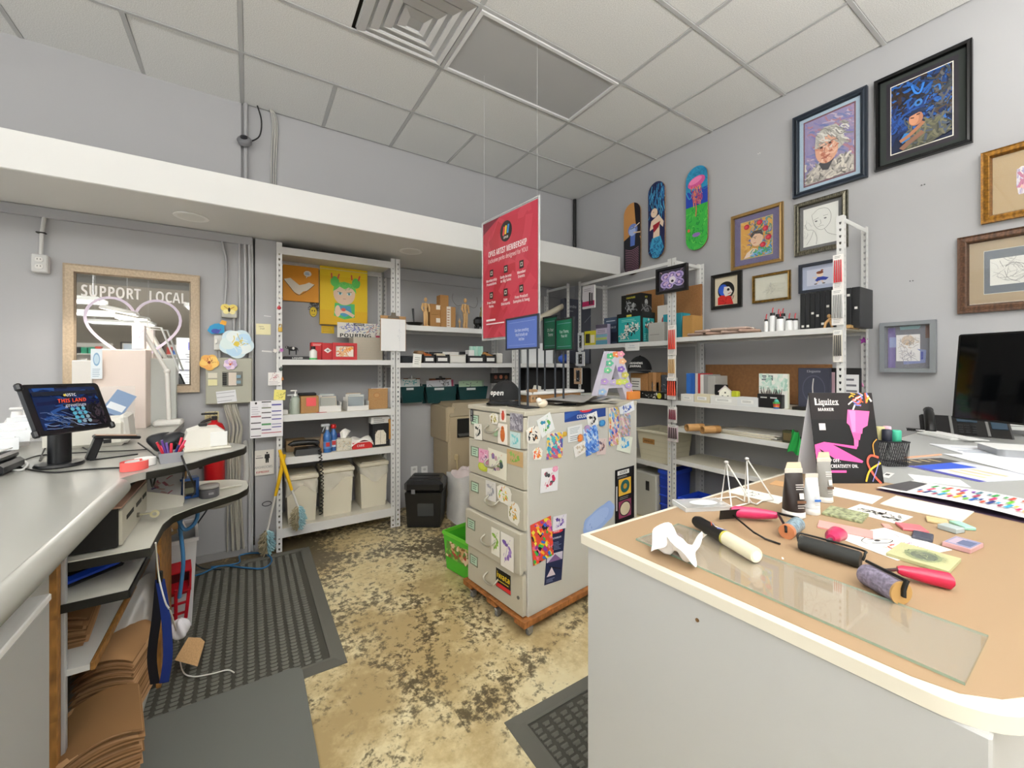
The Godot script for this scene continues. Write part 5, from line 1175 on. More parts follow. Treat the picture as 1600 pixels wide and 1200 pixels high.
	var dv := (pb - pa) / 2
	put(t, "barrel", MB.new().tube([-dv * 0.7, dv], 0.006, 8), mt("dcd9cc", 0.4))
	put(t, "tip", MB.new().tube([-dv, -dv * 0.7], [0.0015, 0.006], 8), mt("3a3a38", 0.4))
	# --- on the upper counter: tablet
	var c := Vector3(-0.664, TY, -2.46)
	t = thing("tablet_stand", "black tablet on a pillar stand showing a blue screen", "tablet", c)
	var blk := mt("101216", 0.35)
	put(t, "base", MB.new().lathe(Vector3.ZERO, [0, 0, 0.072, 0, 0.075, 0.006, 0.07, 0.015, 0, 0.017], 32), blk)
	put(t, "pillar", MB.new().cyl(Vector3(0, 0.015, 0), 0.035, 0.14, 28), blk)
	var sw := 0.29; var shh := 0.205
	var head := put(t, "tablet_case", MB.new().prism(rr(sw, shh, 0.016), -0.016, 0.0).at(Vector3.ZERO).box(Vector3(0, 0, -0.02), Vector3(0.1, 0.1, 0.02), 0.006), blk)
	head.transform = Transform3D(Basis(Vector3(0.534, -0.018, -0.846), Vector3(-0.301, 0.93, -0.21), Vector3(0.79, 0.367, 0.491)).orthonormalized(), Vector3(-0.611, 1.33, -2.376) - c)
	var cl := MB.new()
	for e in [[-1, 1], [1, -1], [-1, -1]]: cl.box(Vector3(e[0] * sw * 0.5, e[1] * shh * 0.46, -0.006), Vector3(0.02, 0.03, 0.022), 0.006)
	put(head, "clamp", cl, blk)
	var k := Ink.new(sw * 0.84, shh * 0.84, "12264f")
	k.dab(0.0, 0.0, 1.0, 1.0, 90, ["1a3a78", "0e1c3e", "234a8a", "0c1530"], 0.09, 0.012, 12, 0.15).p([0.55, 0.55, 0.8, 0.45, 1, 0.5, 1, 1, 0.35, 1], "191720").dab(0.5, 0.52, 1, 1, 70, ["2a2630", "120f16", "38303a"], 0.03, 0.008, 6).dab(0.0, 0.5, 0.6, 1, 30, ["6a86b8", "8fa6cc"], 0.06, 0.0016, 9, 0.4).r(0, 0.1, 1, 0.2, "1a2030")
	k.t("USTC", 0.56, 0.2, 0.07, "dfe6ea", 0, true).t("THIS LAND", 0.55, 0.34, 0.09, "e8502c", 0, true, 1.0, false, 0.2).t("greetings", 0.58, 0.46, 0.07, "dfe6f0", 0, false, 1.1, true, 0.3)
	k.e(0.46, 0.2, 0.022, 0.03, "d8c050")
	for i in 3:
		for j in 4: k.e(0.5 + i * 0.085 + j * 0.012, 0.56 + j * 0.105, 0.032, 0.045, "59a8c4" if i + j < 4 else "8aa0b0")
	var scr := put(head, "screen", k, ink_mat(0.15), Vector3(0, 0, 0.0008))
	scr.name = "screen"
	# barcode scanner stand
	c = ony(176, 713, TY)
	t = thing("scanner_stand", "black angled scanner stand with copper top plate", "scanner", c, 20)
	put(t, "base", MB.new().box(Vector3(0, 0.003, 0), Vector3(0.16, 0.006, 0.1), 0.002), blk)
	put(t, "upright", MB.new().at(Vector3(-0.06, 0.045, 0), Vector3(0, 0, -18)).box(Vector3.ZERO, Vector3(0.03, 0.1, 0.05), 0.004), blk)
	put(t, "head", MB.new().at(Vector3(0.015, 0.088, 0), Vector3(0, 0, -8)).box(Vector3.ZERO, Vector3(0.16, 0.014, 0.055), 0.004), blk)
	put(t, "copper_plate", MB.new().at(Vector3(0.012, 0.097, 0), Vector3(0, 0, -8)).box(Vector3.ZERO, Vector3(0.14, 0.003, 0.05), 0.001), mt("9a7358", 0.4, 0.2))
	# receipt printer, acrylic holder, boxes, lamp at the wall end
	c = Vector3(-0.80, TY, -2.95)
	t = thing("receipt_printer", "cream desktop printer behind the scanner stand", "printer", Vector3(-0.70, TY, -3.02), 4)
	put(t, "body", MB.new().box(Vector3(0, 0.07, 0), Vector3(0.3, 0.14, 0.26), 0.02), mt("dad7cc", 0.45))
	put(t, "cover", MB.new().at(Vector3(0.14, 0.085, 0), Vector3(0, 0, 6)).box(Vector3.ZERO, Vector3(0.04, 0.15, 0.24), 0.015), mt("e4e2da", 0.4))
	put(t, "socket", MB.new().box(Vector3(0.08, 0.03, 0.131), Vector3(0.03, 0.02, 0.003)), mt("1c1c1c", 0.5))
	t = thing("acrylic_holder", "clear acrylic stand holding art leaflets behind printer", "leaflet holder", Vector3(-0.83, TY, -3.42), 10)
	var acr := clear_mat("f2f6f6", 0.14, 0.03)
	put(t, "front_panel", MB.new().at(Vector3(0, 0.15, 0.05), Vector3(-10, 0, 0)).box(Vector3.ZERO, Vector3(0.46, 0.29, 0.004)), acr)
	put(t, "base", MB.new().box(Vector3(0, 0.003, 0.02), Vector3(0.46, 0.005, 0.14)), acr)
	put(t, "leaflet", Ink.new(0.2, 0.24, "cbbcae").e(0.6, 0.3, 0.3, 0.14, "f0ece6").t("Canvas", 0.6, 0.3, 0.07, "6a5a50", 0, false, 1, true).r(0, 0.55, 1, 1, "d8cfc8").dab(0.0, 0.5, 1, 1, 20, ["8a6a50", "efe6da", "b09a80"], 0.05, 0.014, 4), ink_mat(), Vector3(-0.02, 0.15, 0.03), Vector3(-10, 0, 0))
	put(t, "blue_leaflet", Ink.new(0.1, 0.26, "7a92b4").r(0.1, 0.3, 0.9, 0.45, "e6ecf2").r(0.1, 0.55, 0.9, 0.85, "44587a"), ink_mat(), Vector3(0.13, 0.14, 0.06), Vector3(-10, 0, -30))
	put(t, "white_sheet", MB.new().at(Vector3(-0.16, 0.13, 0.04), Vector3(-10, 0, 4)).box(Vector3.ZERO, Vector3(0.12, 0.22, 0.002)), mt("f2f0ec", 0.6))
	var R := fz(112, 563, 144, 640, -3.6, TY); bx("white_carton", "plain white carton standing left of the peach carton", "carton", R, 0.16, mt("e4e0da", 0.6))
	R = fz(143, 546, 228, 640, -3.62, TY); bx("white_carton", "large pale peach carton in front of the mirror", "carton", R, 0.2, mt("ecdcd2", 0.6))
	R = fz(142, 545, 160, 592, -3.6); flat("leaflet", "white leaflet with blue oval emblem on the carton", "leaflet", R, Ink.new(R.w, R.h, "e8f0f6").e(0.5, 0.35, 0.3, 0.22, "8ab0d0").e(0.5, 0.35, 0.22, 0.16, "c6dcea").lines(0.15, 0.65, 0.85, 0.95, 5, "a8bccc"))
	R = fz(206, 508, 226, 545, -3.66); t = bx("slim_carton", "slim white carton standing on the peach carton", "carton", R, 0.06, mt("f2eae8", 0.6), Ink.new(R.w, R.h).dab(0.45, 0.15, 0.85, 0.6, 14, ["b0a6b8"], 0.02, 0.0015, 3)); t.position.y = R.p.y
	R = fz(226, 560, 275, 645, -3.78, TY); bx("white_carton", "white and grey carton against the mirror's corner", "carton", R, 0.08, mt("d6dad6", 0.5))
	t = thing("desk_lamp", "white jointed desk lamp with a glowing oval head", "lamp", Vector3(-0.47, TY, -3.72))
	var wl := mt("eeece6", 0.4)
	put(t, "base", MB.new().box(Vector3(0, 0.02, 0), Vector3(0.16, 0.04, 0.13), 0.012), wl)
	put(t, "post", MB.new().tube([Vector3(0, 0.03, 0), Vector3(-0.01, 0.38, 0)], 0.014, 12), wl)
	var j1 := Vector3(-0.01, 0.38, 0); var j2 := onz(213, 500, -3.70) - t.position; var hd := onz(187, 487, -3.66) - t.position
	put(t, "lower_arm", MB.new().tube([j1, j2], 0.013, 10).ball(j1, Vector3.ONE * 0.02), wl)
	put(t, "second_arm", MB.new().tube([onz(225, 510, -3.72) - t.position, onz(252, 512, -3.72) - t.position, onz(280, 580, -3.74) - t.position], 0.006, 8), mt("c9ccca", 0.35))
	put(t, "head", MB.new().at(hd, Vector3(0, 0, -12)).lathe(Vector3.ZERO, [0, 0.02, 0.09, 0.02, 0.1, 0.008, 0.1, -0.004, 0.096, -0.004], 28, 0.8), wl)
	put(t, "glowing_ring", MB.new().at(hd + Vector3(0, -0.004, 0), Vector3(0, 0, -12)).lathe(Vector3.ZERO, [0, 0, 0.095, 0], 28, 0.8), glow_mat("fff6ec", 2.5))
	var l := AreaLight3D.new(); l.name = "lamp_light"; t.add_child(l); l.position = hd + Vector3(0, -0.015, 0); l.rotation_degrees = Vector3(-90, 0, 0)
	l.area_size = Vector2(0.17, 0.14); l.light_energy = 0.35; l.light_color = Color("fff4e6"); l.shadow_enabled = true
	# on the lobe: card printer, pouch, pens, paper loop, stapler
	t = thing("card_printer", "small rounded white card printer on the counter lobe", "printer", Vector3(-0.185, TY, -2.6), 8)
	put(t, "body", MB.new().at(Vector3(0, 0.055, 0)).prism(pv([-0.085, -0.055, 0.085, -0.055, 0.085, 0.02, 0.05, 0.05, -0.03, 0.055, -0.075, 0.04, -0.088, 0.0]), -0.07, 0.07), mt("e0ddd4", 0.4))
	put(t, "cover", MB.new().box(Vector3(0.05, 0.05, 0.072), Vector3(0.07, 0.07, 0.004), 0.001), mt("ebebe8", 0.4))
	put(t, "base_plate", MB.new().box(Vector3(0, 0.006, 0.02), Vector3(0.2, 0.012, 0.16), 0.004), mt("cfcbbd", 0.4))
	put(t, "clip", MB.new().box(Vector3(-0.01, 0.117, -0.02), Vector3(0.035, 0.014, 0.03), 0.003), mt("141414", 0.5))
	t = thing("black_pouch", "black zip pouch slumped behind the pen basket", "pouch", Vector3(-0.33, TY, -2.62), 20)
	put(t, "pouch", MB.new().grid(func(u: float, v: float) -> Vector3:
		var a := TAU * u; var rd := sin(PI * clampf(v, 0.001, 0.999)) * (1.0 + 0.12 * sin(a * 3.0 + v * 5.0))
		return Vector3(cos(a) * 0.085 * rd, 0.045 - cos(PI * v) * 0.045 + 0.012 * sin(a * 2.0) * rd, sin(a) * 0.06 * rd), 24, 12), mt("14161c", 0.45))
	t = thing("pen_basket", "grey mesh basket stuffed with red and pink pens", "pen basket", Vector3(-0.285, TY, -2.3), 10)
	put(t, "basket", MB.new().taper(Vector3.ZERO, Vector2(0.07, 0.06), Vector2(0.085, 0.075), 0.045, false), mt("8f9096", 0.4))
	for q in 9:
		var g := q * 1.7
		put(t, "pen", MB.new().tube([Vector3(sin(g) * 0.02, 0.02, cos(g) * 0.018), Vector3(sin(g) * 0.05, 0.085 + 0.02 * sin(q * 3.0), cos(g) * 0.04)], 0.005, 6), mt(["d8334a", "e2486a", "5a3a8a", "c02a3a", "2a2a6a"][q % 5], 0.4))
	t = thing("paper_loop", "red and white paper strip coiled over the counter edge", "paper strip", Vector3(-0.385, TY + 0.002, -2.2), 35)
	for e in [[0.045, "e8605a"], [0.03, "ecebe8"]]:
		put(t, "strip", MB.new().grid(func(u: float, v: float) -> Vector3: return Vector3(cos(TAU * u * 0.8 + 0.6) * e[0], (v - 0.0) * 0.035, sin(TAU * u * 0.8 + 0.6) * e[0] * 0.8), 28, 1), mt(e[1], 0.6))
	put(t, "label_roll", MB.new().cyl(Vector3(0.06, 0.0, -0.05), 0.035, 0.03, 20), mt("efeeea", 0.6))
	# phone at the frame's edge, pump bottle, card rack
	t = thing("desk_phone", "dark grey desk telephone at the counter's left end", "telephone", Vector3(-0.83, TY, -2.43), 0)
	put(t, "base", MB.new().box(Vector3(0, 0.022, 0), Vector3(0.1, 0.044, 0.2), 0.012), mt("26282c", 0.4))
	put(t, "upper", MB.new().at(Vector3(-0.01, 0.055, 0), Vector3(0, 0, 6)).box(Vector3.ZERO, Vector3(0.09, 0.03, 0.19), 0.01), mt("33363b", 0.4))
	put(t, "paper", MB.new().at(Vector3(-0.015, 0.078, -0.03), Vector3(0, 0, 10)).box(Vector3.ZERO, Vector3(0.07, 0.003, 0.1)), mt("eeeeec", 0.6))
	t = thing("gel_dispenser", "white pump bottle behind the tablet stand", "bottle", Vector3(-1.02, TY, -3.2))
	put(t, "bottle", MB.new().lathe(Vector3.ZERO, [0, 0, 0.045, 0, 0.045, 0.12, 0.035, 0.14, 0.02, 0.15, 0, 0.15], 20), mt("eceae8", 0.4))
	put(t, "pump", MB.new().cyl(Vector3(0, 0.15, 0), 0.022, 0.03, 14, 0.018).box(Vector3(0.0, 0.195, 0), Vector3(0.05, 0.012, 0.02), 0.004), mt("f4f4f2", 0.4))
	t = thing("card_rack", "clear stepped rack of white cards behind the telephone", "card rack", Vector3(-0.99, TY, -2.95), 12)
	for q in 4:
		put(t, "tier", MB.new().at(Vector3(q * 0.03 - 0.02, 0.012 + q * 0.028, -q * 0.06), Vector3(-18, 0, 0)).box(Vector3(0, 0.03, 0), Vector3(0.15, 0.06, 0.006), 0.001), clear_mat("e8eef2", 0.35, 0.08))
		put(t, "cards", MB.new().at(Vector3(q * 0.03 - 0.02, 0.014 + q * 0.028, -q * 0.06 - 0.012), Vector3(-18, 0, 0)).box(Vector3(0, 0.035, 0), Vector3(0.12, 0.06, 0.012), 0.001), mt("f0f0f2", 0.6))
	# cables on the counter
	wire("black cable running from telephone to the counter's edge", [ony(25, 728, TY + 0.004), ony(48, 734, TY + 0.004), ony(85, 738, TY + 0.004), ony(130, 734, TY + 0.004), ony(180, 731, TY + 0.004), ony(212, 731, TY + 0.006), ony(232, 738, TY - 0.02), Vector3(-0.345, 0.98, -2.3), Vector3(-0.34, 1.02, -2.36), ony(258, 728, TY - 0.01), ony(238, 708, TY + 0.02), ony(216, 692, TY + 0.05)], 0.0035, "141414")
	wire("thin black cable curving behind the tablet pillar", [ony(30, 722, TY + 0.004), ony(60, 712, TY + 0.004), ony(110, 708, TY + 0.004), ony(150, 706, TY + 0.004), ony(200, 704, TY + 0.004), ony(230, 702, TY + 0.004)], 0.003, "1a1a1c")
	wire("black cord crossing from the pillar to the printer", [ony(62, 720, TY + 0.004), ony(72, 698, TY + 0.02), ony(84, 690, TY + 0.02), ony(110, 692, TY + 0.01), ony(142, 705, TY + 0.004)], 0.003, "202022")
	wire("white looped cord beside the telephone", [ony(20, 735, TY + 0.004), ony(35, 734, TY + 0.004), ony(43, 726, TY + 0.006), ony(36, 720, TY + 0.006), ony(26, 722, TY + 0.004)], 0.005, "e4e4e2")
	wire("black cords dangling between pen basket and desk lobe", [ony(255, 680, TY + 0.05), ony(278, 694, TY + 0.04), Vector3(-0.24, TY + 0.02, -2.25), Vector3(-0.2, 0.99, -2.22), Vector3(-0.215, 0.9, -2.45), Vector3(-0.24, 0.84, -2.6)], 0.004, "121212")
	# below the desk: blue tablet with strap, waste bin with baskets, cords
	t = thing("blue_tablet", "bright blue cased tablet lying on the tray shelf", "tablet", Vector3(-0.56, 0.70, -2.18), 0)
	put(t, "case", MB.new().at(Vector3(0, 0.02, 0), Vector3(0, 35, 4)).box(Vector3.ZERO, Vector3(0.24, 0.034, 0.16), 0.012), mt("1d4fd0", 0.4))
	put(t, "screen", MB.new().at(Vector3(0, 0.039, 0), Vector3(0, 35, 4)).box(Vector3.ZERO, Vector3(0.19, 0.004, 0.12), 0.001), mt("0a0c14", 0.15))
	put(t, "bumper", MB.new().at(Vector3(0, 0.01, 0), Vector3(0, 35, 4)).box(Vector3.ZERO, Vector3(0.25, 0.014, 0.17), 0.006), mt("0e0f12", 0.5))
	var s0 := Vector3(-0.47, 0.74, -2.22)
	t = thing("lanyard", "blue and black lanyard strap hanging from the tray shelf", "lanyard", s0)
	put(t, "blue_webbing", MB.new().ribbon([Vector3.ZERO, Vector3(0.06, 0.025, 0.01), Vector3(0.13, 0.012, 0.0), Vector3(0.155, -0.03, 0.0), Vector3(0.16, -0.1, 0.0)], Vector3(0.2, 0.3, 0.93).normalized(), 0.028), mt("2a62d8", 0.6))
	put(t, "buckle", MB.new().box(Vector3(0.16, -0.12, 0.0), Vector3(0.02, 0.05, 0.012), 0.004), mt("101010", 0.4))
	for e in [[0.0, 0.0], [0.03, 0.012]]:
		put(t, "black_webbing", MB.new().ribbon([Vector3(0.16, -0.13, 0), Vector3(0.15 + e[0], -0.28, e[1]), Vector3(0.135 + e[0] * 1.8, -0.44, e[1] * 2), Vector3(0.145 + e[0], -0.56, e[1])], Vector3(0.95, 0, 0.3), 0.034), mt("0d0f18" if e[0] == 0.0 else "16307a", 0.6))
	t = thing("waste_bin", "white plastic bin with cardboard scraps under the desk", "bin", Vector3(-0.40, 0, -3.1), 6)
	put(t, "bin", MB.new().taper(Vector3(0, 0.0, 0), Vector2(0.22, 0.3), Vector2(0.27, 0.36), 0.52, false), mt("d8d8d8", 0.45))
	put(t, "rim", MB.new().at(Vector3(0, 0.52, 0), Vector3(-90, 0, 0)).ring(0.285, 0.375, [0, -0.02, 0, 0.0, 0.014, 0.0, 0.014, -0.02]), mt("e4e4e4", 0.4))
	for q in 5: put(t, "scrap", MB.new().at(Vector3(-0.06 + q * 0.03, 0.53 + 0.02 * (q % 2), 0.1 - q * 0.05), Vector3(40 * (q % 3), 30 * q, 25)).box(Vector3.ZERO, Vector3(0.1, 0.003, 0.07)), mt(["b98f5e", "efeeea", "c9a878"][q % 3], 0.8))
	t = thing("red_basket", "red plastic caddy basket hooked on the white bin", "basket", Vector3(-0.33, 0.34, -2.84), 8)
	put(t, "tray", MB.new().at(Vector3(0, 0, 0), Vector3(20, 0, 0)).ring(0.13, 0.14, [0, -0.05, 0, 0.03, 0.008, 0.03, 0.01, -0.05]), mt("c01828", 0.35))
	put(t, "tray_floor", MB.new().at(Vector3(0, 0, 0), Vector3(20, 0, 0)).box(Vector3(0, 0, -0.045), Vector3(0.12, 0.13, 0.006)), mt("4a1018", 0.4))
	for s in [-1.0, 0.0, 1.0]: put(t, "slat", MB.new().at(Vector3(s * 0.05, -0.15, -0.02), Vector3(14, 0, -s * 4)).box(Vector3.ZERO, Vector3(0.016, 0.2, 0.008), 0.002), mt("c01828", 0.35))
	for q in 3: put(t, "rung", MB.new().at(Vector3(0, -0.09 - q * 0.06, -0.02 - q * 0.012)).box(Vector3.ZERO, Vector3(0.115 - q * 0.01, 0.014, 0.008), 0.002), mt("b01424", 0.35))
	solo("cleaning_cloth", "crumpled white cloth hanging below the lanyard", "cloth", MB.new().grid(func(u: float, v: float) -> Vector3:
		var a := TAU * u; var rd := sin(PI * clampf(v, 0.001, 0.999)) * (1.0 + 0.18 * sin(a * 4.0 + v * 6.0))
		return Vector3(cos(a) * 0.035 * rd, 0.05 * cos(PI * v), sin(a) * 0.03 * rd), 24, 12), mt("eceaf0", 0.85), Vector3(-0.275, 0.24, -2.5))
	solo("paper_tag", "brown paper tag lying against the mat below the basket", "tag", MB.new().prism(pv([-0.06, 0, 0, 0.07, 0.045, 0.045, 0.06, 0.02, 0.02, -0.07]), 0, 0.003), mt("c39a6a", 0.8, 0, "fibre", 4), Vector3(-0.235, 0.12, -2.48), Vector3(-25, 20, 0))
	var wc := []
	for e in [[245, 845, 0.75, -0.30], [250, 900, 0.4, -0.30], [256, 960, 0.25, -0.29]]: wc.append(onx(e[0], e[1], e[3]))
	wire("white charging cord hanging down and curling over the mat", [onx(243, 848, -0.30), onx(248, 900, -0.305), onx(258, 940, -0.27), onx(268, 960, -0.24), ony(278, 1000, 0.03), ony(284, 1045, 0.025), ony(300, 1057, 0.025), ony(330, 1053, 0.025), ony(355, 1047, 0.025), ony(366, 1051, 0.025)], 0.003, "e6e4dc")
	wire("dark cord looping below the desk lobe", [Vector3(-0.26, 0.79, -2.9), Vector3(-0.2, 0.62, -3.3), onz(292, 848, LZ + 0.1), ony(310, 885, 0.02), ony(345, 890, 0.02)], 0.005, "26343e")
	# ribbed hose under the desk lobe
	solo("ribbed_hose", "grey ribbed cable sleeve slung below the desk lobe", "cable sleeve", MB.new().tube([Vector3(-0.23, 0.76, -2.75), Vector3(-0.17, 0.705, -2.85), Vector3(-0.09, 0.69, -2.95), Vector3(-0.03, 0.72, -3.05), Vector3(-0.01, 0.79, -3.2), Vector3(-0.02, 0.9, -3.8)], 0.018, 10, false, 1, 6), mt("a2a29e", 0.4))
	solo("cable_coil", "blue coiled cable tied under the desk lobe", "cable", MB.new().tube([Vector3(-0.3, 0.76, -2.6), Vector3(-0.27, 0.68, -2.6), Vector3(-0.23, 0.7, -2.6), Vector3(-0.22, 0.75, -2.62), Vector3(-0.26, 0.78, -2.62), Vector3(-0.29, 0.70, -2.64), Vector3(-0.28, 0.5, -2.66), Vector3(-0.3, 0.3, -2.7)], 0.009, 8, false, 1, 6), mt("3b78ac", 0.45))

# ---------- right wall
# frame(..., moulding profile, colours): hung flat on plane x
func framed(label: String, R: Dictionary, prof: Array, fm: Material, matb: String, inset: float, art: Callable, glossy := false) -> Node3D:
	var nrm := Basis(Vector3.UP, deg_to_rad(R.turn)) * Vector3.BACK
	var t := thing("picture_frame", label, "picture", R.p + Vector3(0, R.h / 2, 0) + nrm * 0.004, R.turn)
	var edge: float = prof[prof.size() - 2]
	put(t, "moulding", MB.new().ring(R.w, R.h, prof), fm)
	put(t, "mat_board", MB.new().box(Vector3(0, 0, 0.003), Vector3(R.w - edge * 2 + 0.006, R.h - edge * 2 + 0.006, 0.004)), mt(matb, 0.8))
	var w: float = R.w - (edge + inset) * 2; var h: float = R.h - (edge + inset) * 2
	var k := Ink.new(w, h)
	art.call(k)
	put(t, "picture", k, ink_mat(0.5), Vector3(0, 0, 0.0055))
	if glossy: put(t, "glass", MB.new().box(Vector3(0, 0, 0.0095), Vector3(R.w - edge * 2, R.h - edge * 2, 0.001)), clear_mat("ffffff", 0.03, 0.02))
	return t
func deck(label: String, R: Dictionary, art: Callable) -> void:
	var t := thing("skateboard_deck", label, "skateboard", R.p + Vector3(-0.035, R.h / 2, 0), -90)
	var w: float = R.w; var h: float = R.h
	var poly := PackedVector2Array()
	for k in 48:
		var a := TAU * k / 48.0
		poly.append(Vector2(cos(a) * w / 2, sin(a) * w / 2 * 1.05 + signf(sin(a)) * (h / 2 - w / 2 * 1.05)))
	put(t, "deck", MB.new().prism(poly, -0.012, 0.0), mt("b98e5c", 0.5, 0, "wood", 4.0))
	var k := Ink.new(w, h)
	k.mask = poly
	k.fill(poly, "3a3a44")
	art.call(k)
	# keep the painting inside the board's outline
	put(t, "painting", clip_ink(k, w, h), ink_mat(0.35), Vector3(0, 0, 0.0005))
	put(t, "hanger", MB.new().box(Vector3(0, h * 0.3, -0.023), Vector3(0.03, 0.05, 0.022)), mt("8a8a8a", 0.4))
func clip_ink(k: Ink, w: float, h: float) -> Ink:
	var r := w / 2; var hy := h / 2 - r * 1.05
	for i in k.b.v.size():
		var p: Vector3 = k.b.v[i]
		var y := clampf(p.y, -h / 2, h / 2)
		var lim := r
		if absf(y) > hy: lim = r * sqrt(maxf(0.0, 1.0 - pow((absf(y) - hy) / (r * 1.05), 2)))
		k.b.v[i] = Vector3(clampf(p.x, -lim, lim), y, p.z)
	return k

func right_wall_art() -> void:
	# skateboard decks
	deck("skateboard deck painted with a blue-faced smoking figure", fx(978, 318, 1004, 430, WX), func(k: Ink) -> void:
		k.r(0, 0, 1, 0.52, "c98f52").p([0.62, 0.0, 1, 0, 1, 0.5, 0.8, 0.45, 0.7, 0.25], "16141a").p([0, 0.5, 0.3, 0.46, 0.5, 0.4, 0.9, 0.42, 1, 0.55, 1, 1, 0, 1], "1c1a20").e(0.55, 0.38, 0.28, 0.085, "6f86c8").e(0.52, 0.4, 0.2, 0.06, "a9bce6").l([0.4, 0.36, 0.72, 0.35], 0.008, "262a44").p([0.4, 0.46, 0.7, 0.46, 0.66, 0.6, 0.4, 0.6], "5b78c2").l([0.65, 0.35, 0.95, 0.31], 0.012, "e8d2b4").l([0.6, 0.42, 1, 0.44], 0.014, "e2c49a")
		for q in 14: k.l([0.1, 0.63 + q * 0.024, 0.5, 0.66 + q * 0.024, 0.9, 0.63 + q * 0.024], 0.005, "b8869a"))
	deck("skateboard deck painted with a blue-haired mermaid in red top", fx(1016, 285, 1042, 404, WX), func(k: Ink) -> void:
		k.r(0, 0, 1, 1, "1d2450").dab(0.0, 0.02, 1, 0.4, 70, ["2f76b4", "3f9ccc", "1f4a86", "5ab4d8"], 0.12, 0.007, 3, 1.57).e(0.38, 0.4, 0.2, 0.06, "ecd0b4").p([0.2, 0.5, 0.65, 0.44, 0.95, 0.55, 0.9, 0.62, 0.7, 0.56, 0.7, 0.76, 0.3, 0.76, 0.35, 0.6, 0.1, 0.62], "ecd2b8").p([0.3, 0.56, 0.75, 0.53, 0.65, 0.6, 0.35, 0.66], "a01c2c").p([0.25, 0.73, 0.75, 0.72, 0.95, 0.88, 0.6, 1, 0.3, 1, 0.1, 0.86], "3f9fc8").dab(0.1, 0.78, 0.9, 1, 50, ["1b5f9a", "2a7fb4", "164a80"], 0.04, 0.008, 8).l([0.3, 0.39, 0.38, 0.39], 0.004, "40304a"))
	deck("skateboard deck painted with a pink jellyfish over green reef", fx(1075, 261, 1109, 391, WX), func(k: Ink) -> void:
		k.r(0, 0, 1, 0.3, "2f95c0").r(0, 0.28, 1, 0.5, "2747b4").r(0, 0.47, 1, 1, "3fb84a").dab(0, 0.5, 1, 1, 110, ["2a9a3c", "6fd25a", "58c44e", "1f8a48"], 0.04, 0.006, 2).dab(0, 0.02, 1, 0.28, 40, ["3aa6cc", "2a80b0"], 0.08, 0.008, 7, 0.3).e(0.5, 0.19, 0.4, 0.065, "d95a9a", 0.2).e(0.46, 0.17, 0.3, 0.035, "ee86b8", 0.2).dab(0.28, 0.22, 0.75, 0.42, 60, ["d85a4a", "e88a5a", "c04a6a", "f0a070"], 0.05, 0.006, 5, 1.57).l([0.45, 0.4, 0.5, 0.5, 0.48, 0.6], 0.01, "e06a5a").e(0.5, 0.82, 0.18, 0.025, "9a7ac0").e(0.15, 0.75, 0.06, 0.02, "d8604a"))
	var bevel := [0, -0.002, 0, 0.022, 0.006, 0.028, 0.022, 0.022, 0.03, 0.01]
	# chalk portrait
	framed("slate framed pastel portrait of a grey-haired person with glasses", fx(1241, 161, 1357, 294.5, WX), [0, -0.002, 0, 0.03, 0.012, 0.034, 0.026, 0.022, 0.034, 0.026, 0.044, 0.01], mt("2b3440", 0.4), "a9c2d6", 0.036, func(k: Ink) -> void:
		k.r(-0.03, -0.025, 1.03, 1.025, "6e2f42").r(0, 0, 1, 1, "8f85b4").dab(0, 0, 1, 0.75, 130, ["7a74b8", "a58cb4", "b0788c", "6a78b4", "c4b4c8"], 0.07, 0.012, 4, 0.6)
		k.p([0.02, 1, 0.05, 0.82, 0.3, 0.72, 0.5, 0.78, 0.75, 0.68, 1, 0.76, 1, 1], "b4ada6").dab(0.02, 0.75, 1, 1, 80, ["8e8a84", "c8c2b8", "6f6c68", "d8d2c6"], 0.05, 0.012, 6).p([0.3, 0.72, 0.62, 0.7, 0.5, 0.86, 0.38, 0.84], "4a4a4e")
		k.e(0.47, 0.52, 0.24, 0.23, "d8a58c").p([0.22, 0.5, 0.24, 0.28, 0.42, 0.18, 0.66, 0.2, 0.8, 0.34, 0.82, 0.54, 0.7, 0.6, 0.68, 0.4, 0.5, 0.32, 0.34, 0.36, 0.28, 0.48], "b9b6b0").dab(0.24, 0.18, 0.82, 0.5, 70, ["8c8a86", "d8d6d0", "a5a29c"], 0.06, 0.008, 9, 0.8)
		k.dab(0.3, 0.4, 0.66, 0.72, 50, ["c98a72", "e4b8a0", "b87460", "e8c4ae"], 0.03, 0.012, 3, 99, true).l([0.28, 0.48, 0.42, 0.47, 0.47, 0.46, 0.6, 0.43, 0.7, 0.44], 0.004, "5a504c").e(0.36, 0.49, 0.03, 0.015, "4a3c38").e(0.54, 0.46, 0.03, 0.015, "4a3c38").l([0.44, 0.5, 0.42, 0.58, 0.47, 0.59], 0.005, "a86a58").l([0.36, 0.66, 0.46, 0.66, 0.54, 0.63], 0.007, "a05a52"), true)
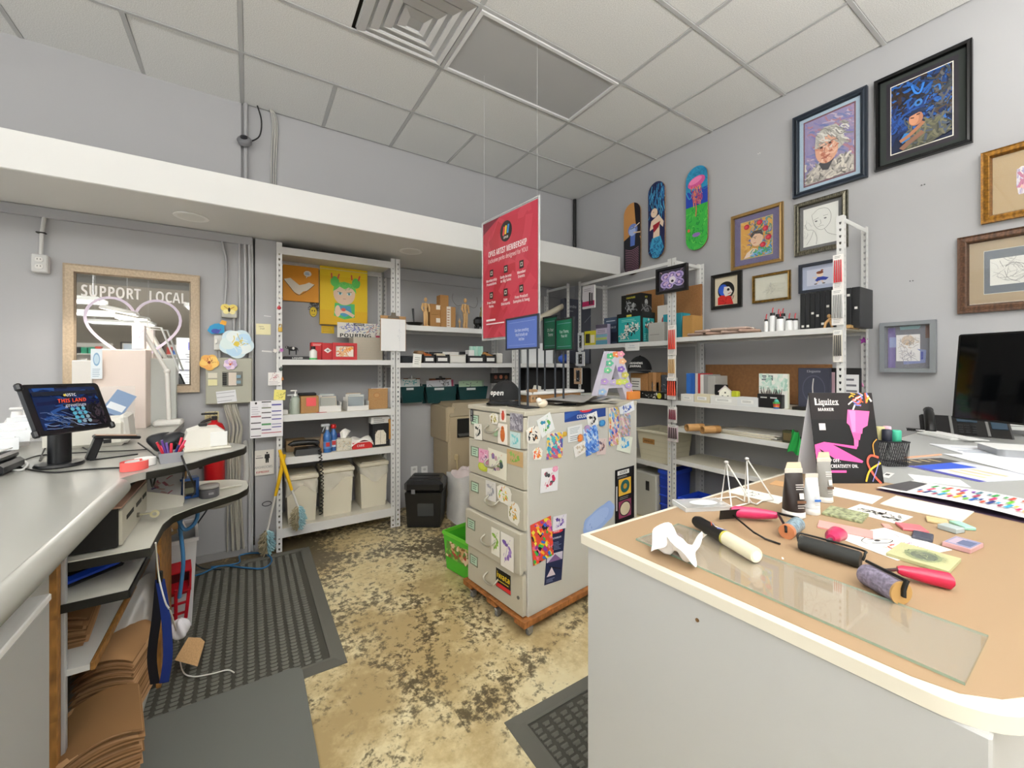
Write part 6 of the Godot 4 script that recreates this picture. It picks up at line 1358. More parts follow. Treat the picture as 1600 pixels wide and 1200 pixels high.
	# blue figure
	framed("large black framed dark blue painting of a crouching figure", fx(1368, 96, 1521, 246.5, WX), [0, -0.002, 0, 0.03, 0.01, 0.034, 0.022, 0.03, 0.03, 0.012], mt("0c0c0e", 0.25), "2e3431", 0.058, func(k: Ink) -> void:
		k.r(-0.09, -0.075, 1.09, 1.075, "241e28").r(-0.018, -0.014, 1.018, 1.014, "e6e0d4").r(0, 0, 1, 1, "10203e").dab(0, 0, 1, 0.5, 170, ["0a1226", "16386e", "1e5aa8", "2a1e1c", "3a2a24", "1a2c52"], 0.09, 0.014, 5).dab(0, 0.4, 1, 0.75, 120, ["1f4f9a", "1a3a78", "2c66b4", "142a58"], 0.07, 0.012, 8).dab(0.65, 0.1, 1, 0.7, 70, ["3a4048", "5a5a5e", "28303c", "483c34"], 0.06, 0.01, 3)
		k.e(0.47, 0.38, 0.07, 0.05, "3c78bc").e(0.47, 0.38, 0.03, 0.022, "0e1828").l([0.36, 0.1, 0.42, 0.22, 0.5, 0.24, 0.56, 0.12], 0.012, "2f7ad0").l([0.72, 0.25, 0.8, 0.24, 0.82, 0.32], 0.01, "2f6cb4")
		k.p([0.2, 1, 0.28, 0.86, 0.45, 0.72, 0.6, 0.66, 0.8, 0.68, 0.9, 0.8, 0.95, 0.92, 0.7, 1], "585848").dab(0.3, 0.68, 0.92, 1, 70, ["6a6850", "44463c", "4a5668", "74715a"], 0.06, 0.01, 4).e(0.43, 0.6, 0.12, 0.1, "b0785a").e(0.4, 0.6, 0.08, 0.08, "c98e6c").p([0.3, 0.55, 0.36, 0.47, 0.55, 0.47, 0.6, 0.56, 0.48, 0.52], "1c2c50").l([0.34, 0.57, 0.4, 0.58], 0.006, "1a1414").l([0.44, 0.55, 0.5, 0.55], 0.006, "1a1414").p([0.16, 0.84, 0.24, 0.76, 0.34, 0.78, 0.33, 0.86, 0.2, 0.9], "2f7cc0").l([0.16, 0.86, 0.3, 0.82, 0.46, 0.74, 0.56, 0.68], 0.022, "a87252").l([0.18, 0.98, 0.3, 0.92, 0.55, 0.82], 0.03, "8a6450"), false)
	# gold frames at the picture's right
	framed("gold framed artwork of a pink-haired figure on white lace", fx(1534, 221, 1678, 338, WX), [0, -0.002, 0, 0.025, 0.012, 0.034, 0.03, 0.028, 0.036, 0.032, 0.045, 0.01], mt("b07a28", 0.4, 0.4, "blotch", 14.0), "b49a6e", 0.09, func(k: Ink) -> void:
		k.p([0.05, 0.1, 0.3, 0.0, 0.8, 0.05, 1, 0.3, 0.95, 0.9, 0.6, 1, 0.1, 0.95, 0, 0.5], "e9e4e4").dab(0.05, 0.05, 0.95, 0.95, 50, ["a9a2cc", "d8d2e4", "c8b8c8"], 0.05, 0.006, 5, 1.5).e(0.6, 0.4, 0.2, 0.22, "d88aa6").p([0.15, 0.75, 0.4, 0.6, 0.8, 0.7, 0.6, 0.85], "e6b8a2").e(0.4, 0.58, 0.1, 0.1, "22201e").dab(0.3, 0.3, 0.85, 0.7, 24, ["c06a90", "e8a8bc"], 0.04, 0.01, 2, 99, true), true)
	framed("wide carved brown frame with a pencil portrait sketch", fx(1497, 356, 1690, 484, WX), [0, -0.002, 0, 0.02, 0.014, 0.03, 0.034, 0.026, 0.042, 0.03, 0.05, 0.01], mt("6b4a34", 0.5, 0.1, "blotch", 16.0), "a89578", 0.06, func(k: Ink) -> void:
		k.r(-0.008, -0.012, 1.008, 1.012, "cfd2cc").r(0, 0, 1, 1, "5a6470").r(0.1, 0.2, 0.9, 0.82, "e4e4de").dab(0.2, 0.25, 0.8, 0.78, 46, ["8a8a8c", "a8a8a8", "6a6a6e"], 0.06, 0.0016, 7, 99, true).l([0.35, 0.4, 0.5, 0.34, 0.66, 0.42, 0.7, 0.6, 0.55, 0.75, 0.4, 0.68, 0.34, 0.5], 0.002, "7a7a7e"), true)
	framed("ornate silver frame with a line drawing of a bearded face", fx(1243, 309, 1326, 393.5, WX), [0, -0.002, 0, 0.02, 0.01, 0.03, 0.026, 0.024, 0.032, 0.028, 0.038, 0.01], mt("8f8a78", 0.35, 0.6, "blotch", 22.0), "6f6f70", 0.022, func(k: Ink) -> void:
		k.r(0, 0, 1, 1, "e3e4df").l([0.25, 0.2, 0.45, 0.08, 0.7, 0.12, 0.8, 0.3, 0.76, 0.5, 0.6, 0.62, 0.45, 0.6, 0.32, 0.45, 0.25, 0.2], 0.002, "5a5a5a").l([0.3, 0.34, 0.45, 0.3], 0.002, "4a4a4a").l([0.58, 0.28, 0.72, 0.28], 0.002, "4a4a4a").e(0.38, 0.38, 0.04, 0.02, "77777a").e(0.64, 0.35, 0.04, 0.02, "77777a").l([0.5, 0.36, 0.52, 0.46, 0.47, 0.48], 0.002, "5a5a5a").l([0.42, 0.54, 0.52, 0.52, 0.6, 0.53], 0.002, "5a5a5a").l([0.06, 0.4, 0.12, 0.55, 0.3, 0.6, 0.4, 0.8, 0.38, 0.98], 0.002, "6a6a6a").l([0.62, 0.62, 0.72, 0.75, 0.95, 0.85], 0.002, "6a6a6a").l([0.3, 0.62, 0.22, 0.8, 0.1, 0.95], 0.002, "6a6a6a").dab(0.02, 0.3, 0.2, 0.7, 12, ["8a8a8a"], 0.04, 0.001, 5))
	framed("gold framed portrait of a woman wearing flowers on purple mat", fx(1144, 327.5, 1225, 416, WX), [0, -0.002, 0, 0.02, 0.008, 0.026, 0.026, 0.02, 0.032, 0.008], mt("a5834e", 0.35, 0.3), "5d5485", 0.055, func(k: Ink) -> void:
		k.r(-0.02, -0.02, 1.02, 1.02, "c8b27a").r(0, 0, 1, 1, "e0a428").dab(0, 0, 0.4, 1, 30, ["e8b43a", "d09020"], 0.06, 0.014, 3).dab(0.3, 0.0, 1, 0.75, 110, ["4a66b4", "3a8a6a", "6a4a9a", "58a0c8", "2a6a48"], 0.04, 0.009, 6).e(0.52, 0.52, 0.2, 0.2, "ecc6a4").p([0.3, 0.4, 0.42, 0.3, 0.68, 0.3, 0.74, 0.48, 0.62, 0.4, 0.46, 0.38, 0.36, 0.48], "2a1c1a").l([0.4, 0.47, 0.52, 0.46], 0.004, "2a1a18").e(0.47, 0.5, 0.02, 0.012, "2a1a18").l([0.42, 0.63, 0.5, 0.62], 0.005, "b83a3a").p([0.1, 1, 0.2, 0.86, 0.4, 0.76, 0.55, 0.8, 0.5, 0.95], "f0d8c4").dab(0.4, 0.75, 1, 1, 60, ["3f78b8", "4aa06a", "7ab0d8"], 0.04, 0.01, 9)
		for e in [[0.2, 0.14], [0.62, 0.1], [0.8, 0.3], [0.72, 0.72], [0.9, 0.55]]: k.e(e[0], e[1], 0.09, 0.07, "b8283c").e(e[0] - 0.02, e[1], 0.05, 0.04, "d84a56"), true)
	framed("thick black frame with a red and blue profile on cream", fx(1113, 427, 1160.5, 482, WX), [0, -0.002, 0, 0.022, 0.03, 0.03, 0.034, 0.008], mt("1c1a17", 0.35), "ddd2b8", 0.001, func(k: Ink) -> void:
		k.r(0, 0, 1, 1, "ddd2b8").e(0.48, 0.48, 0.36, 0.32, "141214").p([0.12, 0.98, 0.12, 0.72, 0.35, 0.6, 0.7, 0.72, 0.8, 1], "cc2a24").e(0.35, 0.45, 0.2, 0.2, "2f5cc8").p([0.4, 0.34, 0.62, 0.36, 0.76, 0.55, 0.68, 0.66, 0.45, 0.7, 0.36, 0.55], "e6e0da").e(0.58, 0.46, 0.06, 0.05, "141214").l([0.56, 0.62, 0.7, 0.58], 0.006, "b02020").dab(0.15, 0.7, 0.8, 0.98, 10, ["7a1414"], 0.04, 0.004, 3))
	framed("small gilt bamboo frame with a faint pencil sketch", fx(1177, 427, 1236.5, 471, WX), [0, -0.002, 0, 0.018, 0.008, 0.024, 0.018, 0.018, 0.022, 0.008], mt("a07a32", 0.35, 0.4, "blotch", 10.0), "d9d8c6", 0.004, func(k: Ink) -> void:
		k.r(0, 0, 1, 1, "d9d8c8").dab(0.2, 0.55, 0.85, 0.72, 24, ["b4b4a8", "a4a498"], 0.03, 0.0014, 2, 0.1).l([0.5, 0.6, 0.47, 0.4, 0.5, 0.3, 0.54, 0.6], 0.0016, "8a8a80").dab(0.4, 0.3, 0.6, 0.68, 14, ["9a9a90"], 0.03, 0.0014, 5), true)
	framed("dark navy frame with a small dancing girl in blue", fx(1250, 409, 1318, 455, WX), [0, -0.002, 0, 0.025, 0.02, 0.025, 0.022, 0.008], mt("272d38", 0.45), "aeb6cc", 0.03, func(k: Ink) -> void:
		k.r(0, 0, 1, 1, "ccd0e0").e(0.48, 0.36, 0.12, 0.15, "ecd2b8").e(0.48, 0.24, 0.13, 0.09, "7a3e24").e(0.56, 0.12, 0.05, 0.05, "8a4a2c").p([0.3, 0.7, 0.4, 0.52, 0.6, 0.52, 0.8, 0.62, 0.7, 0.75, 0.5, 0.72, 0.4, 0.8], "2b3f9a").l([0.45, 0.75, 0.36, 0.92], 0.008, "e6cbb4").l([0.55, 0.75, 0.6, 0.9], 0.008, "e6cbb4").e(0.33, 0.93, 0.06, 0.03, "3a2a20").e(0.62, 0.93, 0.06, 0.03, "3a2a20").l([0.36, 0.56, 0.22, 0.5], 0.008, "e6cbb4"))
	# frame wired to the middle rack post
	framed("black framed purple swirl picture hung on the rack posts", fx(1028, 416.5, 1076, 457, RX - 0.012), [0, -0.004, 0, 0.03, 0.022, 0.03, 0.024, 0.008], mt("0e0d0e", 0.35), "4a4752", 0.012, func(k: Ink) -> void:
		k.r(0, 0, 1, 1, "3a3546")
		for e in [[0.22, 0.3, 0.2], [0.2, 0.7, 0.2], [0.5, 0.25, 0.18], [0.78, 0.3, 0.2], [0.8, 0.7, 0.19], [0.5, 0.55, 0.24], [0.4, 0.8, 0.16]]: k.e(e[0], e[1], e[2], e[2] * 1.1, "b8a6d8").e(e[0], e[1], e[2] * 0.65, e[2] * 0.7, "7f6cae").e(e[0], e[1], e[2] * 0.35, e[2] * 0.4, "d8c0dc")
		k.dab(0.05, 0.05, 0.95, 0.95, 40, ["e0b8cc", "8a7ac0", "2a2434"], 0.03, 0.005, 5).e(0.52, 0.52, 0.14, 0.2, "e8e0ea").e(0.52, 0.58, 0.06, 0.07, "2a2430"))
	# deep grey shadow-box frame; glass reflections painted into its picture
	framed("grey shadow-box frame with a loose ink drawing on white and painted glass reflections", fx(1378, 502.5, 1464.5, 582, WX), [0, -0.002, 0, 0.045, 0.026, 0.045, 0.03, 0.008], mt("7c8084", 0.45), "6e7078", 0.002, func(k: Ink) -> void:
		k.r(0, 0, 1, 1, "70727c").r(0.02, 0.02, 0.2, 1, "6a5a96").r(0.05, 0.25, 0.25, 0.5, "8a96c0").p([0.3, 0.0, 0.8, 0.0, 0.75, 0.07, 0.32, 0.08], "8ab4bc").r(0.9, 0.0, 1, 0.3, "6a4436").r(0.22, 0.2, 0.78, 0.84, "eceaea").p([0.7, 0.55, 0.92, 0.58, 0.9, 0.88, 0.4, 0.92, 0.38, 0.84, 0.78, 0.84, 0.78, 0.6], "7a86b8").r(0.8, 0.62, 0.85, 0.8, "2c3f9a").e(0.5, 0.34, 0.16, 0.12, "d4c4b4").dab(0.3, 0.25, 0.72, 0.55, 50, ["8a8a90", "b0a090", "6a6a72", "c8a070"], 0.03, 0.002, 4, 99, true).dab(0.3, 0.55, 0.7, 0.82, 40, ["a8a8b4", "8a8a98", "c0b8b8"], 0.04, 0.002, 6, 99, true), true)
	# screw holes left on the wall
	for e in [[1442, 289], [1424, 439], [1531, 545], [1186, 240]]:
		solo("wall_anchor", "small empty screw anchor left in the grey right wall" if e[0] != 1186 else "tiny white wall patch near the ceiling on right wall", "wall anchor", MB.new().at(Vector3.ZERO, Vector3(0, 0, 90)).cyl(Vector3(0, 0, 0.008), 0.004, 0.004, 8).cyl(Vector3(0, 0, -0.006), 0.004, 0.004, 8), mt("5c5c5e" if e[0] != 1186 else "f2f2f2", 0.5), onx(e[0], e[1], WX - 0.002), Vector3(0, 0, 0), "empty anchors on the right wall" if e[0] != 1186 else "")

# ---------- goods on the corner rack and the two right racks
func rx2(called: String, label: String, cat: String, R: Dictionary, dep: float, mat: Material, ink = null, side = null) -> Node3D:
	var t := bx(called, label, cat, R, dep, mat, ink)
	if side != null: put(t, "side_print", side, ink_mat(), Vector3(R.w / 2 + 0.0008, R.h / 2, 0), Vector3(0, 90, 0))
	return t
func rack_goods_right() -> void:
	var kraft := mt("b07f4c", 0.8, 0, "fibre", 2.0)
	var C1 := 1.735; var C2 := 1.175; var C3 := 0.565; var D1 := 1.757; var D2 := 1.18; var D3 := 0.935
	# corner rack
	var E1 := 1.525
	var R := fz(882, 467, 905, 569, -3.9, E1)
	var k := Ink.new(R.w, R.h)
	bx("grey_box", "tall slate grey box reading Slimlite in the corner rack", "box", R, 0.08, mt("4a4d5a", 0.5), k.t("Slimlite", 0.5, 0.12, 0.04, "d8d8de").lines(0.2, 0.18, 0.7, 0.2, 1, "b8b8c0"))
	R = fz(906, 470, 930, 569, -3.92, E1)
	bx("grey_box", "tall slate grey box with a thin diagonal line in corner", "box", R, 0.08, mt("50535f", 0.5), Ink.new(R.w, R.h).l([0.3, 0.35, 0.8, 0.2], 0.004, "b8bcc8").r(0.0, 0.55, 0.6, 1, "8f96a8"))
	R = fz(815, 536, 864, 569, -3.95, E1)
	bx("white_pad", "bright white paper pad standing on the corner rack shelf", "paper pad", R, 0.06, mt("f2f5f6", 0.6))
	R = fz(868, 549, 894, 569, -3.88, E1)
	solo("blue_bag", "crumpled bright blue plastic bag on corner rack shelf", "bag", MB.new().grid(func(u: float, v: float) -> Vector3:
		var a := TAU * u; var rd := sin(PI * clampf(v, 0.001, 0.999)) * (1.0 + 0.2 * sin(a * 3.0 + v * 7.0))
		return Vector3(cos(a) * 0.07 * rd, 0.06 - cos(PI * v) * 0.06, sin(a) * 0.05 * rd), 20, 12), mt("2a55b8", 0.35), R.p)
	var pa := onz(842, 498, -3.95); var pb := onz(892, 472, -3.95)
	solo("paper_roll", "long cream paper roll leaning diagonally in the corner rack", "paper roll", MB.new().tube([Vector3.ZERO, pb - pa], 0.035, 14), mt("e0d8c4", 0.7), pa)
	R = fz(822, 575, 925, 640, -3.9, 0.75)
	bx("black_case", "large black fabric portfolio case under the corner shelf", "case", R, 0.2, mt("141416", 0.7), null, "", 0.0, 0.02)
	R = fz(769, 583, 796, 606, -4.0, 1.30)
	t_card(R)
	# hanging product at the first right post
	R = fx(912, 447, 931, 482, RX - 0.02)
	var t := flat("blister_pack", "white and magenta marker pack hanging at rack's end post", "pack", R, Ink.new(R.w, R.h, "d8d4d8").r(0, 0.68, 1, 0.9, "b8285e").r(0.55, 0.3, 0.68, 0.85, "1a1a1c").r(0.74, 0.34, 0.85, 0.85, "2a2a2c").lines(0.15, 0.1, 0.8, 0.25, 2, "a8a0a8"), 0.02)
	# --- rack C top shelf
	R = fx(913, 517, 931, 537, RX + 0.01, C1); rx2("yellow_box", "small yellow and black marker box at shelf's corner end", "box", R, 0.06, mt("d8cf2e", 0.5), Ink.new(R.w, R.h).r(0.12, 0.2, 0.5, 0.85, "2a2a20").r(0.55, 0.3, 0.9, 0.85, "f0ecd0"))
	R = fx(931, 507, 949, 537, RX + 0.004, C1)
	rx2("pastel_box", "small pastel striped box on the rack shelf edge", "box", R, 0.05, mt("a9a2bc", 0.5), Ink.new(R.w, R.h).r(0, 0.0, 1, 0.18, "5a5468").r(0.05, 0.22, 0.95, 0.45, "c4bcd2").r(0.0, 0.5, 1, 0.62, "7ab4c8").r(0.05, 0.66, 0.95, 0.76, "b8d06a").r(0.0, 0.8, 1, 1, "5a9ab4").lines(0.15, 0.26, 0.85, 0.42, 2, "7a7288"))
	R = fx(944, 496, 967, 533, RX + 0.1, C1); rx2("navy_box", "navy blue box standing behind the teal toy box", "box", R, 0.12, mt("39465e", 0.5), Ink.new(R.w, R.h).r(0, 0, 1, 0.25, "4d5e78").lines(0.15, 0.08, 0.9, 0.18, 1, "c0ccd8").t("FOR IT", 0.6, 0.38, 0.07, "d0dae4", 0, true).r(0.5, 0.55, 0.9, 0.9, "232a3c"))
	R = fx(964, 489, 1003, 531, RX + 0.015, C1)
	var cow := func(a: Ink, dense: int) -> void:
		a.r(0.06, 0.14, 0.94, 0.96, "2aa7a6").r(0.4, 0.06, 0.6, 0.13, "c8c04a").lines(0.2, 0.2, 0.8, 0.3, 2, "8fdcd4").dab(0.3, 0.35, 0.85, 0.68, dense, ["e6e2da", "141414", "1c1a1a", "f0ece6"], 0.04, 0.012, 5, 99, true).dab(0.12, 0.68, 0.45, 0.86, dense / 2, ["141414", "e6e2da"], 0.03, 0.008, 8, 99, true).lines(0.1, 0.89, 0.9, 0.94, 1, "d8f0ea")
	k = Ink.new(R.w, R.h, "16191c"); cow.call(k, 60)
	var k2 := Ink.new(0.2, R.h, "15181b"); k2.r(0.08, 0.2, 0.92, 0.98, "2ba3a4").lines(0.15, 0.7, 0.85, 0.95, 4, "8fdcd4").dab(0.25, 0.28, 0.8, 0.55, 40, ["e6e2da", "3a2a2a", "c86a5a", "141414"], 0.03, 0.01, 4, 99, true)
	rx2("toy_box", "large black and teal box printed with cartoon cows", "box", R, 0.2, mt("16191c", 0.4), k, k2)
	var ty: float = C1 + R.h
	R = fx(971, 460, 1001, 489, RX + 0.03, ty)
	k = Ink.new(R.w, R.h, "121213"); k.t("CREATURE", 0.5, 0.18, 0.09, "c8c23a", 0, true).dab(0.2, 0.35, 0.85, 0.9, 40, ["77797c", "a4a6a8", "3a3c3e"], 0.04, 0.012, 6, 99, true)
	k2 = Ink.new(0.17, R.h, "101011"); k2.t("KIT", 0.5, 0.18, 0.1, "c8c23a", 0, true).e(0.5, 0.45, 0.14, 0.16, "b8babc").dab(0.2, 0.62, 0.85, 0.9, 20, ["77797c", "5a5c5e"], 0.04, 0.012, 2)
	rx2("toy_box", "black box with grey creature print on the teal box", "box", R, 0.17, mt("121213", 0.4), k, k2)
	R = fx(1013, 504, 1038, 531, RX + 0.012, C1); rx2("grey_carton", "plain grey carton in front of the cow-print box", "box", R, 0.1, mt("a9a8a2", 0.6), Ink.new(R.w, R.h).lines(0.1, 0.6, 0.8, 0.68, 1, "7a7a76"))
	R = fx(1036, 490, 1065, 529, RX + 0.16, C1); rx2("cyan_box", "bright cyan box behind the middle rack posts", "box", R, 0.14, mt("2b97a8", 0.45))
	R = fx(1066, 493, 1082, 528, RX + 0.08, D1); rx2("brown_carton", "brown carton standing just past the middle rack posts", "carton", R, 0.16, mt("b98c4c", 0.8, 0, "fibre", 4.0))
	R = fx(1027, 477, 1043, 512, RX + 0.2, C1 + 0.1); bx("white_card", "white card with red mark leaning behind the posts", "card", R, 0.01, mt("ece8e2", 0.6), Ink.new(R.w, R.h).e(0.6, 0.6, 0.15, 0.16, "b8323a").lines(0.5, 0.8, 0.8, 0.95, 2, "3a3a3a"))
	R = fx(978, 455, 1036, 529, RX + 0.40, C1); bx("cardboard_sheet", "brown cardboard panel leaning behind the toy boxes", "cardboard", R, 0.02, kraft)
	R = fx(1056, 447, 1096, 529, RX + 0.40, C1 + 0.02); bx("cardboard_sheet", "brown cardboard panel leaning behind the framed swirl picture", "cardboard", R, 0.02, mt("a87646", 0.8, 0, "fibre", 2.0))
	R = fx(977, 536, 999, 548, RX - 0.006); flat("shelf_note", "white paper note taped on the rack beam", "note", R, Ink.new(R.w, R.h, "f2f2f0").t("Cart Mart", 0.5, 0.35, 0.14, "6a8ab0").lines(0.2, 0.55, 0.8, 0.7, 1, "b0b8c0"), 0.002)
	# --- rack C middle shelf
	R = fx(985, 583, 1012, 613, RX + 0.05, C2); bx("carton", "brown carton with white label under the black cap", "carton", R, 0.2, kraft, Ink.new(R.w, R.h).r(0.05, 0.2, 0.6, 0.7, "e8e6e0").lines(0.1, 0.3, 0.55, 0.6, 3, "5a5a5a"))
	R = fx(1013, 582, 1034, 612, RX + 0.05, C2); bx("carton", "second brown carton taped beside the labelled carton", "carton", R, 0.2, mt("a87a48", 0.8, 0, "fibre", 3.0), Ink.new(R.w, R.h).r(0.35, 0, 0.6, 1, "c09060"))
	cap_hat("black cap with white lettering lying on the cartons", onx(1000, 584, RX + 0.12) + Vector3(0, 0.012, 0), -70.0, ["LAUGHING", "JOURNAL"], 1.35)
	R = fx(999, 612, 1046, 623, RX + 0.012, C2); bx("black_strip_box", "long black box with a yellow dot on the shelf", "box", R, 0.06, mt("141414", 0.4), Ink.new(R.w, R.h).dab(0.05, 0.2, 0.6, 0.9, 20, ["e6e4de", "8a8a88"], 0.02, 0.006, 3).e(0.68, 0.5, 0.07, 0.38, "d8d23a").r(0.85, 0.2, 0.97, 0.8, "b0b0ac"))
	for e in [[1018, 597, 1030, 611, "c8c6c0", "clear jar of pale beads beside the middle posts"], [1032, 586, 1044, 611, "4a5058", "dark product pack behind the middle posts"]]:
		R = fx(e[0], e[1], e[2], e[3], RX + 0.05, C2); bx("jar_pack", e[5], "pack", R, 0.06, mt(e[4], 0.5), Ink.new(R.w, R.h).dab(0.1, 0.1, 0.9, 0.9, 16, ["e8e4da", "9aa8b0", "6a7a88"], 0.02, 0.004, int(e[0])))
	# --- rack C bottom shelf: cream tub
	t = thing("storage_tub", "large ribbed cream tub with a brown label on low shelf", "tub", Vector3(RX + 0.19, C3, -2.575), -90)
	put(t, "tub", MB.new().taper(Vector3.ZERO, Vector2(0.34, 0.28), Vector2(0.39, 0.34), 0.30, false), mt("d6d0b8", 0.5))
	for q in 4: put(t, "rib", MB.new().taper(Vector3(0, 0.05 + q * 0.05, 0), Vector2(0.35 + q * 0.01, 0.292 + q * 0.01), Vector2(0.352 + q * 0.01, 0.294 + q * 0.01), 0.006), mt("cec8b0", 0.5))
	put(t, "rim", MB.new().at(Vector3(0, 0.30, 0), Vector3(-90, 0, 0)).ring(0.42, 0.37, [0, -0.02, 0, 0.004, 0.006, 0.008, 0.02, 0.008, 0.024, -0.02]), mt("ded8c2", 0.45))
	put(t, "label", Ink.new(0.14, 0.05, "b08048").t("ANGLES", 0.5, 0.5, 0.4, "5a3a18", 0, true), ink_mat(), Vector3(-0.06, 0.19, 0.163), Vector3(0, 0, 0))
	# floor below the racks
	t = thing("steel_box", "pale steel box cabinet standing below the cream tub", "cabinet", Vector3(3.44, 0, -2.68), -90)
	put(t, "body", MB.new().box(Vector3(0, 0.22, 0), Vector3(0.3, 0.44, 0.3), 0.01), mt("b4b3ab", 0.5))
	put(t, "label", MB.new().box(Vector3(0.05, 0.32, 0.152), Vector3(0.04, 0.09, 0.003)), mt("2a2a2a", 0.5))
	for e in [[3.47, -2.45, "tall blue plastic crate beside the steel box", 0.5, 0.13], [3.44, -2.08, "low blue plastic crate under the empty shelf", 0.3, 0.4]]:
		t = thing("blue_crate", e[2], "crate", Vector3(e[0], 0, e[1]), -90)
		put(t, "crate", MB.new().taper(Vector3(0, 0.005, 0), Vector2(e[4] * 0.9, 0.26), Vector2(e[4], 0.3), e[3], false), mt("1f3fb0", 0.4))
		for q in 4: put(t, "rib", MB.new().box(Vector3(0, e[3] * (0.35 + q * 0.17), 0.145), Vector3(e[4] * 0.98, 0.012, 0.02), 0.003), mt("2548c4", 0.4))
		put(t, "rim", MB.new().at(Vector3(0, e[3], 0), Vector3(-90, 0, 0)).ring(e[4] + 0.02, 0.32, [0, -0.03, 0, 0.004, 0.012, 0.004, 0.014, -0.03]), mt("2a50d0", 0.4))
	bx("dark_case", "dark grey case standing on the floor under the shelves", "case", {"p": Vector3(3.5, 0, -1.45), "w": 0.3, "h": 0.45, "turn": -90.0}, 0.12, mt("2e3136", 0.6), null, "", 4.0)
	# --- rack D top shelf: wrapped packets, bottles, binders
	var g := RandomNumberGenerator.new(); g.seed = 8
	for q in 7:
		var p := onx(1096 + q * 12.5, 520 - q * 0.7, RX + 0.1); p.y = D1 + 0.004 + (q % 2) * 0.026
		t = thing("wrapped_packet", ["flat paper wrapped packet slumped on the rack shelf near the middle posts", "flat paper wrapped packet with a pink stripe in the pile"][q % 2], "packet", p, g.randf_range(-30, 30), "paper wrapped packets on the rack shelf")
		t.rotation_degrees.x = g.randf_range(0, 2); t.rotation_degrees.z = g.randf_range(-2, 2)
		put(t, "packet", MB.new().box(Vector3(0, 0.012, 0), Vector3(0.2, 0.024, 0.16), 0.011), mt(["b49a8c", "c2a89a", "a88c7c", "c9b4a6"][q % 4], 0.7, 0, "mottle", 5.0))
		put(t, "band", MB.new().box(Vector3(0.03 * (q % 2), 0.0125, 0), Vector3(0.03, 0.0255, 0.162), 0.008), mt(["d8a8a8", "e6dccf"][q % 2], 0.6))
	var n := 0
	for e in [[1197, 499, 514, 0.014], [1207, 489, 513, 0.02], [1216, 491, 512, 0.02], [1223, 490, 512, 0.02], [1219, 495, 513, 0.026], [1233, 498, 511, 0.024], [1242, 498, 510, 0.022]]:
		var z: float = RX + [0.06, 0.08, 0.16, 0.18, 0.07, 0.08, 0.14][n]
		var p := onx(e[0], e[2], z); p.y = D1
		t = thing("spout_bottle", "white squeeze bottle with black cap and red spout", "bottle", p, 0, "spout bottles on the rack shelf")
		var hh: float = onx(e[0], e[1], z).y - D1
		put(t, "bottle", MB.new().lathe(Vector3.ZERO, [0, 0, e[3], 0, e[3], hh * 0.78, e[3] * 0.8, hh * 0.85, e[3] * 0.6, hh * 0.88, 0, hh * 0.88], 16), mt("e9eaea", 0.35))
		put(t, "cap", MB.new().cyl(Vector3(0, hh * 0.85, 0), e[3] * 0.85, hh * 0.15, 14), mt("1a1a1b", 0.4))
		put(t, "spout", MB.new().tube([Vector3(0, hh, 0), Vector3(0.003, hh + 0.025, 0), Vector3(0.012, hh + 0.04, 0)], 0.004, 6), mt("c8343c", 0.4))
		n += 1
	for q in 9:
		var xa: float = [1250, 1258, 1265.5, 1273, 1281, 1289, 1297, 1320.5, 1330][q]; var xb: float = [1258, 1265.5, 1273, 1281, 1289, 1297, 1305, 1330, 1344][q]
		R = fx(xa, 455, xb, 510, RX + 0.13, D1)
		R.h = 0.27; R.w *= 0.97
		t = bx("black_binder", "slim black binder with a white price dot on rack shelf", "binder", R, 0.24, mt(["17181a", "1c1d20"][q % 2], 0.45), null, "black binders on the rack shelf")
		put(t, "price_dot", MB.new().box(Vector3(0.002, [0.03, 0.03, 0.12, 0.1, 0.04, 0.16, 0.05, 0.22, 0.13][q], 0.121), Vector3(0.016, 0.016, 0.001)), mt("e8e6e0", 0.6))
	R = fx(1288, 496, 1300, 509, RX + 0.02, D1)
	t = thing("wooden_figure", "small jointed wooden figure in front of black binders", "figure", R.p, -60)
	put(t, "figure", MB.new().tube([Vector3(-0.02, 0, 0), Vector3(-0.012, 0.035, 0), Vector3(0.01, 0.06, 0), Vector3(0.035, 0.055, 0)], [0.007, 0.009, 0.01, 0.006], 8).tube([Vector3(0.02, 0, 0.01), Vector3(0.01, 0.05, 0)], 0.007, 8).ball(Vector3(0.005, 0.078, 0), Vector3(0.012, 0.015, 0.012)), mt("c89c66", 0.5))
	solo("wood_offcut", "bare wood batten lying at the rack shelf's end", "batten", MB.new().box(Vector3.ZERO, Vector3(0.3, 0.022, 0.03), 0.002), mt("c49a5e", 0.6, 0, "wood", 5.0), onx(1333, 513, RX + 0.2) + Vector3(0, 0.004, 0), Vector3(0, 6, 0))
	# brush packs hung on the end post and the middle post
	n = 0
	for e in [[1302, 398, 1318, 452, "f2efec", "c22a34", "pack of red handled brushes on the end post"], [1300, 452, 1319, 508, "e6e4e2", "9a9a98", "pack of clear tools below the red brushes"], [1302, 516, 1317, 566, "d8d2c4", "4a4844", "narrow brush pack beneath the binder shelf on end post"], [1044, 508, 1057, 555, "e8e4dc", "d8402c", "pack of red pencils on the middle rack post"], [1044, 556, 1056, 590, "e4d9c4", "c8a06a", "pack of wooden sticks on the middle rack post"], [1042, 590, 1058, 625, "2a2624", "d84a30", "orange tool pack on the middle rack post"], [1045, 636, 1058, 660, "e2dcda", "8a3a4a", "small white charm card low on the middle post"], [1044, 664, 1060, 690, "e0c8d2", "5a4a4a", "pink keychain card lowest on the middle post"]]:
		R = fx(e[0], e[1], e[2], e[3], RX - 0.025)
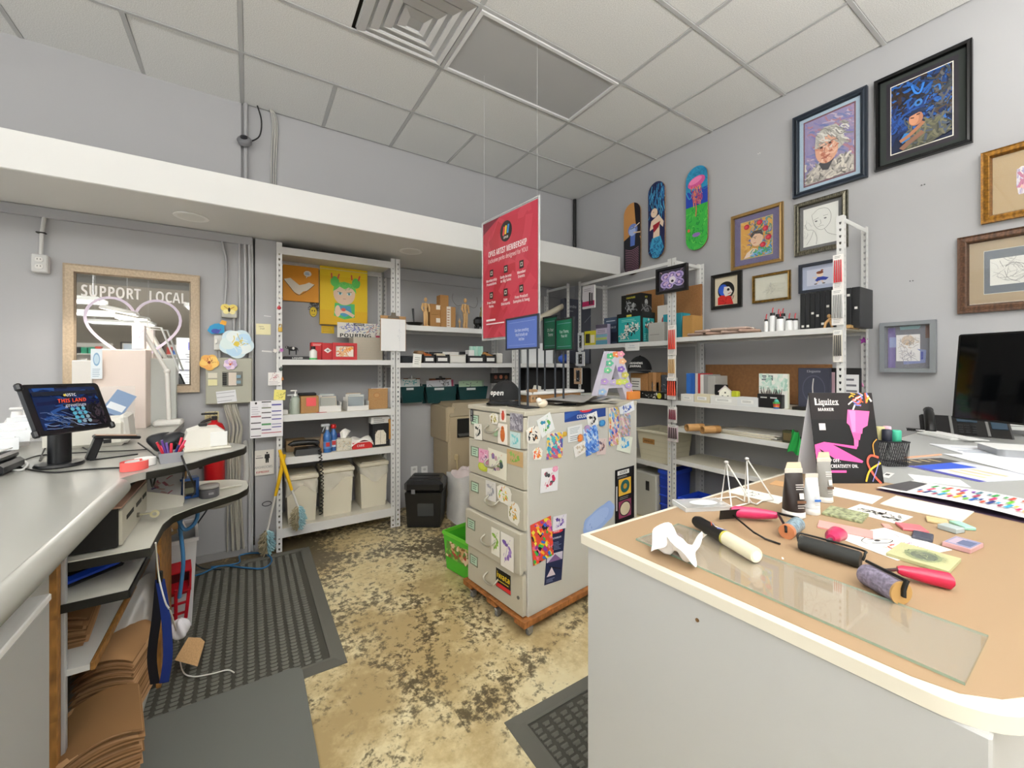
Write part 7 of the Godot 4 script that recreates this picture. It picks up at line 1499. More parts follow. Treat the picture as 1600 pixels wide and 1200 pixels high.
		t = flat("brush_pack", e[6], "pack", R, Ink.new(R.w, R.h, e[4]).r(0.05, 0.0, 0.95, 0.14, "f4f2ee").lines(0.15, 0.03, 0.85, 0.11, 2, "8a8a88").r(0.08, 0.78, 0.92, 0.98, "ece8e4").lines(0.15, 0.82, 0.85, 0.95, 3, "a09a98"), 0.006)
		for q in 4: put(t, "tool", MB.new().tube([Vector3(-R.w * 0.33 + q * R.w * 0.22, -R.h * 0.3, 0.008), Vector3(-R.w * 0.3 + q * R.w * 0.2, R.h * 0.34, 0.008)], [R.w * 0.09, R.w * 0.05], 7), mt(e[5], 0.4))
	for e in [[904, 520, 912, 548, "silver product pack hooked high on the corner-end post"], [901, 550, 914, 572, "clear product pack hooked mid corner-end post"], [898, 575, 910, 600, "black clip pack hooked low on the corner-end post"]]:
		R = fx(e[0], e[1], e[2], e[3], RX - 0.02)
		flat("post_pack", e[4], "pack", R, Ink.new(R.w, R.h, "d6dade" if e[1] < 575 else "c8a888").r(0.3, 0.15, 0.75, 0.85, "2a2a2c").dab(0.1, 0.1, 0.9, 0.9, 12, ["f2f2f2", "8a96a0"], 0.02, 0.005, int(e[1])), 0.012)
	# --- rack D second shelf
	R = fx(1102, 566, 1300, 622, WX - 0.02); R.p.y = D2; R.h = 0.33
	bx("kraft_board", "wide brown kraft board leaning on the wall behind shelf", "board", R, 0.012, mt("9c6d42", 0.7, 0, "fibre", 1.0))
	n = 0
	for e in [[1072, 1079, "2f6ab8", 0.25], [1079, 1085, "2458a4", 0.25], [1086, 1090, "c8c4c0", 0.25], [1090, 1094, "b83438", 0.25], [1094, 1099, "d8d4ce", 0.24], [1099, 1106, "8f8e8c", 0.24], [1106, 1117, "a8a6a0", 0.23]]:
		R = fx(e[0], 578, e[1], 620, RX + 0.1, D2); R.h = e[3]
		bx("file_binder", ["bright blue file binder next to the middle posts", "second blue file binder in the row", "thin pale binder beside the blue ones", "red binder in the row of files", "white binder right of the red one", "grey binder near the row's end", "wide grey clip file ending the row"][n], "binder", R, 0.2, mt(e[2], 0.5), Ink.new(R.w, R.h).r(0.15, 0.7, 0.85, 0.9, "ece9e4") if n > 3 else null, "", 0.0)
		n += 1
	for e in [[1064, 616, 1084, 629, "e4e2dc", "white open tray beside the file binders"], [1085, 616, 1109, 631, "dcd4b8", "cream open tray full of cards"], [1110, 619, 1152, 635, "e2e2de", "long white tray under the paper house"], [1152, 621, 1184, 637, "e0e2e2", "white tray with a clear box inside"]]:
		R = fx(e[0], e[1], e[2], e[3], RX + 0.01, D2)
		t = thing("shelf_tray", e[5], "tray", R.p + Vector3(0.04, 0, 0), -90)
		put(t, "tray", MB.new().box(Vector3(0, 0.003, 0), Vector3(R.w, 0.005, 0.08)).box(Vector3(0, R.h / 2, 0.039), Vector3(R.w, R.h, 0.003)).box(Vector3(0, R.h / 2, -0.039), Vector3(R.w, R.h, 0.003)).box(Vector3(-R.w / 2 + 0.002, R.h / 2, 0), Vector3(0.003, R.h, 0.08)).box(Vector3(R.w / 2 - 0.002, R.h / 2, 0), Vector3(0.003, R.h, 0.08)), mt(e[4], 0.5))
		put(t, "contents", MB.new().box(Vector3(0, R.h * 0.45, 0), Vector3(R.w * 0.9, R.h * 0.7, 0.07), 0.006), mt("c9c5b8", 0.6, 0, "speck", 3.0))
		put(t, "label", Ink.new(R.w * 0.6, R.h * 0.4, "f2f2ee").lines(0.1, 0.2, 0.9, 0.8, 2, "8a8a8a"), ink_mat(), Vector3(0, R.h / 2, 0.0415))
	t = thing("paper_house", "small white paper house with pitched roof on the tray", "paper house", onx(1133, 618, RX + 0.08) * Vector3(1, 0, 1) + Vector3(0, D2 + 0.045, 0), -60)
	put(t, "walls", MB.new().prism(pv([-0.045, 0, 0.045, 0, 0.045, 0.055, 0, 0.1, -0.045, 0.055]), -0.045, 0.045), mt("e8e6d6", 0.6))
	for s in [-1.0, 1.0]: put(t, "roof", MB.new().at(Vector3(s * 0.026, 0.08, 0), Vector3(0, 0, -s * 45)).box(Vector3.ZERO, Vector3(0.075, 0.003, 0.1)), mt("ecdfe0", 0.6))
	for e in [[-0.02, 0.02], [0.02, 0.02], [0.0, 0.05]]: put(t, "window", MB.new().box(Vector3(e[0], e[1], 0.046), Vector3(0.012, 0.014, 0.001)), mt("4a4a44", 0.6))
	R = fx(1112, 601, 1130, 617, RX + 0.1, D2 + 0.02); bx("black_box", "black box behind the white paper house", "box", R, 0.08, mt("121214", 0.4))
	R = fx(1142, 611, 1153, 621, RX + 0.03, D2 + 0.045); bx("lime_tub", "small lime green tub beside the paper house", "tub", R, 0.04, mt("b8bd2c", 0.4), null, "", 0.0, 0.008)
	R = fx(1186, 584, 1231, 636, RX + 0.06, D2)
	t = bx("paper_pad", "large white and green drawing pad standing on shelf", "pad", R, 0.03, mt("dcdcc8", 0.6), Ink.new(R.w, R.h, "e6e8e0").r(0.1, 0.05, 0.5, 0.2, "6a7a7a").lines(0.12, 0.08, 0.46, 0.17, 2, "e0e4e2").dab(0.1, 0.1, 0.95, 0.5, 40, ["c4dcd0", "d4e4d8", "a8ccbc"], 0.05, 0.016, 6))
	R = fx(1183, 616, 1222, 637, RX + 0.02, D2)
	t = thing("twig_box", "low black box of twigs in front of drawing pad", "box", R.p + Vector3(0.03, 0, 0), -90)
	put(t, "box", MB.new().box(Vector3(0, R.h / 2, 0), Vector3(R.w, R.h, 0.06), 0.004), mt("19191a", 0.4))
	for q in 14: put(t, "twig", MB.new().tube([Vector3(-R.w * 0.4 + q * R.w * 0.06, R.h, 0), Vector3(-R.w * 0.42 + q * R.w * 0.062 + 0.012 * sin(q * 5.0), R.h + 0.04 + 0.015 * cos(q * 3.0), 0.01 * sin(q * 2.0))], [0.003, 0.001], 5), mt("3a1c1c", 0.6))
	put(t, "label", Ink.new(R.w * 0.8, R.h * 0.3).lines(0.05, 0.1, 0.5, 0.9, 1, "d0d0cc").lines(0.55, 0.1, 0.95, 0.9, 1, "d0d0cc"), ink_mat(), Vector3(0, R.h * 0.75, 0.031))
	t = thing("rainbow_pot", "tiny rainbow striped pot with a succulent", "plant pot", onx(1213, 637, RX + 0.012) * Vector3(1, 0, 1) + Vector3(0, D2, 0))
	for q in 4: put(t, "band", MB.new().cyl(Vector3(0, q * 0.012, 0), 0.018 + q * 0.0015, 0.012, 14), mt(["3a6ab0", "d87a2c", "c83a3a", "4aa04a"][q], 0.5))
	put(t, "succulent", MB.new().ball(Vector3(0, 0.056, 0), Vector3(0.014, 0.014, 0.014)).ball(Vector3(0.008, 0.052, 0.006), Vector3(0.009, 0.01, 0.009)), mt("5ab4a4", 0.6))
	R = fx(1247, 575, 1297, 640, RX + 0.12, D2)
	bx("navy_box", "dark navy box with a pale loop printed, leaning on board", "box", R, 0.03, mt("3a3c4c", 0.5), Ink.new(R.w, R.h).t("Elegante", 0.5, 0.08, 0.05, "b8bac4", 0, false, 1, true).e(0.5, 0.5, 0.36, 0.33, "4e5062").e(0.5, 0.5, 0.33, 0.3, "3a3c4c").l([0.5, 0.25, 0.47, 0.45, 0.48, 0.62], 0.007, "c9c8c4"))
	R = fx(1292, 575, 1345, 612, RX + 0.2, D2)
	t = bx("tool_pack", "black and white tool pack behind the end rack post", "pack", R, 0.02, mt("141416", 0.4), Ink.new(R.w, R.h).r(0.0, 0.1, 0.25, 1, "d8b4c0").r(0.5, 0.15, 0.95, 0.9, "e4e4e6").lines(0.55, 0.2, 0.9, 0.85, 5, "6a6a72"))
	R = fx(1326, 561, 1343, 574, RX + 0.3, D2 + 0.17)
	solo("pink_bow", "pink tangled ribbon on top of the tool pack", "ribbon", MB.new().tube([Vector3(0, 0, -0.06), Vector3(0, 0.02, -0.02), Vector3(-0.01, 0.05, 0.02), Vector3(0, 0.01, 0.05), Vector3(0.01, 0.03, 0.0), Vector3(0, 0.05, -0.04), Vector3(0, 0.01, 0.03)], 0.01, 8, false, 0.5, 5), mt("d88ab4", 0.6), R.p)
	solo("purple_clip", "small purple star clip on the end rack back post", "clip", MB.new().prism(pv([0, 0.025, 0.008, 0.008, 0.025, 0.01, 0.012, -0.004, 0.016, -0.022, 0, -0.012, -0.016, -0.022, -0.012, -0.004, -0.025, 0.01, -0.008, 0.008]), 0, 0.01), mt("a03aa0", 0.4), onx(1350, 532, RX + 0.425), Vector3(0, -90, 0))
	R = fx(1237, 636, 1256, 641, RX + 0.03, D2); bx("black_strip", "flat black strip lying at the shelf edge", "strip", R, 0.1, mt("171512", 0.5))
	# --- rack D third shelf: tubes, boards, tools, green cloth
	n = 0
	for e in [[1098, 662, 0.032], [1123, 668, 0.032]]:
		var p := onx(e[0], e[1], RX + 0.02); p.y = D3 + e[2]
		t = thing("cardboard_tube", ["cardboard tube lying on the shelf nearer the posts", "cardboard tube lying beside the white boards"][n], "tube", p, -60)
		t.rotation_degrees.x = 90
		put(t, "tube", MB.new().lathe(Vector3.ZERO, [0.025, 0, e[2], 0, e[2], 0.16, 0.025, 0.16, 0.025, 0.0], 20), mt("b98d58", 0.7))
		put(t, "wrap", MB.new().lathe(Vector3.ZERO, [e[2] + 0.0005, -0.0, e[2] + 0.001, 0.03, e[2] + 0.0005, 0.05], 20), mt("9c713e", 0.6))
		t.rotation_degrees = Vector3(-90, 70, 0)
		n += 1
	for q in 4:
		solo("white_board", "pale flat board stacked on the third rack shelf", "board", MB.new().box(Vector3.ZERO, Vector3(0.3, 0.008, 0.42), 0.001), mt(["d9d2bc", "c8c4ba"][q % 2], 0.6), Vector3(RX + 0.2, D3 + 0.005 + q * 0.0085, -1.72 + 0.03 * (q % 2)), Vector3(0, q * 3 - 4, 0), "flat boards on the third shelf")
	for q in 6:
		var p := Vector3(RX + 0.06 + 0.04 * (q % 3), D3 + 0.012 + 0.004 * q, -1.42 + 0.03 * q)
		t = thing("craft_tool", "metal craft tool in the heap on the third shelf", "tool", p, -50 + q * 24, "craft tools in a heap")
		put(t, "blade", MB.new().tube([Vector3(-0.09, 0, 0), Vector3(0.02, 0.004, 0)], [0.002, 0.005], 6, false, 0.4), mt("8c8c8e", 0.3, 0.8))
		put(t, "handle", MB.new().tube([Vector3(0.02, 0.004, 0), Vector3(0.1, 0.0, 0)], 0.007, 8), mt(["1a1a1a", "2a3f6a", "c8bfa8"][q % 3], 0.5))
	R = fx(1222, 673, 1242, 687, RX + 0.02, D3); bx("dark_tin", "small dark tin with olive print at shelf edge", "tin", R, 0.06, mt("3a3a22", 0.4), Ink.new(R.w, R.h).r(0.1, 0.2, 0.9, 0.8, "6a5a3a"))
	solo("green_cloth", "bright green cloth hanging off the third shelf's end", "cloth", MB.new().grid(func(u: float, v: float) -> Vector3: return Vector3(0.012 * sin(u * 10.0 + v * 5.0), 0.03 - v * 0.16 + 0.01 * sin(u * 7.0), (u - 0.5) * (0.05 + 0.05 * v)), 14, 10), mt("1f9a44", 0.7), onx(1243, 680, RX - 0.014))

func t_card(R: Dictionary) -> void:
	bx("portrait_box", "black box printed with three small faces on back rack", "box", R, 0.05, mt("100f10", 0.4), Ink.new(R.w, R.h, "100f10").e(0.2, 0.4, 0.09, 0.2, "7a4436").e(0.5, 0.38, 0.09, 0.2, "a8664c").e(0.8, 0.42, 0.09, 0.2, "8a5a3c").r(0.1, 0.75, 0.9, 0.8, "4a4a4a"))
func cap_hat(label: String, p: Vector3, turn: float, words: Array, sc := 1.0) -> void:
	var t := thing("baseball_cap", label, "cap", p, turn)
	t.scale = Vector3.ONE * sc
	var cloth := mt("17181a", 0.85, 0, "fibre", 10.0)
	put(t, "crown", MB.new().grid(func(u: float, v: float) -> Vector3:
		var a := TAU * u; var th := v * PI / 2
		var fx2 := 1.0 + 0.08 * maxf(0.0, sin(a))
		return Vector3(cos(a) * 0.085 * cos(th) * fx2, 0.02 + 0.105 * sin(th) * (1.0 + 0.02 * sin(a * 6.0)), sin(a) * 0.095 * cos(th) * fx2), 36, 12), cloth)
	put(t, "brim", MB.new().grid(func(u: float, v: float) -> Vector3:
		var a := lerpf(0.18, PI - 0.18, u)
		var rd := 0.09 + v * 0.075 * sin(a)
		return Vector3(cos(a) * (0.088 + v * 0.004), 0.018 - 0.018 * v + 0.012 * cos(2 * a) * v * -1.0, sin(a) * rd), 20, 6), mt("1b1c1f", 0.8))
	put(t, "button", MB.new().ball(Vector3(0, 0.127, 0), Vector3(0.008, 0.005, 0.008), 8, 6), cloth)
	var k := Ink.new(0.12, 0.05)
	for i in words.size(): k.t(words[i], 0.5, 0.3 + 0.45 * i if words.size() > 1 else 0.5, 0.3 if words.size() > 1 else 0.5, "eceae6", 0, true)
	for i in k.b.v.size():
		var q: Vector3 = k.b.v[i]; var a := q.x / 0.098
		k.b.v[i] = Vector3(sin(a) * 0.098, q.y + 0.062, cos(a) * 0.1035 - (q.y + 0.02) * 0.28 + 0.006 + q.z)
	put(t, "lettering", k, ink_mat())

# ---------- drawer cabinet on its dolly
func cabinet() -> void:
	var P := Vector3(1.2495, 0, -2.129); var TURN := -83.2
	var SP := Vector3(1.283, 0, -1.85); var STURN := 6.8
	var CT := 1.245
	var paint := mt("bdb7a6", 0.45)
	var t := thing("drawer_cabinet", "tall putty steel cabinet with five drawers on wooden dolly", "cabinet", P, TURN)
	var W := 0.562; var D := 1.08
	put(t, "carcass", MB.new().box(Vector3(0, 0.66, -D / 2 - 0.012), Vector3(W, 1.13, D - 0.024), 0.003), mt("c4c2ba", 0.45))
	put(t, "top_cap", MB.new().box(Vector3(0, CT - 0.014, -D / 2), Vector3(W + 0.006, 0.028, D + 0.004), 0.004), paint)
	var ys := [1.213, 1.029, 0.802, 0.574, 0.337, 0.1]
	for k in 5:
		var out := [0.0, 0.0, 0.0, 0.028, 0.008][k] as float
		var hh: float = ys[k] - ys[k + 1] - 0.008; var cy: float = (ys[k] + ys[k + 1]) / 2
		var dr := put(t, "drawer", MB.new().box(Vector3(0, cy, -0.014 + out), Vector3(W - 0.016, hh, 0.028), 0.003).box(Vector3(0, cy, -0.05 + out), Vector3(W - 0.03, hh - 0.02, 0.06)), paint)
		put(dr, "label_holder", MB.new().at(Vector3(-W * 0.36, cy + 0.03, out)).ring(0.085, 0.065, [0, 0, 0, 0.004, 0.005, 0.004, 0.006, 0.001]), mt("8a8f7c", 0.4, 0.3))
		put(dr, "label_card", Ink.new(0.075, 0.055, "b9d4bc").lines(0.15, 0.15, 0.85, 0.85, 3, "4a5c50"), ink_mat(), Vector3(-W * 0.36, cy + 0.03, out + 0.001))
		put(dr, "handle", MB.new().tube([Vector3(-0.055, cy + 0.012, out), Vector3(-0.055, cy - 0.005, out + 0.03), Vector3(-0.03, cy - 0.022, out + 0.04), Vector3(0.03, cy - 0.022, out + 0.04), Vector3(0.055, cy - 0.005, out + 0.03), Vector3(0.055, cy + 0.012, out)], 0.006, 8, false, 1, 4), mt("b9b6a8", 0.3, 0.7))
	put(t, "lock", MB.new().at(Vector3(W * 0.42, 0.2, 0.008), Vector3(90, 0, 0)).cyl(Vector3.ZERO, 0.01, 0.004, 12), mt("4a4844", 0.4))
	t = thing("dolly", "low wooden dolly on castors under the drawer cabinet", "dolly", P, TURN)
	var wood := mt("b5733a", 0.6, 0, "wood", 3.0)
	for x in [-0.26, 0.0, 0.26]: put(t, "plank", MB.new().box(Vector3(x, 0.076, -D / 2), Vector3(0.09, 0.036, D + 0.05), 0.003), wood)
	for z in [0.0, -0.54, -1.06]: put(t, "cross_plank", MB.new().box(Vector3(0, 0.088, z), Vector3(W + 0.05, 0.014, 0.05), 0.002), wood)
	for e in [[-0.22, 0.0], [0.04, 0.0], [0.285, -0.03], [-0.24, -1.0], [0.285, -0.95]]:
		var ca := put(t, "castor", MB.new().box(Vector3(e[0], 0.045, e[1]), Vector3(0.03, 0.014, 0.04), 0.003).box(Vector3(e[0] - 0.012, 0.03, e[1]), Vector3(0.003, 0.03, 0.03)).box(Vector3(e[0] + 0.012, 0.03, e[1]), Vector3(0.003, 0.03, 0.03)), mt("9a9a98", 0.3, 0.7))
		put(ca, "wheel", MB.new().at(Vector3(e[0] - 0.009, 0.023, e[1]), Vector3(0, 0, -90)).cyl(Vector3.ZERO, 0.023, 0.018, 16, -1, 0.003), mt("6a6a6a", 0.5))
	# things held on by magnets: [px box, side?, roll, label, paper colour or "" for a cut-out, drawing]
	var g := 0
	var M := func(a: float, b: float, c: float, d: float, side: bool, roll: float, label: String, paper: String, cols: Array, kind := 0) -> void:
		var R := fp(a, b, c, d, SP if side else P, STURN if side else TURN)
		var nrm := Basis(Vector3.UP, deg_to_rad(R.turn)) * Vector3.BACK
		g += 1
		var off := 0.004 + (g % 4) * 0.0012 + (0.03 if not side and b > 785 and b < 860 else (0.01 if not side and b > 860 else 0.0))
		var o := thing("magnet_art", label, "artwork", R.p + Vector3(0, R.h / 2, 0) + nrm * off, R.turn)
		o.rotation_degrees.z = roll
		var k := Ink.new(R.w, R.h, paper if paper != "" else null)
		match kind:
			0:
				for i in 9: k.e(0.5 + 0.24 * sin(i * 2.4 + g), 0.5 + 0.26 * cos(i * 1.9 + g * 2.0), 0.08 + 0.07 * absf(sin(i * 3.1)), 0.05 + 0.05 * absf(cos(i * 2.3)), cols[i % cols.size()], i + g * 0.7)
				k.l([0.3, 0.85, 0.45, 0.55, 0.6, 0.2], 0.0025, cols[0]).dab(0.2, 0.15, 0.8, 0.85, 7, cols, 0.02, 0.0025, g)
			1: k.e(0.5, 0.5, 0.5, 0.5, cols[0]).e(0.45, 0.45, 0.36, 0.36, cols[1 % cols.size()]).dab(0.15, 0.15, 0.85, 0.85, 14, cols, 0.012, 0.003, g, 99, true)
			2: k.dab(0.0, 0.0, 1.0, 1.0, 90, cols, 0.035, 0.015, g, 0.9)
			3: k.e(0.5, 0.55, 0.24, 0.34, cols[0]).e(0.5, 0.25, 0.16, 0.14, cols[0]).e(0.44, 0.22, 0.03, 0.03, "1a1a1a").e(0.56, 0.22, 0.03, 0.03, "1a1a1a").dab(0.3, 0.35, 0.7, 0.85, 12, cols, 0.01, 0.003, g)
			4: k.p([0.0, 0.2, 0.5, 0.0, 1, 0.3, 0.8, 1, 0.2, 0.9], "f0ece2").dab(0.15, 0.15, 0.85, 0.85, 30, cols, 0.02, 0.007, g, 99, true)
			5: k.lines(0.15, 0.1, 0.85, 0.5, 4, cols[0], 0.25).lines(0.15, 0.6, 0.85, 0.95, 3, cols[-1], 0.3)
		if paper != "": put(o, "card", MB.new().box(Vector3(0, 0, -0.0008), Vector3(R.w, R.h, 0.0014)), mt(paper, 0.7))
		else: put(o, "backing", MB.new().at(Vector3(0, 0, -0.0016)).prism(rr(R.w * 0.9, R.h * 0.9, minf(R.w, R.h) * 0.3), 0, 0.0014), mt("efeae0" if kind != 1 else cols[0], 0.7))
		put(o, "print", k, ink_mat(), Vector3(0, 0, 0.0002))
	M.call(736, 639, 740, 658, false, 0, "narrow black and white strip on the top drawer", "2a2a2c", ["e8e8e6"], 5)
	M.call(766, 645, 780, 663, false, 8, "pale yellow paper cat on the top drawer", "", ["d8cf8a", "e8e0a8", "8a7a3a"], 4)
	M.call(782, 639, 792, 659, false, 0, "small card with a red bear on the top drawer", "f0e6da", ["c8442e", "d86a4a"], 3)
	M.call(798, 646, 818, 673, false, 0, "grey charcoal drawing on the top drawer's corner", "a29ea6", ["8a8690", "b8b4bc", "76727c"], 2)
	M.call(779, 662, 794, 694, false, 0, "white card with an orange ant on the top drawer", "f2ebe0", ["c8682c", "d88a4a"], 3)
	M.call(742, 662, 754, 687, false, 3, "white card with a dark sprig on the top drawer", "efece2", ["3a4038"], 0)
	M.call(798, 675, 814, 700, false, 0, "pale blue card with aqua circle on the top drawer", "cfe4e2", ["6fc4c8", "8fd4d4"], 0)
	M.call(772, 670, 779, 682, false, 0, "round pale green magnet on the top drawer", "", ["9cc09a", "b4d0ae"], 1)
	M.call(749, 702, 765, 724, false, 0, "pink card with a white shell on second drawer", "e8a8c4", ["f4e8ee", "d87aa4", "8a6a8a"], 0)
	M.call(748, 723, 763, 736, false, 0, "lime green cut-out below the pink shell card", "", ["b8bf3a", "cfd45a"], 1)
	M.call(763, 704, 793, 745, false, -3, "large botanical card with leaves on second drawer", "eae6d4", ["7a9a5a", "c8a0a8", "8a6a9a", "4a5a5a", "d8884a"], 0)
	M.call(793, 704, 818, 727, false, 0, "tan strip with a green leaf on second drawer", "c4a274", ["7aa84a", "8ab85a"], 0)
	M.call(760, 752, 776, 782, false, 2, "white card with grey pencil sketch on third drawer", "dedbd6", ["9a9aa0", "b4b4b8"], 0)
	M.call(777, 758, 801, 788, false, 0, "cut-out of smiling cartoon fruits on third drawer", "", ["e8b83a", "c8442e", "8ac03a", "f0d04a"], 4)
	M.call(794, 783, 814, 819, false, 0, "white cut-out of a pineapple on third drawer", "", ["e0a02c", "d8b84a", "8a8a3a"], 4)
	M.call(775, 824, 788, 865, false, 0, "white card with a green pea pod on fourth drawer", "efece0", ["7aa83a", "94c04a"], 0)
	M.call(790, 833, 810, 886, false, 0, "white card with purple grapes on fourth drawer", "f0ece4", ["8a6ab4", "7254a0", "a888c8"], 0)
	M.call(821, 665, 845, 694, true, 0, "black and white cat cut-out with an orange ball", "", ["1a1a1e", "e88a2c", "1a1a1e", "f0ece6"], 4)
	M.call(841, 649, 863, 679, true, 22, "tilted white card with small green leaf on cabinet side", "eef0ee", ["5aa04a", "3a8ab0"], 0)
	M.call(853, 676, 878, 716, true, -2, "colourful patterned card with aqua swirls on cabinet side", "e6dfc8", ["4ab0b4", "c85a7a", "e8c04a", "6a5aa8", "3a8ac0"], 2)
	M.call(878, 674, 885, 682, true, 0, "small mustard yellow ball magnet", "", ["c8a03a", "d8b44a"], 1)
	M.call(831, 699, 847, 719, true, 0, "orange and yellow fish cut-out on cabinet side", "", ["e87a2c", "e8c03a", "d85a3a"], 4)
	M.call(886, 665, 909, 689, true, 3, "landscape postcard with green hills on cabinet side", "e4e6e6", ["7a8a90", "7ab07a", "5a6068"], 5)
	M.call(901, 678, 910, 690, true, 0, "round orange magnet on the postcard", "", ["e87a34", "f0944a"], 1)
	M.call(912, 664, 922, 676, true, 0, "round lilac magnet above blue drawing", "", ["a88ab8", "b89cc6"], 1)
	M.call(917, 645, 933, 667, true, 12, "white card with a black cat below the blue banner", "f0f0ee", ["1a1a1c", "2a2a2c"], 0)
	M.call(912, 666, 934, 709, true, 10, "tall blue watercolour card on cabinet side", "cfdcec", ["3a6ac0", "5a8ad8", "8ab4e8"], 2)
	M.call(932, 685, 946, 710, true, -6, "small pinkish cut card beside the blue watercolour", "d8c4c0", ["8a6a6a", "6a5a6a"], 0)
	M.call(896, 692, 916, 710, true, 14, "white torn card under the orange magnet", "efece8", ["b8a890", "c8b8a0"], 0)
	M.call(935, 656, 945, 666, true, 0, "tiny blue fish magnet on cabinet side", "", ["2a6aa8", "4a9ad0"], 1)
	M.call(950, 636, 966, 696, true, 0, "long collage strip in pastel colours on cabinet side", "e4d8c4", ["7ab0d8", "d8a0b0", "c8b060", "3a5ab8", "d87a5a"], 2)
	M.call(967, 631, 990, 646, true, 12, "white scrap with blue bird shapes on cabinet's top edge", "eceef2", ["4a6ac0", "3a5aa8"], 0)
	M.call(968, 646, 984, 682, true, 0, "beige collage strip with faint drawings on cabinet side", "ded4c8", ["a8907a", "c8b0a8", "d8a0b8", "8aa8c8"], 2)
	M.call(964, 680, 986, 706, true, -16, "white triangle card with a blue ring on cabinet side", "e8ecdc", ["4aa0d8", "6ab8e4"], 0)
	M.call(844, 731, 871, 768, true, -4, "white sketch card with a pink splash on cabinet side", "f2f2f4", ["d83a6a", "3a3a3e", "c8506a", "5a5a5e"], 0)
	M.call(862, 728, 871, 737, true, 0, "round pink magnet holding the sketch card", "", ["e89ab8", "f0b0c8"], 1)
	M.call(830, 812, 862, 876, true, 6, "bright rainbow coloured painting postcard low on cabinet side", "d84a3a", ["e8442e", "f0b02a", "3ab04a", "2a6ac8", "8a3aa0", "1a1a1e", "f0e04a", "e86a8a"], 2)
	M.call(863, 805, 884, 827, true, -4, "white card with a violet ink burst", "ece8f0", ["6a4aa8", "4a2a8a", "a890d0"], 0)
	M.call(909, 793, 960, 827, true, 16, "pale blue cloud shaped drawing behind the table", "", ["9ab4e8", "a8c0ee", "5a7ad0"], 1)
	# printed leaflets and signs with lettering
	var R := fp(882, 638, 946, 655, SP, STURN)
	flat("blue_banner", "navy banner strip reading COLOURSOFT on the cabinet side", "banner", R, Ink.new(R.w, R.h, "1e3f86").p([0, 0.3, 0.3, 0, 0.6, 0, 0, 0.8], "2c549c").e(0.5, 0.1, 0.16, 0.28, "d22c3a").t("DERWENT", 0.5, 0.1, 0.2, "f2e8e8", 0, true, 0.9).t("COLOURSOFT", 0.52, 0.68, 0.32, "e8ecf4", 0, true), 0.001, mt("1e3f86", 0.5), "", 1.0)
	R = fp(853, 827, 880, 909, SP + Vector3(0, 0, 0.002), STURN)
	flat("leaflet", "long navy leaflet with red oval and pencil pictures", "leaflet", R, Ink.new(R.w, R.h, "16224a").e(0.5, 0.05, 0.38, 0.035, "d22c3a").t("DERWENT", 0.5, 0.05, 0.025, "f2e8e8", 0, true).t("COLOURSOFT", 0.5, 0.17, 0.032, "e0e4f0", 0, true).lines(0.15, 0.24, 0.85, 0.4, 6, "8a94b8", 0.25).r(0.05, 0.45, 0.95, 0.6, "c8c4d4").p([0.1, 0.6, 0.5, 0.47, 0.9, 0.6], "7a5a8a").l([0.2, 0.68, 0.9, 0.78], 0.006, "0a0c14").p([0.1, 0.86, 0.35, 0.7, 0.6, 0.86], "d8c8d0").lines(0.1, 0.9, 0.6, 0.97, 3, "8a94b8"), 0.001, null, "", -6.0)
	R = fp(961, 731, 990, 814, SP + Vector3(0, 0, 0.003), STURN)
	flat("colour_board", "black GOLDEN board with two round paint swatches", "board", R, Ink.new(R.w, R.h, "0c0c0d").r(0.1, 0.03, 0.72, 0.11, "e6e6e4").t("GOLDEN", 0.41, 0.07, 0.05, "141414", 0, true, 0.85).lines(0.1, 0.13, 0.7, 0.17, 2, "b0b0ae").r(0.16, 0.19, 0.82, 0.5, "d8a83a").e(0.5, 0.34, 0.24, 0.12, "1f5a5a").e(0.5, 0.34, 0.1, 0.05, "b88a2c").r(0.16, 0.6, 0.82, 0.92, "8a3a5a").e(0.5, 0.76, 0.3, 0.14, "1a1a1a").e(0.5, 0.76, 0.26, 0.12, "d8ccae").lines(0.2, 0.52, 0.8, 0.58, 2, "8a8a88").r(0.02, 0.3, 0.08, 0.75, "c8c8c6"), 0.004, mt("0c0c0d", 0.4))
	R = fp(778, 892, 801, 922, P, TURN); R.p += Vector3(-0.012, 0, 0)
	flat("sticker", "black and red iwata sticker on the bottom drawer", "sticker", R, Ink.new(R.w, R.h, "100f10").t("iwata", 0.5, 0.33, 0.3, "e8c82c", 0, true).lines(0.12, 0.56, 0.88, 0.68, 1, "d8b82c").r(0, 0.76, 1, 0.97, "c82a2c"), 0.001)
	# --- on the cabinet's top
	cap_hat("dark grey cap with white open lettering on the cabinet", ony(790, 631, CT) + Vector3(0, 0.006, 0), -60.0, ["open"], 1.2)
	var n := 0
	for e in [[791, 494, 842, 546, 1.40, "5b74c0", "2f3440", ["Give them something", "they'll actually use", "And love"], "blue framed tabletop sign on two black poles", 810, 823], [849, 494, 872, 547, 1.80, "16684e", "1c2224", ["It's Your", "Theme"], "dark green tabletop sign behind the other green one", 838, 850], [868, 497, 896, 548, 1.72, "13694c", "1a1f20", ["Your Theme,", "Your Art"], "dark green tabletop sign reading Your Art", 866, 879]]:
		R = fx(e[0], e[1], e[2], e[3], e[4])
		var q := thing("sign_stand", e[8], "sign", Vector3(e[4], CT, R.p.z), -90)
		var cy: float = R.p.y + R.h / 2 - CT
		put(q, "frame", MB.new().at(Vector3(0, cy, 0)).ring(R.w, R.h, [0, -0.006, 0, 0.006, 0.01, 0.006, 0.011, 0.0]), mt(e[6], 0.4))
		var k := Ink.new(R.w - 0.02, R.h - 0.02, e[5])
		for i in e[7].size(): k.t(e[7][i], 0.5, 0.4 + 0.15 * i, 0.1, "f0f4f8", 0, false, 0.62)
		k.r(0.08, 0.12, 0.92, 0.128, "a8b8e0").r(0.08, 0.9, 0.92, 0.908, "a8b8e0")
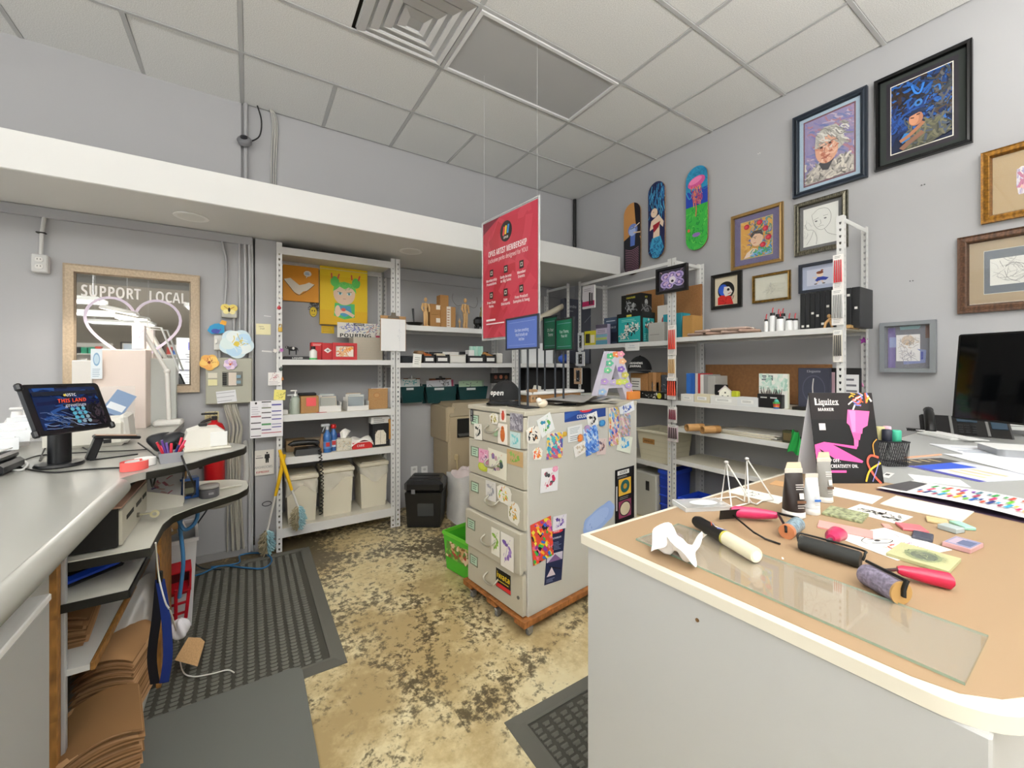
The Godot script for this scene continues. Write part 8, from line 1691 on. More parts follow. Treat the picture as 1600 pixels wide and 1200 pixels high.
		put(q, "sign_card", k, ink_mat(0.4), Vector3(0, cy, 0.001))
		put(q, "card_back", MB.new().box(Vector3(0, cy, -0.003), Vector3(R.w - 0.01, R.h - 0.01, 0.004)), mt("22262a", 0.5))
		for px in [e[9], e[10]]:
			var x: float = onx(px, 580, e[4]).z - R.p.z
			put(q, "pole", MB.new().cyl(Vector3(x, 0.0, -0.008), 0.007, R.p.y - CT + 0.02, 10), mt("2e3238", 0.35))
		put(q, "foot", MB.new().box(Vector3(0, 0.004, -0.01), Vector3(R.w * 0.6, 0.008, 0.1), 0.002), mt("1c1e20", 0.4))
		n += 1
	var cp := Vector3(1.283, CT, -1.85); var ex := Vector3(0.993, 0, -0.119); var ez := Vector3(-0.119, 0, -0.993)
	# newspapers, boards, white fragments
	var q2 := thing("newspaper_pile", "loose pile of newspapers on the cabinet's near edge", "newspapers", cp + ex * 0.62 + ez * 0.16, 6.8)
	for i in 5:
		var ph := i * 1.3
		put(q2, "sheet", MB.new().at(Vector3(0.02 * sin(ph), 0.004 + i * 0.006, 0.01 * cos(ph)), Vector3(0, i * 9 - 14, 0)).grid(func(u: float, v: float) -> Vector3: return Vector3((u - 0.5) * 0.5, 0.012 * sin(u * 5.0 + ph) * v + 0.012, (v - 0.5) * 0.26), 12, 4), mt(["b9b4ac", "d4cfc4", "a8a4a2", "c9c0b4", "9c9894"][i], 0.8, 0, "speck", 6.0))
	q2 = thing("foam_board", "white and brown flat box lying behind the newspapers", "box", cp + ex * 0.64 + ez * 0.46, 4)
	put(q2, "top", MB.new().box(Vector3(0, 0.062, 0), Vector3(0.56, 0.02, 0.2), 0.003), mt("ecebe8", 0.6))
	put(q2, "carton", MB.new().box(Vector3(0, 0.026, 0), Vector3(0.5, 0.05, 0.18), 0.003), mt("a87c4c", 0.8, 0, "fibre", 4.0))
	q2 = thing("white_bird", "small white rounded bird figure in front of sign poles", "figurine", cp + ex * 0.22 + ez * 0.09, 20)
	put(q2, "body", MB.new().ball(Vector3(0, 0.026, 0), Vector3(0.045, 0.026, 0.028)), mt("ecdfc8", 0.5))
	put(q2, "head", MB.new().ball(Vector3(-0.035, 0.045, 0), Vector3(0.018, 0.018, 0.018), 12, 8), mt("f2eadc", 0.5))
	for e in [[0.42, 0.66, 0.11, "upright white foam wedge behind the sign poles"], [0.7, 0.66, 0.1, "second white foam wedge near the foam board"]]:
		q2 = thing("foam_wedge", e[3], "foam piece", cp + ex * e[0] + ez * e[1], 10)
		put(q2, "wedge", MB.new().prism(pv([-0.05, 0, 0.05, 0, 0.04, 0.09, 0.0, 0.1, -0.035, 0.03]), -0.02, 0.02), mt("dedcd4", 0.6))
		put(q2, "base", MB.new().box(Vector3(0, 0.005, 0), Vector3(0.14, 0.01, 0.09), 0.003), mt("cfcdc4", 0.6))
	for e in [[0.12, 0.24, "small cream house-like block with dark windows", "ddd6c2"], [0.32, 0.2, "small brown and cream block beside the white bird", "b08a64"]]:
		q2 = thing("toy_block", e[2], "block", cp + ex * (e[0] + 0.1) + ez * (e[1] + 0.2), 12)
		put(q2, "block", MB.new().box(Vector3(0, 0.045, 0), Vector3(0.07, 0.09, 0.05), 0.004), mt(e[3], 0.6))
		for i in 4: put(q2, "window", MB.new().box(Vector3(-0.018 + 0.036 * (i % 2), 0.03 + 0.035 * (i / 2), 0.026), Vector3(0.013, 0.016, 0.002)), mt("6a604e", 0.6))
	# big painted letter A
	var zA := -2.02
	R = fp(930, 549, 992, 628, cp + ex * 0.9 + ez * 0.1, 6.8, CT)
	q2 = thing("letter_a", "large standing letter A painted with flowers and flames", "letter", R.p, R.turn)
	var w: float = R.w; var h: float = R.h
	var outer := pv([-w * 0.5, 0, -w * 0.28, 0, -w * 0.18, h * 0.26, w * 0.16, h * 0.26, w * 0.27, 0, w * 0.5, 0, w * 0.14, h, -w * 0.16, h])
	var hole := pv([-w * 0.115, h * 0.42, w * 0.1, h * 0.42, -0.005, h * 0.74])
	# cut the counter out of the letter by bridging the hole
	var poly := pv([-w * 0.5, 0, -w * 0.28, 0, -w * 0.18, h * 0.26, w * 0.16, h * 0.26, w * 0.27, 0, w * 0.5, 0, w * 0.14, h, 0.0, h])
	poly.append(hole[2] + Vector2(0.0006, 0)); poly.append(hole[1]); poly.append(hole[0]); poly.append(hole[2]); poly.append(Vector2(-0.0006, h)); poly.append(Vector2(-w * 0.16, h))
	put(q2, "letter", MB.new().prism(poly, -0.05, 0.0), mt("c9c4d2", 0.6))
	var k := Ink.new(w, h)
	var spots := [[0.36, 0.1, "5ac08a"], [0.5, 0.06, "e88a4a"], [0.62, 0.05, "e89ab0"], [0.66, 0.2, "e8b48a"], [0.33, 0.24, "6ac0a0"], [0.62, 0.36, "8a6ac0"], [0.28, 0.38, "7ac89a"], [0.72, 0.48, "d8d06a"], [0.2, 0.6, "b89ad0"], [0.42, 0.62, "c0b0d8"], [0.56, 0.62, "d8d85a"], [0.7, 0.62, "c8d86a"], [0.14, 0.8, "9ab8d8"], [0.8, 0.7, "b8a8d8"], [0.1, 0.94, "b0b8c8"]]
	for e in spots:
		for i in 5: k.e(e[0] + cos(i * 1.256) * 0.06, e[1] + sin(i * 1.256) * 0.036, 0.042, 0.03, e[2])
		k.e(e[0], e[1], 0.025, 0.015, "f0e8c0")
	k.p([0.75, 0.98, 0.78, 0.82, 0.84, 0.9, 0.86, 0.78, 0.91, 0.88, 0.96, 0.84, 0.985, 0.98], "e86a2c").p([0.8, 0.98, 0.84, 0.9, 0.88, 0.95, 0.92, 0.9, 0.96, 0.98], "f0b03a")
	put(q2, "painting", k, ink_mat(), Vector3(0, h / 2, 0.0004))
	put(q2, "foot_block", MB.new().box(Vector3(w * 0.42, 0.03, 0.012), Vector3(w * 0.3, 0.06, 0.03), 0.003), mt("d8863a", 0.6))
	# hanging membership poster above the cabinet
	var p0 := Vector3(1.54, 0, -2.80); var p1 := Vector3(1.60, 0, -2.14)
	q2 = thing("hanging_poster", "red clear-framed membership poster hung from the ceiling", "poster", (p0 + p1) / 2 + Vector3(0, 2.155, 0), -84.8)
	w = 0.66; h = 0.915
	put(q2, "acrylic", MB.new().box(Vector3(0, 0, 0), Vector3(w, h, 0.004), 0.001), clear_mat("ffffff", 0.12, 0.03))
	k = Ink.new(w * 0.97, h * 0.97, "bf3a4c")
	k.dab(0, 0, 1, 1, 60, ["c23e50", "b4323f", "c64656", "ba3848"], 0.3, 0.12, 5, 2.2).p([0, 0.0, 0.35, 0.0, 0.2, 0.04, 0, 0.1], "7c2a38")
	k.e(0.46, 0.14, 0.11, 0.085, "2c2624").l([0.41, 0.17, 0.43, 0.1], 0.02, "d84a4a").l([0.45, 0.165, 0.465, 0.095], 0.02, "e8c43a").l([0.49, 0.16, 0.51, 0.092], 0.02, "3a8ac8").t("OPUS", 0.46, 0.19, 0.018, "ece6da", 0, true)
	k.t("OPUS ARTIST MEMBERSHIP", 0.47, 0.285, 0.048, "f6ecec", 0, true, 0.6).t("Exclusive perks designed for YOU!", 0.48, 0.345, 0.034, "f4e4e4", 0, false, 0.74)
	var perk := [["Membership", "Promotions"], ["Early Access", "to Big Sales"], ["Member", "Events"], ["Free Class", "Perks"], ["Sale", "Discounts"], ["Free Product", "Samples & Swag"]]
	for i in 6:
		var x := 0.18 + (i % 3) * 0.28; var y := 0.45 + (i / 3) * 0.19
		k.r(x - 0.035, y - 0.03, x + 0.035, y + 0.03, "3a3230").r(x - 0.02, y - 0.015, x + 0.02, y + 0.015, "c8c0b4").r(x - 0.012, y - 0.009, x + 0.012, y + 0.009, "3a3230").t(perk[i][0], x, y + 0.06, 0.022, "f4e8e8", 0, true, 0.85).t(perk[i][1], x, y + 0.092, 0.022, "f4e8e8", 0, true, 0.85)
	k.lines(0.08, 0.83, 0.34, 0.87, 1, "f0dede", 0.4).lines(0.08, 0.865, 0.5, 0.9, 1, "f0dede", 0.3)
	put(q2, "poster_print", k, ink_mat(0.35), Vector3(0, 0, 0.0025))
	put(q2, "poster_back", MB.new().box(Vector3(0, 0, -0.003), Vector3(w * 0.97, h * 0.97, 0.001)), mt("c9c4c2", 0.6))
	put(q2, "edge_rail", MB.new().ring(w + 0.008, h + 0.008, [0, -0.006, 0, 0.006, 0.006, 0.006, 0.006, -0.006]), clear_mat("eef2f2", 0.5, 0.1))
	for x in [-0.31, 0.31]: put(q2, "thread", MB.new().tube([Vector3(x, h / 2, 0), Vector3(x, CH - 2.155, 0)], 0.0008, 4), mt("d8d8d8", 0.4))
	# green carrier bag at the cabinet's far foot
	q2 = thing("green_crate", "bright green grocery tote beside the cabinet's foot", "tote", Vector3(1.36, 0, -2.66), -78)
	put(q2, "bag", MB.new().taper(Vector3(0, 0.005, 0), Vector2(0.3, 0.2), Vector2(0.34, 0.24), 0.28, false), mt("4cb82e", 0.5))
	put(q2, "fruit_print", Ink.new(0.26, 0.14, "5a8a3a").dab(0, 0, 1, 1, 50, ["b8383a", "c8a070", "8a5a34", "d8c0a0", "7ab04a"], 0.05, 0.02, 3), ink_mat(), Vector3(0.0, 0.18, 0.118), Vector3(-4, 0, 0))
	put(q2, "rim", MB.new().at(Vector3(0, 0.28, 0), Vector3(-90, 0, 0)).ring(0.35, 0.25, [0, -0.02, 0, 0.003, 0.01, 0.003, 0.012, -0.02]), mt("6ccc3a", 0.5))

# ---------- work table and desk
const WT := 1.10
# a flat rectangular thing on the table from three photo corners: back left, back right, front left
func card(called: String, label: String, cat: String, c: Array, th: float, mat: Material, ink = null, y := WT, group := "", bev := 0.0004) -> Node3D:
	var a := ony(c[0], c[1], y); var b := ony(c[2], c[3], y); var d := ony(c[4], c[5], y)
	var u := b - a; var w := u.length()
	var v := d - a; v -= u / w * v.dot(u / w)
	var t := thing(called, label, cat, a + u / 2 + v / 2, rad_to_deg(atan2(-u.z, u.x)), group)
	put(t, "sheet", MB.new().box(Vector3(0, th / 2 + 0.0004, 0), Vector3(w, th, v.length()), bev), mat)
	if ink != null:
		var k := Ink.new(w, v.length()); ink.call(k)
		put(t, "print", k, ink_mat(), Vector3(0, th + 0.0006, 0), Vector3(-90, 0, 0))
	return t
func roller(t: Node, a: Vector3, b: Vector3, r: float, mat: Material, called := "roller") -> void:
	var d := (b - a).normalized()
	put(t, called, MB.new().tube([a, a + d * 0.004, b - d * 0.004, b], [r * 0.92, r, r, r * 0.92], 24), mat)

func work_table() -> void:
	var cream := mt("d6d0c0", 0.45); var white := mt("aeaeac", 0.55)
	var t := thing("work_table", "large counter with kraft paper top and white side panel", "counter")
	var x0 := 0.663; var zb := -0.722; var x1 := 0.70; var zf := -0.06
	var out := PackedVector2Array([Vector2(x0, -zb), Vector2(3.765, -zb), Vector2(3.765, -zf)])
	for k in 9:
		var a := PI / 2 * k / 8.0
		out.append(Vector2(x1 + 0.085 - 0.085 * sin(a), -(zf - 0.085 + 0.085 * cos(a))))
	put(t, "top", MB.new().at(Vector3.ZERO, Vector3(-90, 0, 0)).prism(out, WT - 0.022, WT - 0.0012), cream)
	var inner := PackedVector2Array([Vector2(x0 + 0.018, -zb - 0.012), Vector2(1.83, -zb - 0.012), Vector2(1.83, -zf), Vector2(x1 + 0.12, -zf), Vector2(x1 + 0.06, -zf + 0.03), Vector2(x1 + 0.03, -zf + 0.06), Vector2(x1 + 0.018, -zf + 0.1)])
	put(t, "kraft_cover", MB.new().at(Vector3.ZERO, Vector3(-90, 0, 0)).prism(inner, WT - 0.002, WT), mt("9c8264", 0.6))
	put(t, "paper_wrap", MB.new().box(Vector3(1.34, WT - 0.03, zf + 0.002), Vector3(0.98, 0.058, 0.003)), mt("9c8264", 0.6))
	put(t, "grey_desktop", MB.new().box(Vector3(2.80, WT - 0.001, (zb + zf) / 2), Vector3(1.93, 0.002, zf - zb - 0.01)), mt("a9aaa8", 0.4))
	put(t, "side_panel", MB.new().at(Vector3((x0 + x1) / 2 + 0.022, 0, (zb + zf) / 2 - 0.01), Vector3(0, rad_to_deg(atan2(x1 - x0, zf - zb)), 0)).box(Vector3(0, (WT - 0.022) / 2, 0), Vector3(0.03, WT - 0.022, 0.62), 0.003), white)
	put(t, "back_panel", MB.new().box(Vector3(2.2, 0.53, zb + 0.05), Vector3(3.05, 1.06, 0.025)), mt("bdbdb8", 0.55))
	put(t, "front_panel", MB.new().box(Vector3(2.25, 0.53, zf - 0.05), Vector3(2.95, 1.06, 0.025)), white)
	put(t, "screw", MB.new().at(onx(1091, 968, 0.689), Vector3(0, 0, 90)).cyl(Vector3.ZERO, 0.0035, 0.004, 10), mt("7a5c38", 0.4, 0.5))
	# glass palette
	var A := ony(992.5, 844, WT); var B := ony(1503, 1070, WT); var C := ony(1548, 999, WT)
	t = thing("glass_plate", "clear glass palette sheet lying on the kraft paper", "glass sheet", (A + C) / 2, rad_to_deg(atan2(-(B - A).z, (B - A).x)))
	put(t, "pane", MB.new().box(Vector3(0, 0.0028, 0), Vector3((B - A).length(), 0.004, (C - B).length()), 0.0006), clear_mat("e4efe6", 0.09, 0.02))
	put(t, "edge", MB.new().at(Vector3(0, 0.0028, 0), Vector3(-90, 0, 0)).ring((B - A).length() + 0.0008, (C - B).length() + 0.0008, [0, -0.002, 0, 0.002]), clear_mat("7fa08c", 0.6, 0.1))
	var gy := WT + 0.005
	# tissue
	solo("tissue", "crumpled white tissue on the corner of the glass", "tissue", MB.new().grid(func(u: float, v: float) -> Vector3:
		var a := TAU * u; var rd := v * (0.055 + 0.014 * sin(a * 3.0 + 1.0) + 0.006 * sin(a * 7.0))
		return Vector3(cos(a) * rd, maxf(0.001, 0.004 + 0.045 * pow(absf(sin(a * 1.5 + 0.4)), 2) * v + 0.004 * sin(a * 9.0 + v * 6.0) * v + 0.018 * (1.0 - v) * sin(v * 9.0)), sin(a) * rd * 0.85), 60, 12), mt("f4f2ee", 0.85), ony(1062, 866, gy))
	# giant marker
	A = ony(1092, 826, gy + 0.0); B = ony(1182, 880, gy)
	var d := (B - A).normalized(); A += Vector3(0, 0.0152, 0); B += Vector3(0, 0.0152, 0)
	t = thing("paint_marker", "thick black printed marker with a cream cap end", "marker", A)
	put(t, "barrel", MB.new().tube([-d * 0.012, Vector3.ZERO, (B - A) * 0.52], [0.011, 0.0145, 0.0145], 20), mt("1c1a18", 0.35, 0, "speck", 30.0))
	put(t, "cap", MB.new().tube([(B - A) * 0.52, (B - A) * 0.98, B - A], [0.0152, 0.0152, 0.014], 20), mt("e2dcc0", 0.35))
	put(t, "cap_end", MB.new().tube([B - A, B - A + d * 0.0015], 0.009, 16), mt("f2f0ea", 0.4))
	var sidev := d.cross(Vector3.UP).normalized()
	for i in 5: put(t, "colour_streak", MB.new().tube([(B - A) * (0.2 + 0.05 * i) + Vector3(0, 0.0142, 0) + sidev * 0.003 * (i - 2), (B - A) * (0.3 + 0.05 * i) + Vector3(0, 0.0138, 0) + sidev * 0.003 * (2 - i)], 0.0012, 5), mt(["c85a3a", "8a96c8", "d8b03a", "e8e4de", "5a6ab8"][i], 0.4))
	put(t, "lime_band", MB.new().tube([(B - A) * 0.5, (B - A) * 0.53], 0.0154, 20), mt("b9b34a", 0.4))
	# plastic case
	card("plastic_case", "flat clear plastic case near the table's far corner", "case", [1050, 787, 1118, 784, 1032, 803], 0.012, clear_mat("e9ecec", 0.4, 0.12), func(k: Ink) -> void: k.r(0.0, 0.0, 0.02, 1, "d8dadc").r(0.98, 0, 1, 1, "d8dadc").e(0.55, 0.5, 0.3, 0.3, "c9cdd0").e(0.55, 0.5, 0.27, 0.26, "dfe2e4"))
	# wire easels
	t = thing("wire_easel", "white wire display easel with two pointed loops", "easel", ony(1165, 790, WT))
	var o := t.position
	var wm := mt("ecebe6", 0.35)
	var feet := MB.new()
	var P := func(px: float, py: float, lift: float) -> Vector3:
		var q := ony(px, py, WT + 0.004); q.y += lift; return q - o
	# feet on the table, peaks above them
	var ap1 := onp(1135, 722, ony(1140, 787, WT), -32.9) - o; var ap2 := onp(1167, 717, ony(1172, 783, WT), -32.9) - o
	feet.tube([P.call(1126, 788, 0), ap1, P.call(1143, 792, 0)], 0.0022, 8).tube([ap1, P.call(1174, 785, 0), P.call(1162, 788, 0), P.call(1146, 792, 0)], 0.0022, 8, false, 1, 0)
	feet.tube([P.call(1163, 783, 0), ap2, P.call(1170, 786, 0)], 0.0022, 8).tube([ap2, P.call(1209, 781, 0), P.call(1190, 783, 0), P.call(1182, 788, 0), P.call(1174, 785, 0)], 0.0022, 8)
	feet.tube([P.call(1126, 788, 0), P.call(1111, 784, 0), P.call(1113, 780, 0), P.call(1150, 776, 0), P.call(1163, 783, 0)], 0.0022, 8)
	put(t, "wire_frame", feet, wm)
	for a in [ap1, ap2]: put(t, "end_cap", MB.new().ball(a, Vector3(0.006, 0.005, 0.006), 12, 8), mt("c2c0bc", 0.3))
	# small brayer with pink handle
	t = thing("brayer", "small brayer with pink handle and black stand rod", "brayer", ony(1180, 812, WT))
	o = t.position
	var pink := mt("c2305c", 0.3); var steel := mt("1d1c1a", 0.4, 0.3)
	var h0: Vector3 = ony(1142, 812, WT) + Vector3(0, 0.022, 0) - o; var h1: Vector3 = ony(1213, 816, WT) + Vector3(0, 0.018, 0) - o
	put(t, "handle", MB.new().tube([h0, h0.lerp(h1, 0.1), h0.lerp(h1, 0.5), h0.lerp(h1, 0.85), h1], [0.009, 0.0145, 0.0145, 0.011, 0.008], 18), pink)
	var pl := MB.new().at(h0 + Vector3(-0.018, -0.002, 0.008), Vector3(8, -22, 0)).box(Vector3.ZERO, Vector3(0.06, 0.024, 0.0015))
	put(t, "plate", pl, steel)
	put(t, "stand_rod", MB.new().tube([h0 + Vector3(0.0, -0.006, 0), (h0 + P.call(1200, 845, 0.0)) * 0.5 + Vector3(0.0, 0.004, 0) + (o - o), ony(1196, 842, WT + 0.003) - o, ony(1219, 850, WT + 0.003) - o], 0.0022, 8), steel)
	var r0: Vector3 = ony(1229, 842, WT) + Vector3(0, 0.016, 0) - o; var r1: Vector3 = ony(1247, 828, WT) + Vector3(0, 0.016, 0) - o
	roller(t, r0, r1, 0.016, mt("8fa8b4", 0.3, 0, "blotch", 30.0))
	put(t, "roller_end", MB.new().tube([r0 - (r1 - r0).normalized() * 0.001, r0 + (r1 - r0) * 0.15], 0.0163, 20), mt("c07a52", 0.4))
	put(t, "fork", MB.new().tube([h1, h1 + Vector3(0.006, 0.004, 0.0), r0 - (r1 - r0).normalized() * 0.004 + Vector3(0, 0.012, 0), r0 - (r1 - r0).normalized() * 0.004], 0.003, 8).tube([h1 + Vector3(0.006, 0.004, 0), r1 + (r1 - r0).normalized() * 0.003 + Vector3(0, 0.012, 0)], 0.003, 8), steel)
	# wide black brayer
	t = thing("brayer", "wide black rubber brayer with wire frame and pink handle", "brayer", ony(1300, 860, WT)); o = t.position
	r0 = ony(1250, 859, WT) + Vector3(0, 0.0165, 0) - o; r1 = ony(1345, 888, WT) + Vector3(0, 0.0165, 0) - o
	roller(t, r0, r1, 0.016, mt("1f211f", 0.5))
	var dd := (r1 - r0).normalized(); var bk := Vector3(dd.z, 0, -dd.x)
	put(t, "wire_frame", MB.new().tube([r0 - dd * 0.003, r0 - dd * 0.005 + Vector3(0, 0.014, 0) + bk * 0.006, r0 + dd * 0.01 + bk * 0.018 + Vector3(0, 0.014, 0), r1 - dd * 0.004 + bk * 0.018 + Vector3(0, 0.014, 0), r1 + dd * 0.005 + Vector3(0, 0.012, 0) + bk * 0.006, r1 + dd * 0.003], 0.0022, 8, false, 1, 4), steel)
	var hm := (r0 + r1) / 2 + bk * 0.018 + Vector3(0, 0.014, 0) - dd * 0.006
	put(t, "ferrule", MB.new().tube([hm, hm + bk * 0.02 - Vector3(0, 0.002, 0)], 0.004, 10), mt("8a8c8e", 0.3, 0.8))
	put(t, "handle", MB.new().tube([hm + bk * 0.018, hm + bk * 0.03, hm + bk * 0.06, hm + bk * 0.085 - Vector3(0, 0.008, 0), hm + bk * 0.09 - Vector3(0, 0.008, 0)], [0.008, 0.014, 0.015, 0.014, 0.008], 18), pink)
	# used purple brayer
	t = thing("brayer", "used brayer with ink-stained roller and crimson handle", "brayer", ony(1390, 910, WT)); o = t.position
	r0 = ony(1352, 913, WT) + Vector3(0, 0.0195, 0) - o; r1 = ony(1408, 945, WT) + Vector3(0, 0.0195, 0) - o
	roller(t, r0, r1, 0.019, mt("8d8498", 0.45, 0, "blotch", 40.0))
	dd = (r1 - r0).normalized(); bk = Vector3(dd.z, 0, -dd.x)
	put(t, "roller_end", MB.new().tube([r1 - dd * 0.002, r1 + dd * 0.001], 0.0192, 20), mt("a8834e", 0.4))
	put(t, "bracket", MB.new().tube([r0 + Vector3(0, 0.022, 0) + bk * 0.004 - dd * 0.002, r1 + Vector3(0, 0.022, 0) + bk * 0.006 + dd * 0.004], 0.0028, 8).tube([r1 + Vector3(0, 0.024, 0) + bk * 0.006 + dd * 0.004, r1 + dd * 0.004 + Vector3(0, 0.008, 0), r1 + dd * 0.004 - Vector3(0, 0.004, 0)], 0.0045, 8, false, 0.6), steel)
	h0 = ony(1402, 905, WT) + Vector3(0, 0.018, 0) - o; h1 = ony(1490, 922, WT) + Vector3(0, 0.0145, 0) - o
	put(t, "neck", MB.new().tube([(r0 + r1) / 2 + Vector3(0, 0.022, 0) + bk * 0.005, h0], 0.003, 8), steel)
	put(t, "handle", MB.new().tube([h0, h0.lerp(h1, 0.08), h0.lerp(h1, 0.5), h0.lerp(h1, 0.93), h1], [0.006, 0.009, 0.013, 0.0142, 0.008], 20), mt("c01f44", 0.3))
	# paint tubes standing on their caps
	for e in [[1240, 806, 0.098, "2a2320", "dark brown paint tube with hanging tab standing upright", 0.026, "6b4a34"], [1268, 802, 0.08, "dfe6ea", "white and blue paint tube between two darker tubes", 0.019, "3a6ab0"], [1287, 783, 0.1, "8f8d88", "grey and brown paint tube standing by the sign", 0.022, "5a4030"]]:
		var p := ony(e[0], e[1], WT)
		t = thing("paint_tube", e[4], "paint tube", p, -30)
		var rr2: float = e[5]; var hh: float = e[2]
		put(t, "cap", MB.new().cyl(Vector3.ZERO, rr2 * 1.05, 0.017, 20, rr2, 0.002), mt("ecebe8", 0.35))
		put(t, "tube", MB.new().grid(func(u: float, v: float) -> Vector3: return Vector3(cos(TAU * u) * rr2 * (1.0 - 0.05 * v), 0.017 + v * hh, sin(TAU * u) * rr2 * (1.0 - 0.93 * v * v)), 24, 8), mt(e[3], 0.35))
		put(t, "crimp", MB.new().box(Vector3(0, 0.022 + hh, 0), Vector3(rr2 * 1.9, 0.012, 0.003), 0.0008), mt("cfc8bc", 0.4))
		if e[2] != 0.08: put(t, "hang_tab", MB.new().at(Vector3(0, 0.033 + hh, 0)).prism(pv([-rr2 * 0.9, -0.008, rr2 * 0.9, -0.008, rr2 * 0.7, 0.012, -rr2 * 0.7, 0.012]), -0.0006, 0.0006), mt("d9c8ac", 0.6))
		var kk := Ink.new(rr2 * 1.15, hh * 0.7)
		kk.lines(0.1, 0.05, 0.9, 0.3, 3, "e0dcd6").r(0.35, 0.4, 0.75, 0.62, "e8e0d8").r(0.1, 0.68, 0.9, 0.78, e[6]).lines(0.1, 0.82, 0.9, 0.98, 2, "b8b4ae")
		put(t, "label", kk, ink_mat(), Vector3(0, 0.02 + hh * 0.42, rr2 * 1.02), Vector3(-8, 0, 0))
	# tent sign
	var c := (ony(1277, 755, WT) + ony(1383, 755.5, WT)) / 2
	t = thing("tent_sign", "black tent sign with pink paint marker and LIQUITEX lettering", "sign", c, -32.9)
	var sw := 0.222; var sh := 0.308
	var k := Ink.new(sw, sh, "150f0f")
	k.r(0, 0, 1, 0.3, "1e1617").t("Liquitex", 0.27, 0.105, 0.062, "f2eeec", 0, true, 0.72, true).r(0.08, 0.135, 0.46, 0.139, "f2eeec").r(0.08, 0.058, 0.1, 0.14, "f2eeec").t("MARKER", 0.24, 0.19, 0.034, "efeaea", 0, true, 0.95)
	k.p([0.62, 0.15, 0.66, 0.0, 0.98, 0.0, 0.9, 0.22], "2a2223").dab(0.68, 0.01, 0.95, 0.16, 18, ["e8b03a", "d85a3a", "7a86d0", "e8e0da"], 0.035, 0.005, 4)
	k.p([0.58, 0.19, 0.92, 0.21, 0.86, 0.37, 0.78, 0.4, 0.76, 0.46, 0.6, 0.45, 0.58, 0.37, 0.54, 0.34], "e86aa8").p([0.6, 0.2, 0.7, 0.205, 0.66, 0.44, 0.61, 0.44], "f08cc0").p([0.6, 0.45, 0.74, 0.46, 0.71, 0.53, 0.62, 0.52], "d85a98").p([0.62, 0.52, 0.69, 0.53, 0.67, 0.6, 0.61, 0.6], "e26aa6")
	k.p([0.0, 0.58, 0.15, 0.55, 0.66, 0.6, 0.64, 0.63, 0.28, 0.58, 0.72, 0.76, 0.7, 0.78, 0.3, 0.74, 0.06, 0.62, 0.2, 0.78, 0.0, 0.74], "e458a0").r(0.18, 0.86, 0.44, 0.885, "e458a0")
	k.r(0.1, 0.345, 0.2, 0.42, "cfcaca")
	k.t("CAP OFF.", 0.25, 0.755, 0.036, "f4f0f0", 0, true, 0.8).t("CREATIVITY ON.", 0.42, 0.815, 0.036, "f4f0f0", 0, true, 0.8)
	k.l([0.96, 0.72, 0.84, 0.7, 0.78, 0.78, 0.86, 0.92, 0.95, 1.0], 0.007, "e8604a").l([0.72, 0.98, 0.8, 0.86, 0.98, 0.78], 0.006, "e8c03a").l([0.82, 0.98, 0.9, 0.86, 0.96, 0.76], 0.003, "8a8ad0").l([0.9, 0.7, 0.9, 0.58, 0.97, 0.52], 0.003, "e89a3a")
	var fr := put(t, "front_face", MB.new().box(Vector3(0, sh / 2, 0), Vector3(sw, sh, 0.0016)), mt("231d1d", 0.4), Vector3.ZERO, Vector3(-9, 0, 0))
	put(fr, "print", k, ink_mat(0.4), Vector3(0, sh / 2, 0.0012))
	put(t, "back_leg", MB.new().at(Vector3(0, sh * cos(deg_to_rad(9.0)), -sh * sin(deg_to_rad(9.0))), Vector3(12, 0, 0)).box(Vector3(0, -sh / 2, 0), Vector3(sw * 0.98, sh, 0.0016)), mt("e4e4ea", 0.6))
	# mesh pen cup
	t = thing("mesh_cup", "black wire mesh cup holding thread spools and pens", "pen cup", ony(1396, 729, WT) + Vector3(0.02, 0, -0.02), -33)
	var mesh := MB.new()
	for s in 4:
		for i in 10:
			var u := -0.04 + i * 0.0089
			for lp in 2:
				var p0 := Vector3(u, 0.004, 0.0401); var p1 := Vector3(clampf(u + (0.03 if lp == 0 else -0.03), -0.043, 0.043), 0.1, 0.0431)
				mesh.at(Vector3.ZERO, Vector3(0, s * 90, 0)).tube([p0, p1], 0.0009, 4)
	mesh.home()
	put(t, "mesh_wall", mesh, mt("2b2b2e", 0.4, 0.5))
	put(t, "liner", MB.new().taper(Vector3(0, 0.002, 0), Vector2(0.076, 0.076), Vector2(0.083, 0.083), 0.096, false), clear_mat("4a4a4e", 0.4, 0.3))
	put(t, "rim", MB.new().at(Vector3(0, 0.1, 0), Vector3(-90, 0, 0)).ring(0.09, 0.09, [0, -0.004, 0, 0.001, 0.004, 0.001, 0.004, -0.004]), mt("2b2b2e", 0.4, 0.5))
	for e in [[-0.02, 0.015, 0.016, 0.05, "232634"], [0.012, 0.02, 0.016, 0.048, "3aa888"], [0.03, -0.008, 0.013, 0.044, "ecdedc"], [-0.015, -0.02, 0.014, 0.056, "c9c28c"], [0.012, -0.02, 0.013, 0.058, "d8a8b8"]]: put(t, "spool", MB.new().cyl(Vector3(e[0], 0.095, e[1]), e[2], e[3], 16, -1, 0.002), mt(e[4], 0.5))
	# cards, cut linos, erasers
	card("blank_card", "blank white card lying by the tent sign's foot", "card", [1300, 761, 1380, 777, 1288, 772], 0.0012, mt("efece2", 0.6))
	card("blank_card", "blank white card lying under the wire easel's foot", "card", [1155, 762, 1232, 779, 1143, 771], 0.0012, mt("eeeae0", 0.6), func(k2: Ink) -> void: k2.dab(0.25, 0.2, 0.55, 0.7, 10, ["3a3a3a"], 0.012, 0.002, 5))
	card("brown_envelope", "brown paper scrap by the table's far edge", "paper", [1212, 751, 1260, 760, 1204, 757], 0.001, mt("b98f62", 0.8))
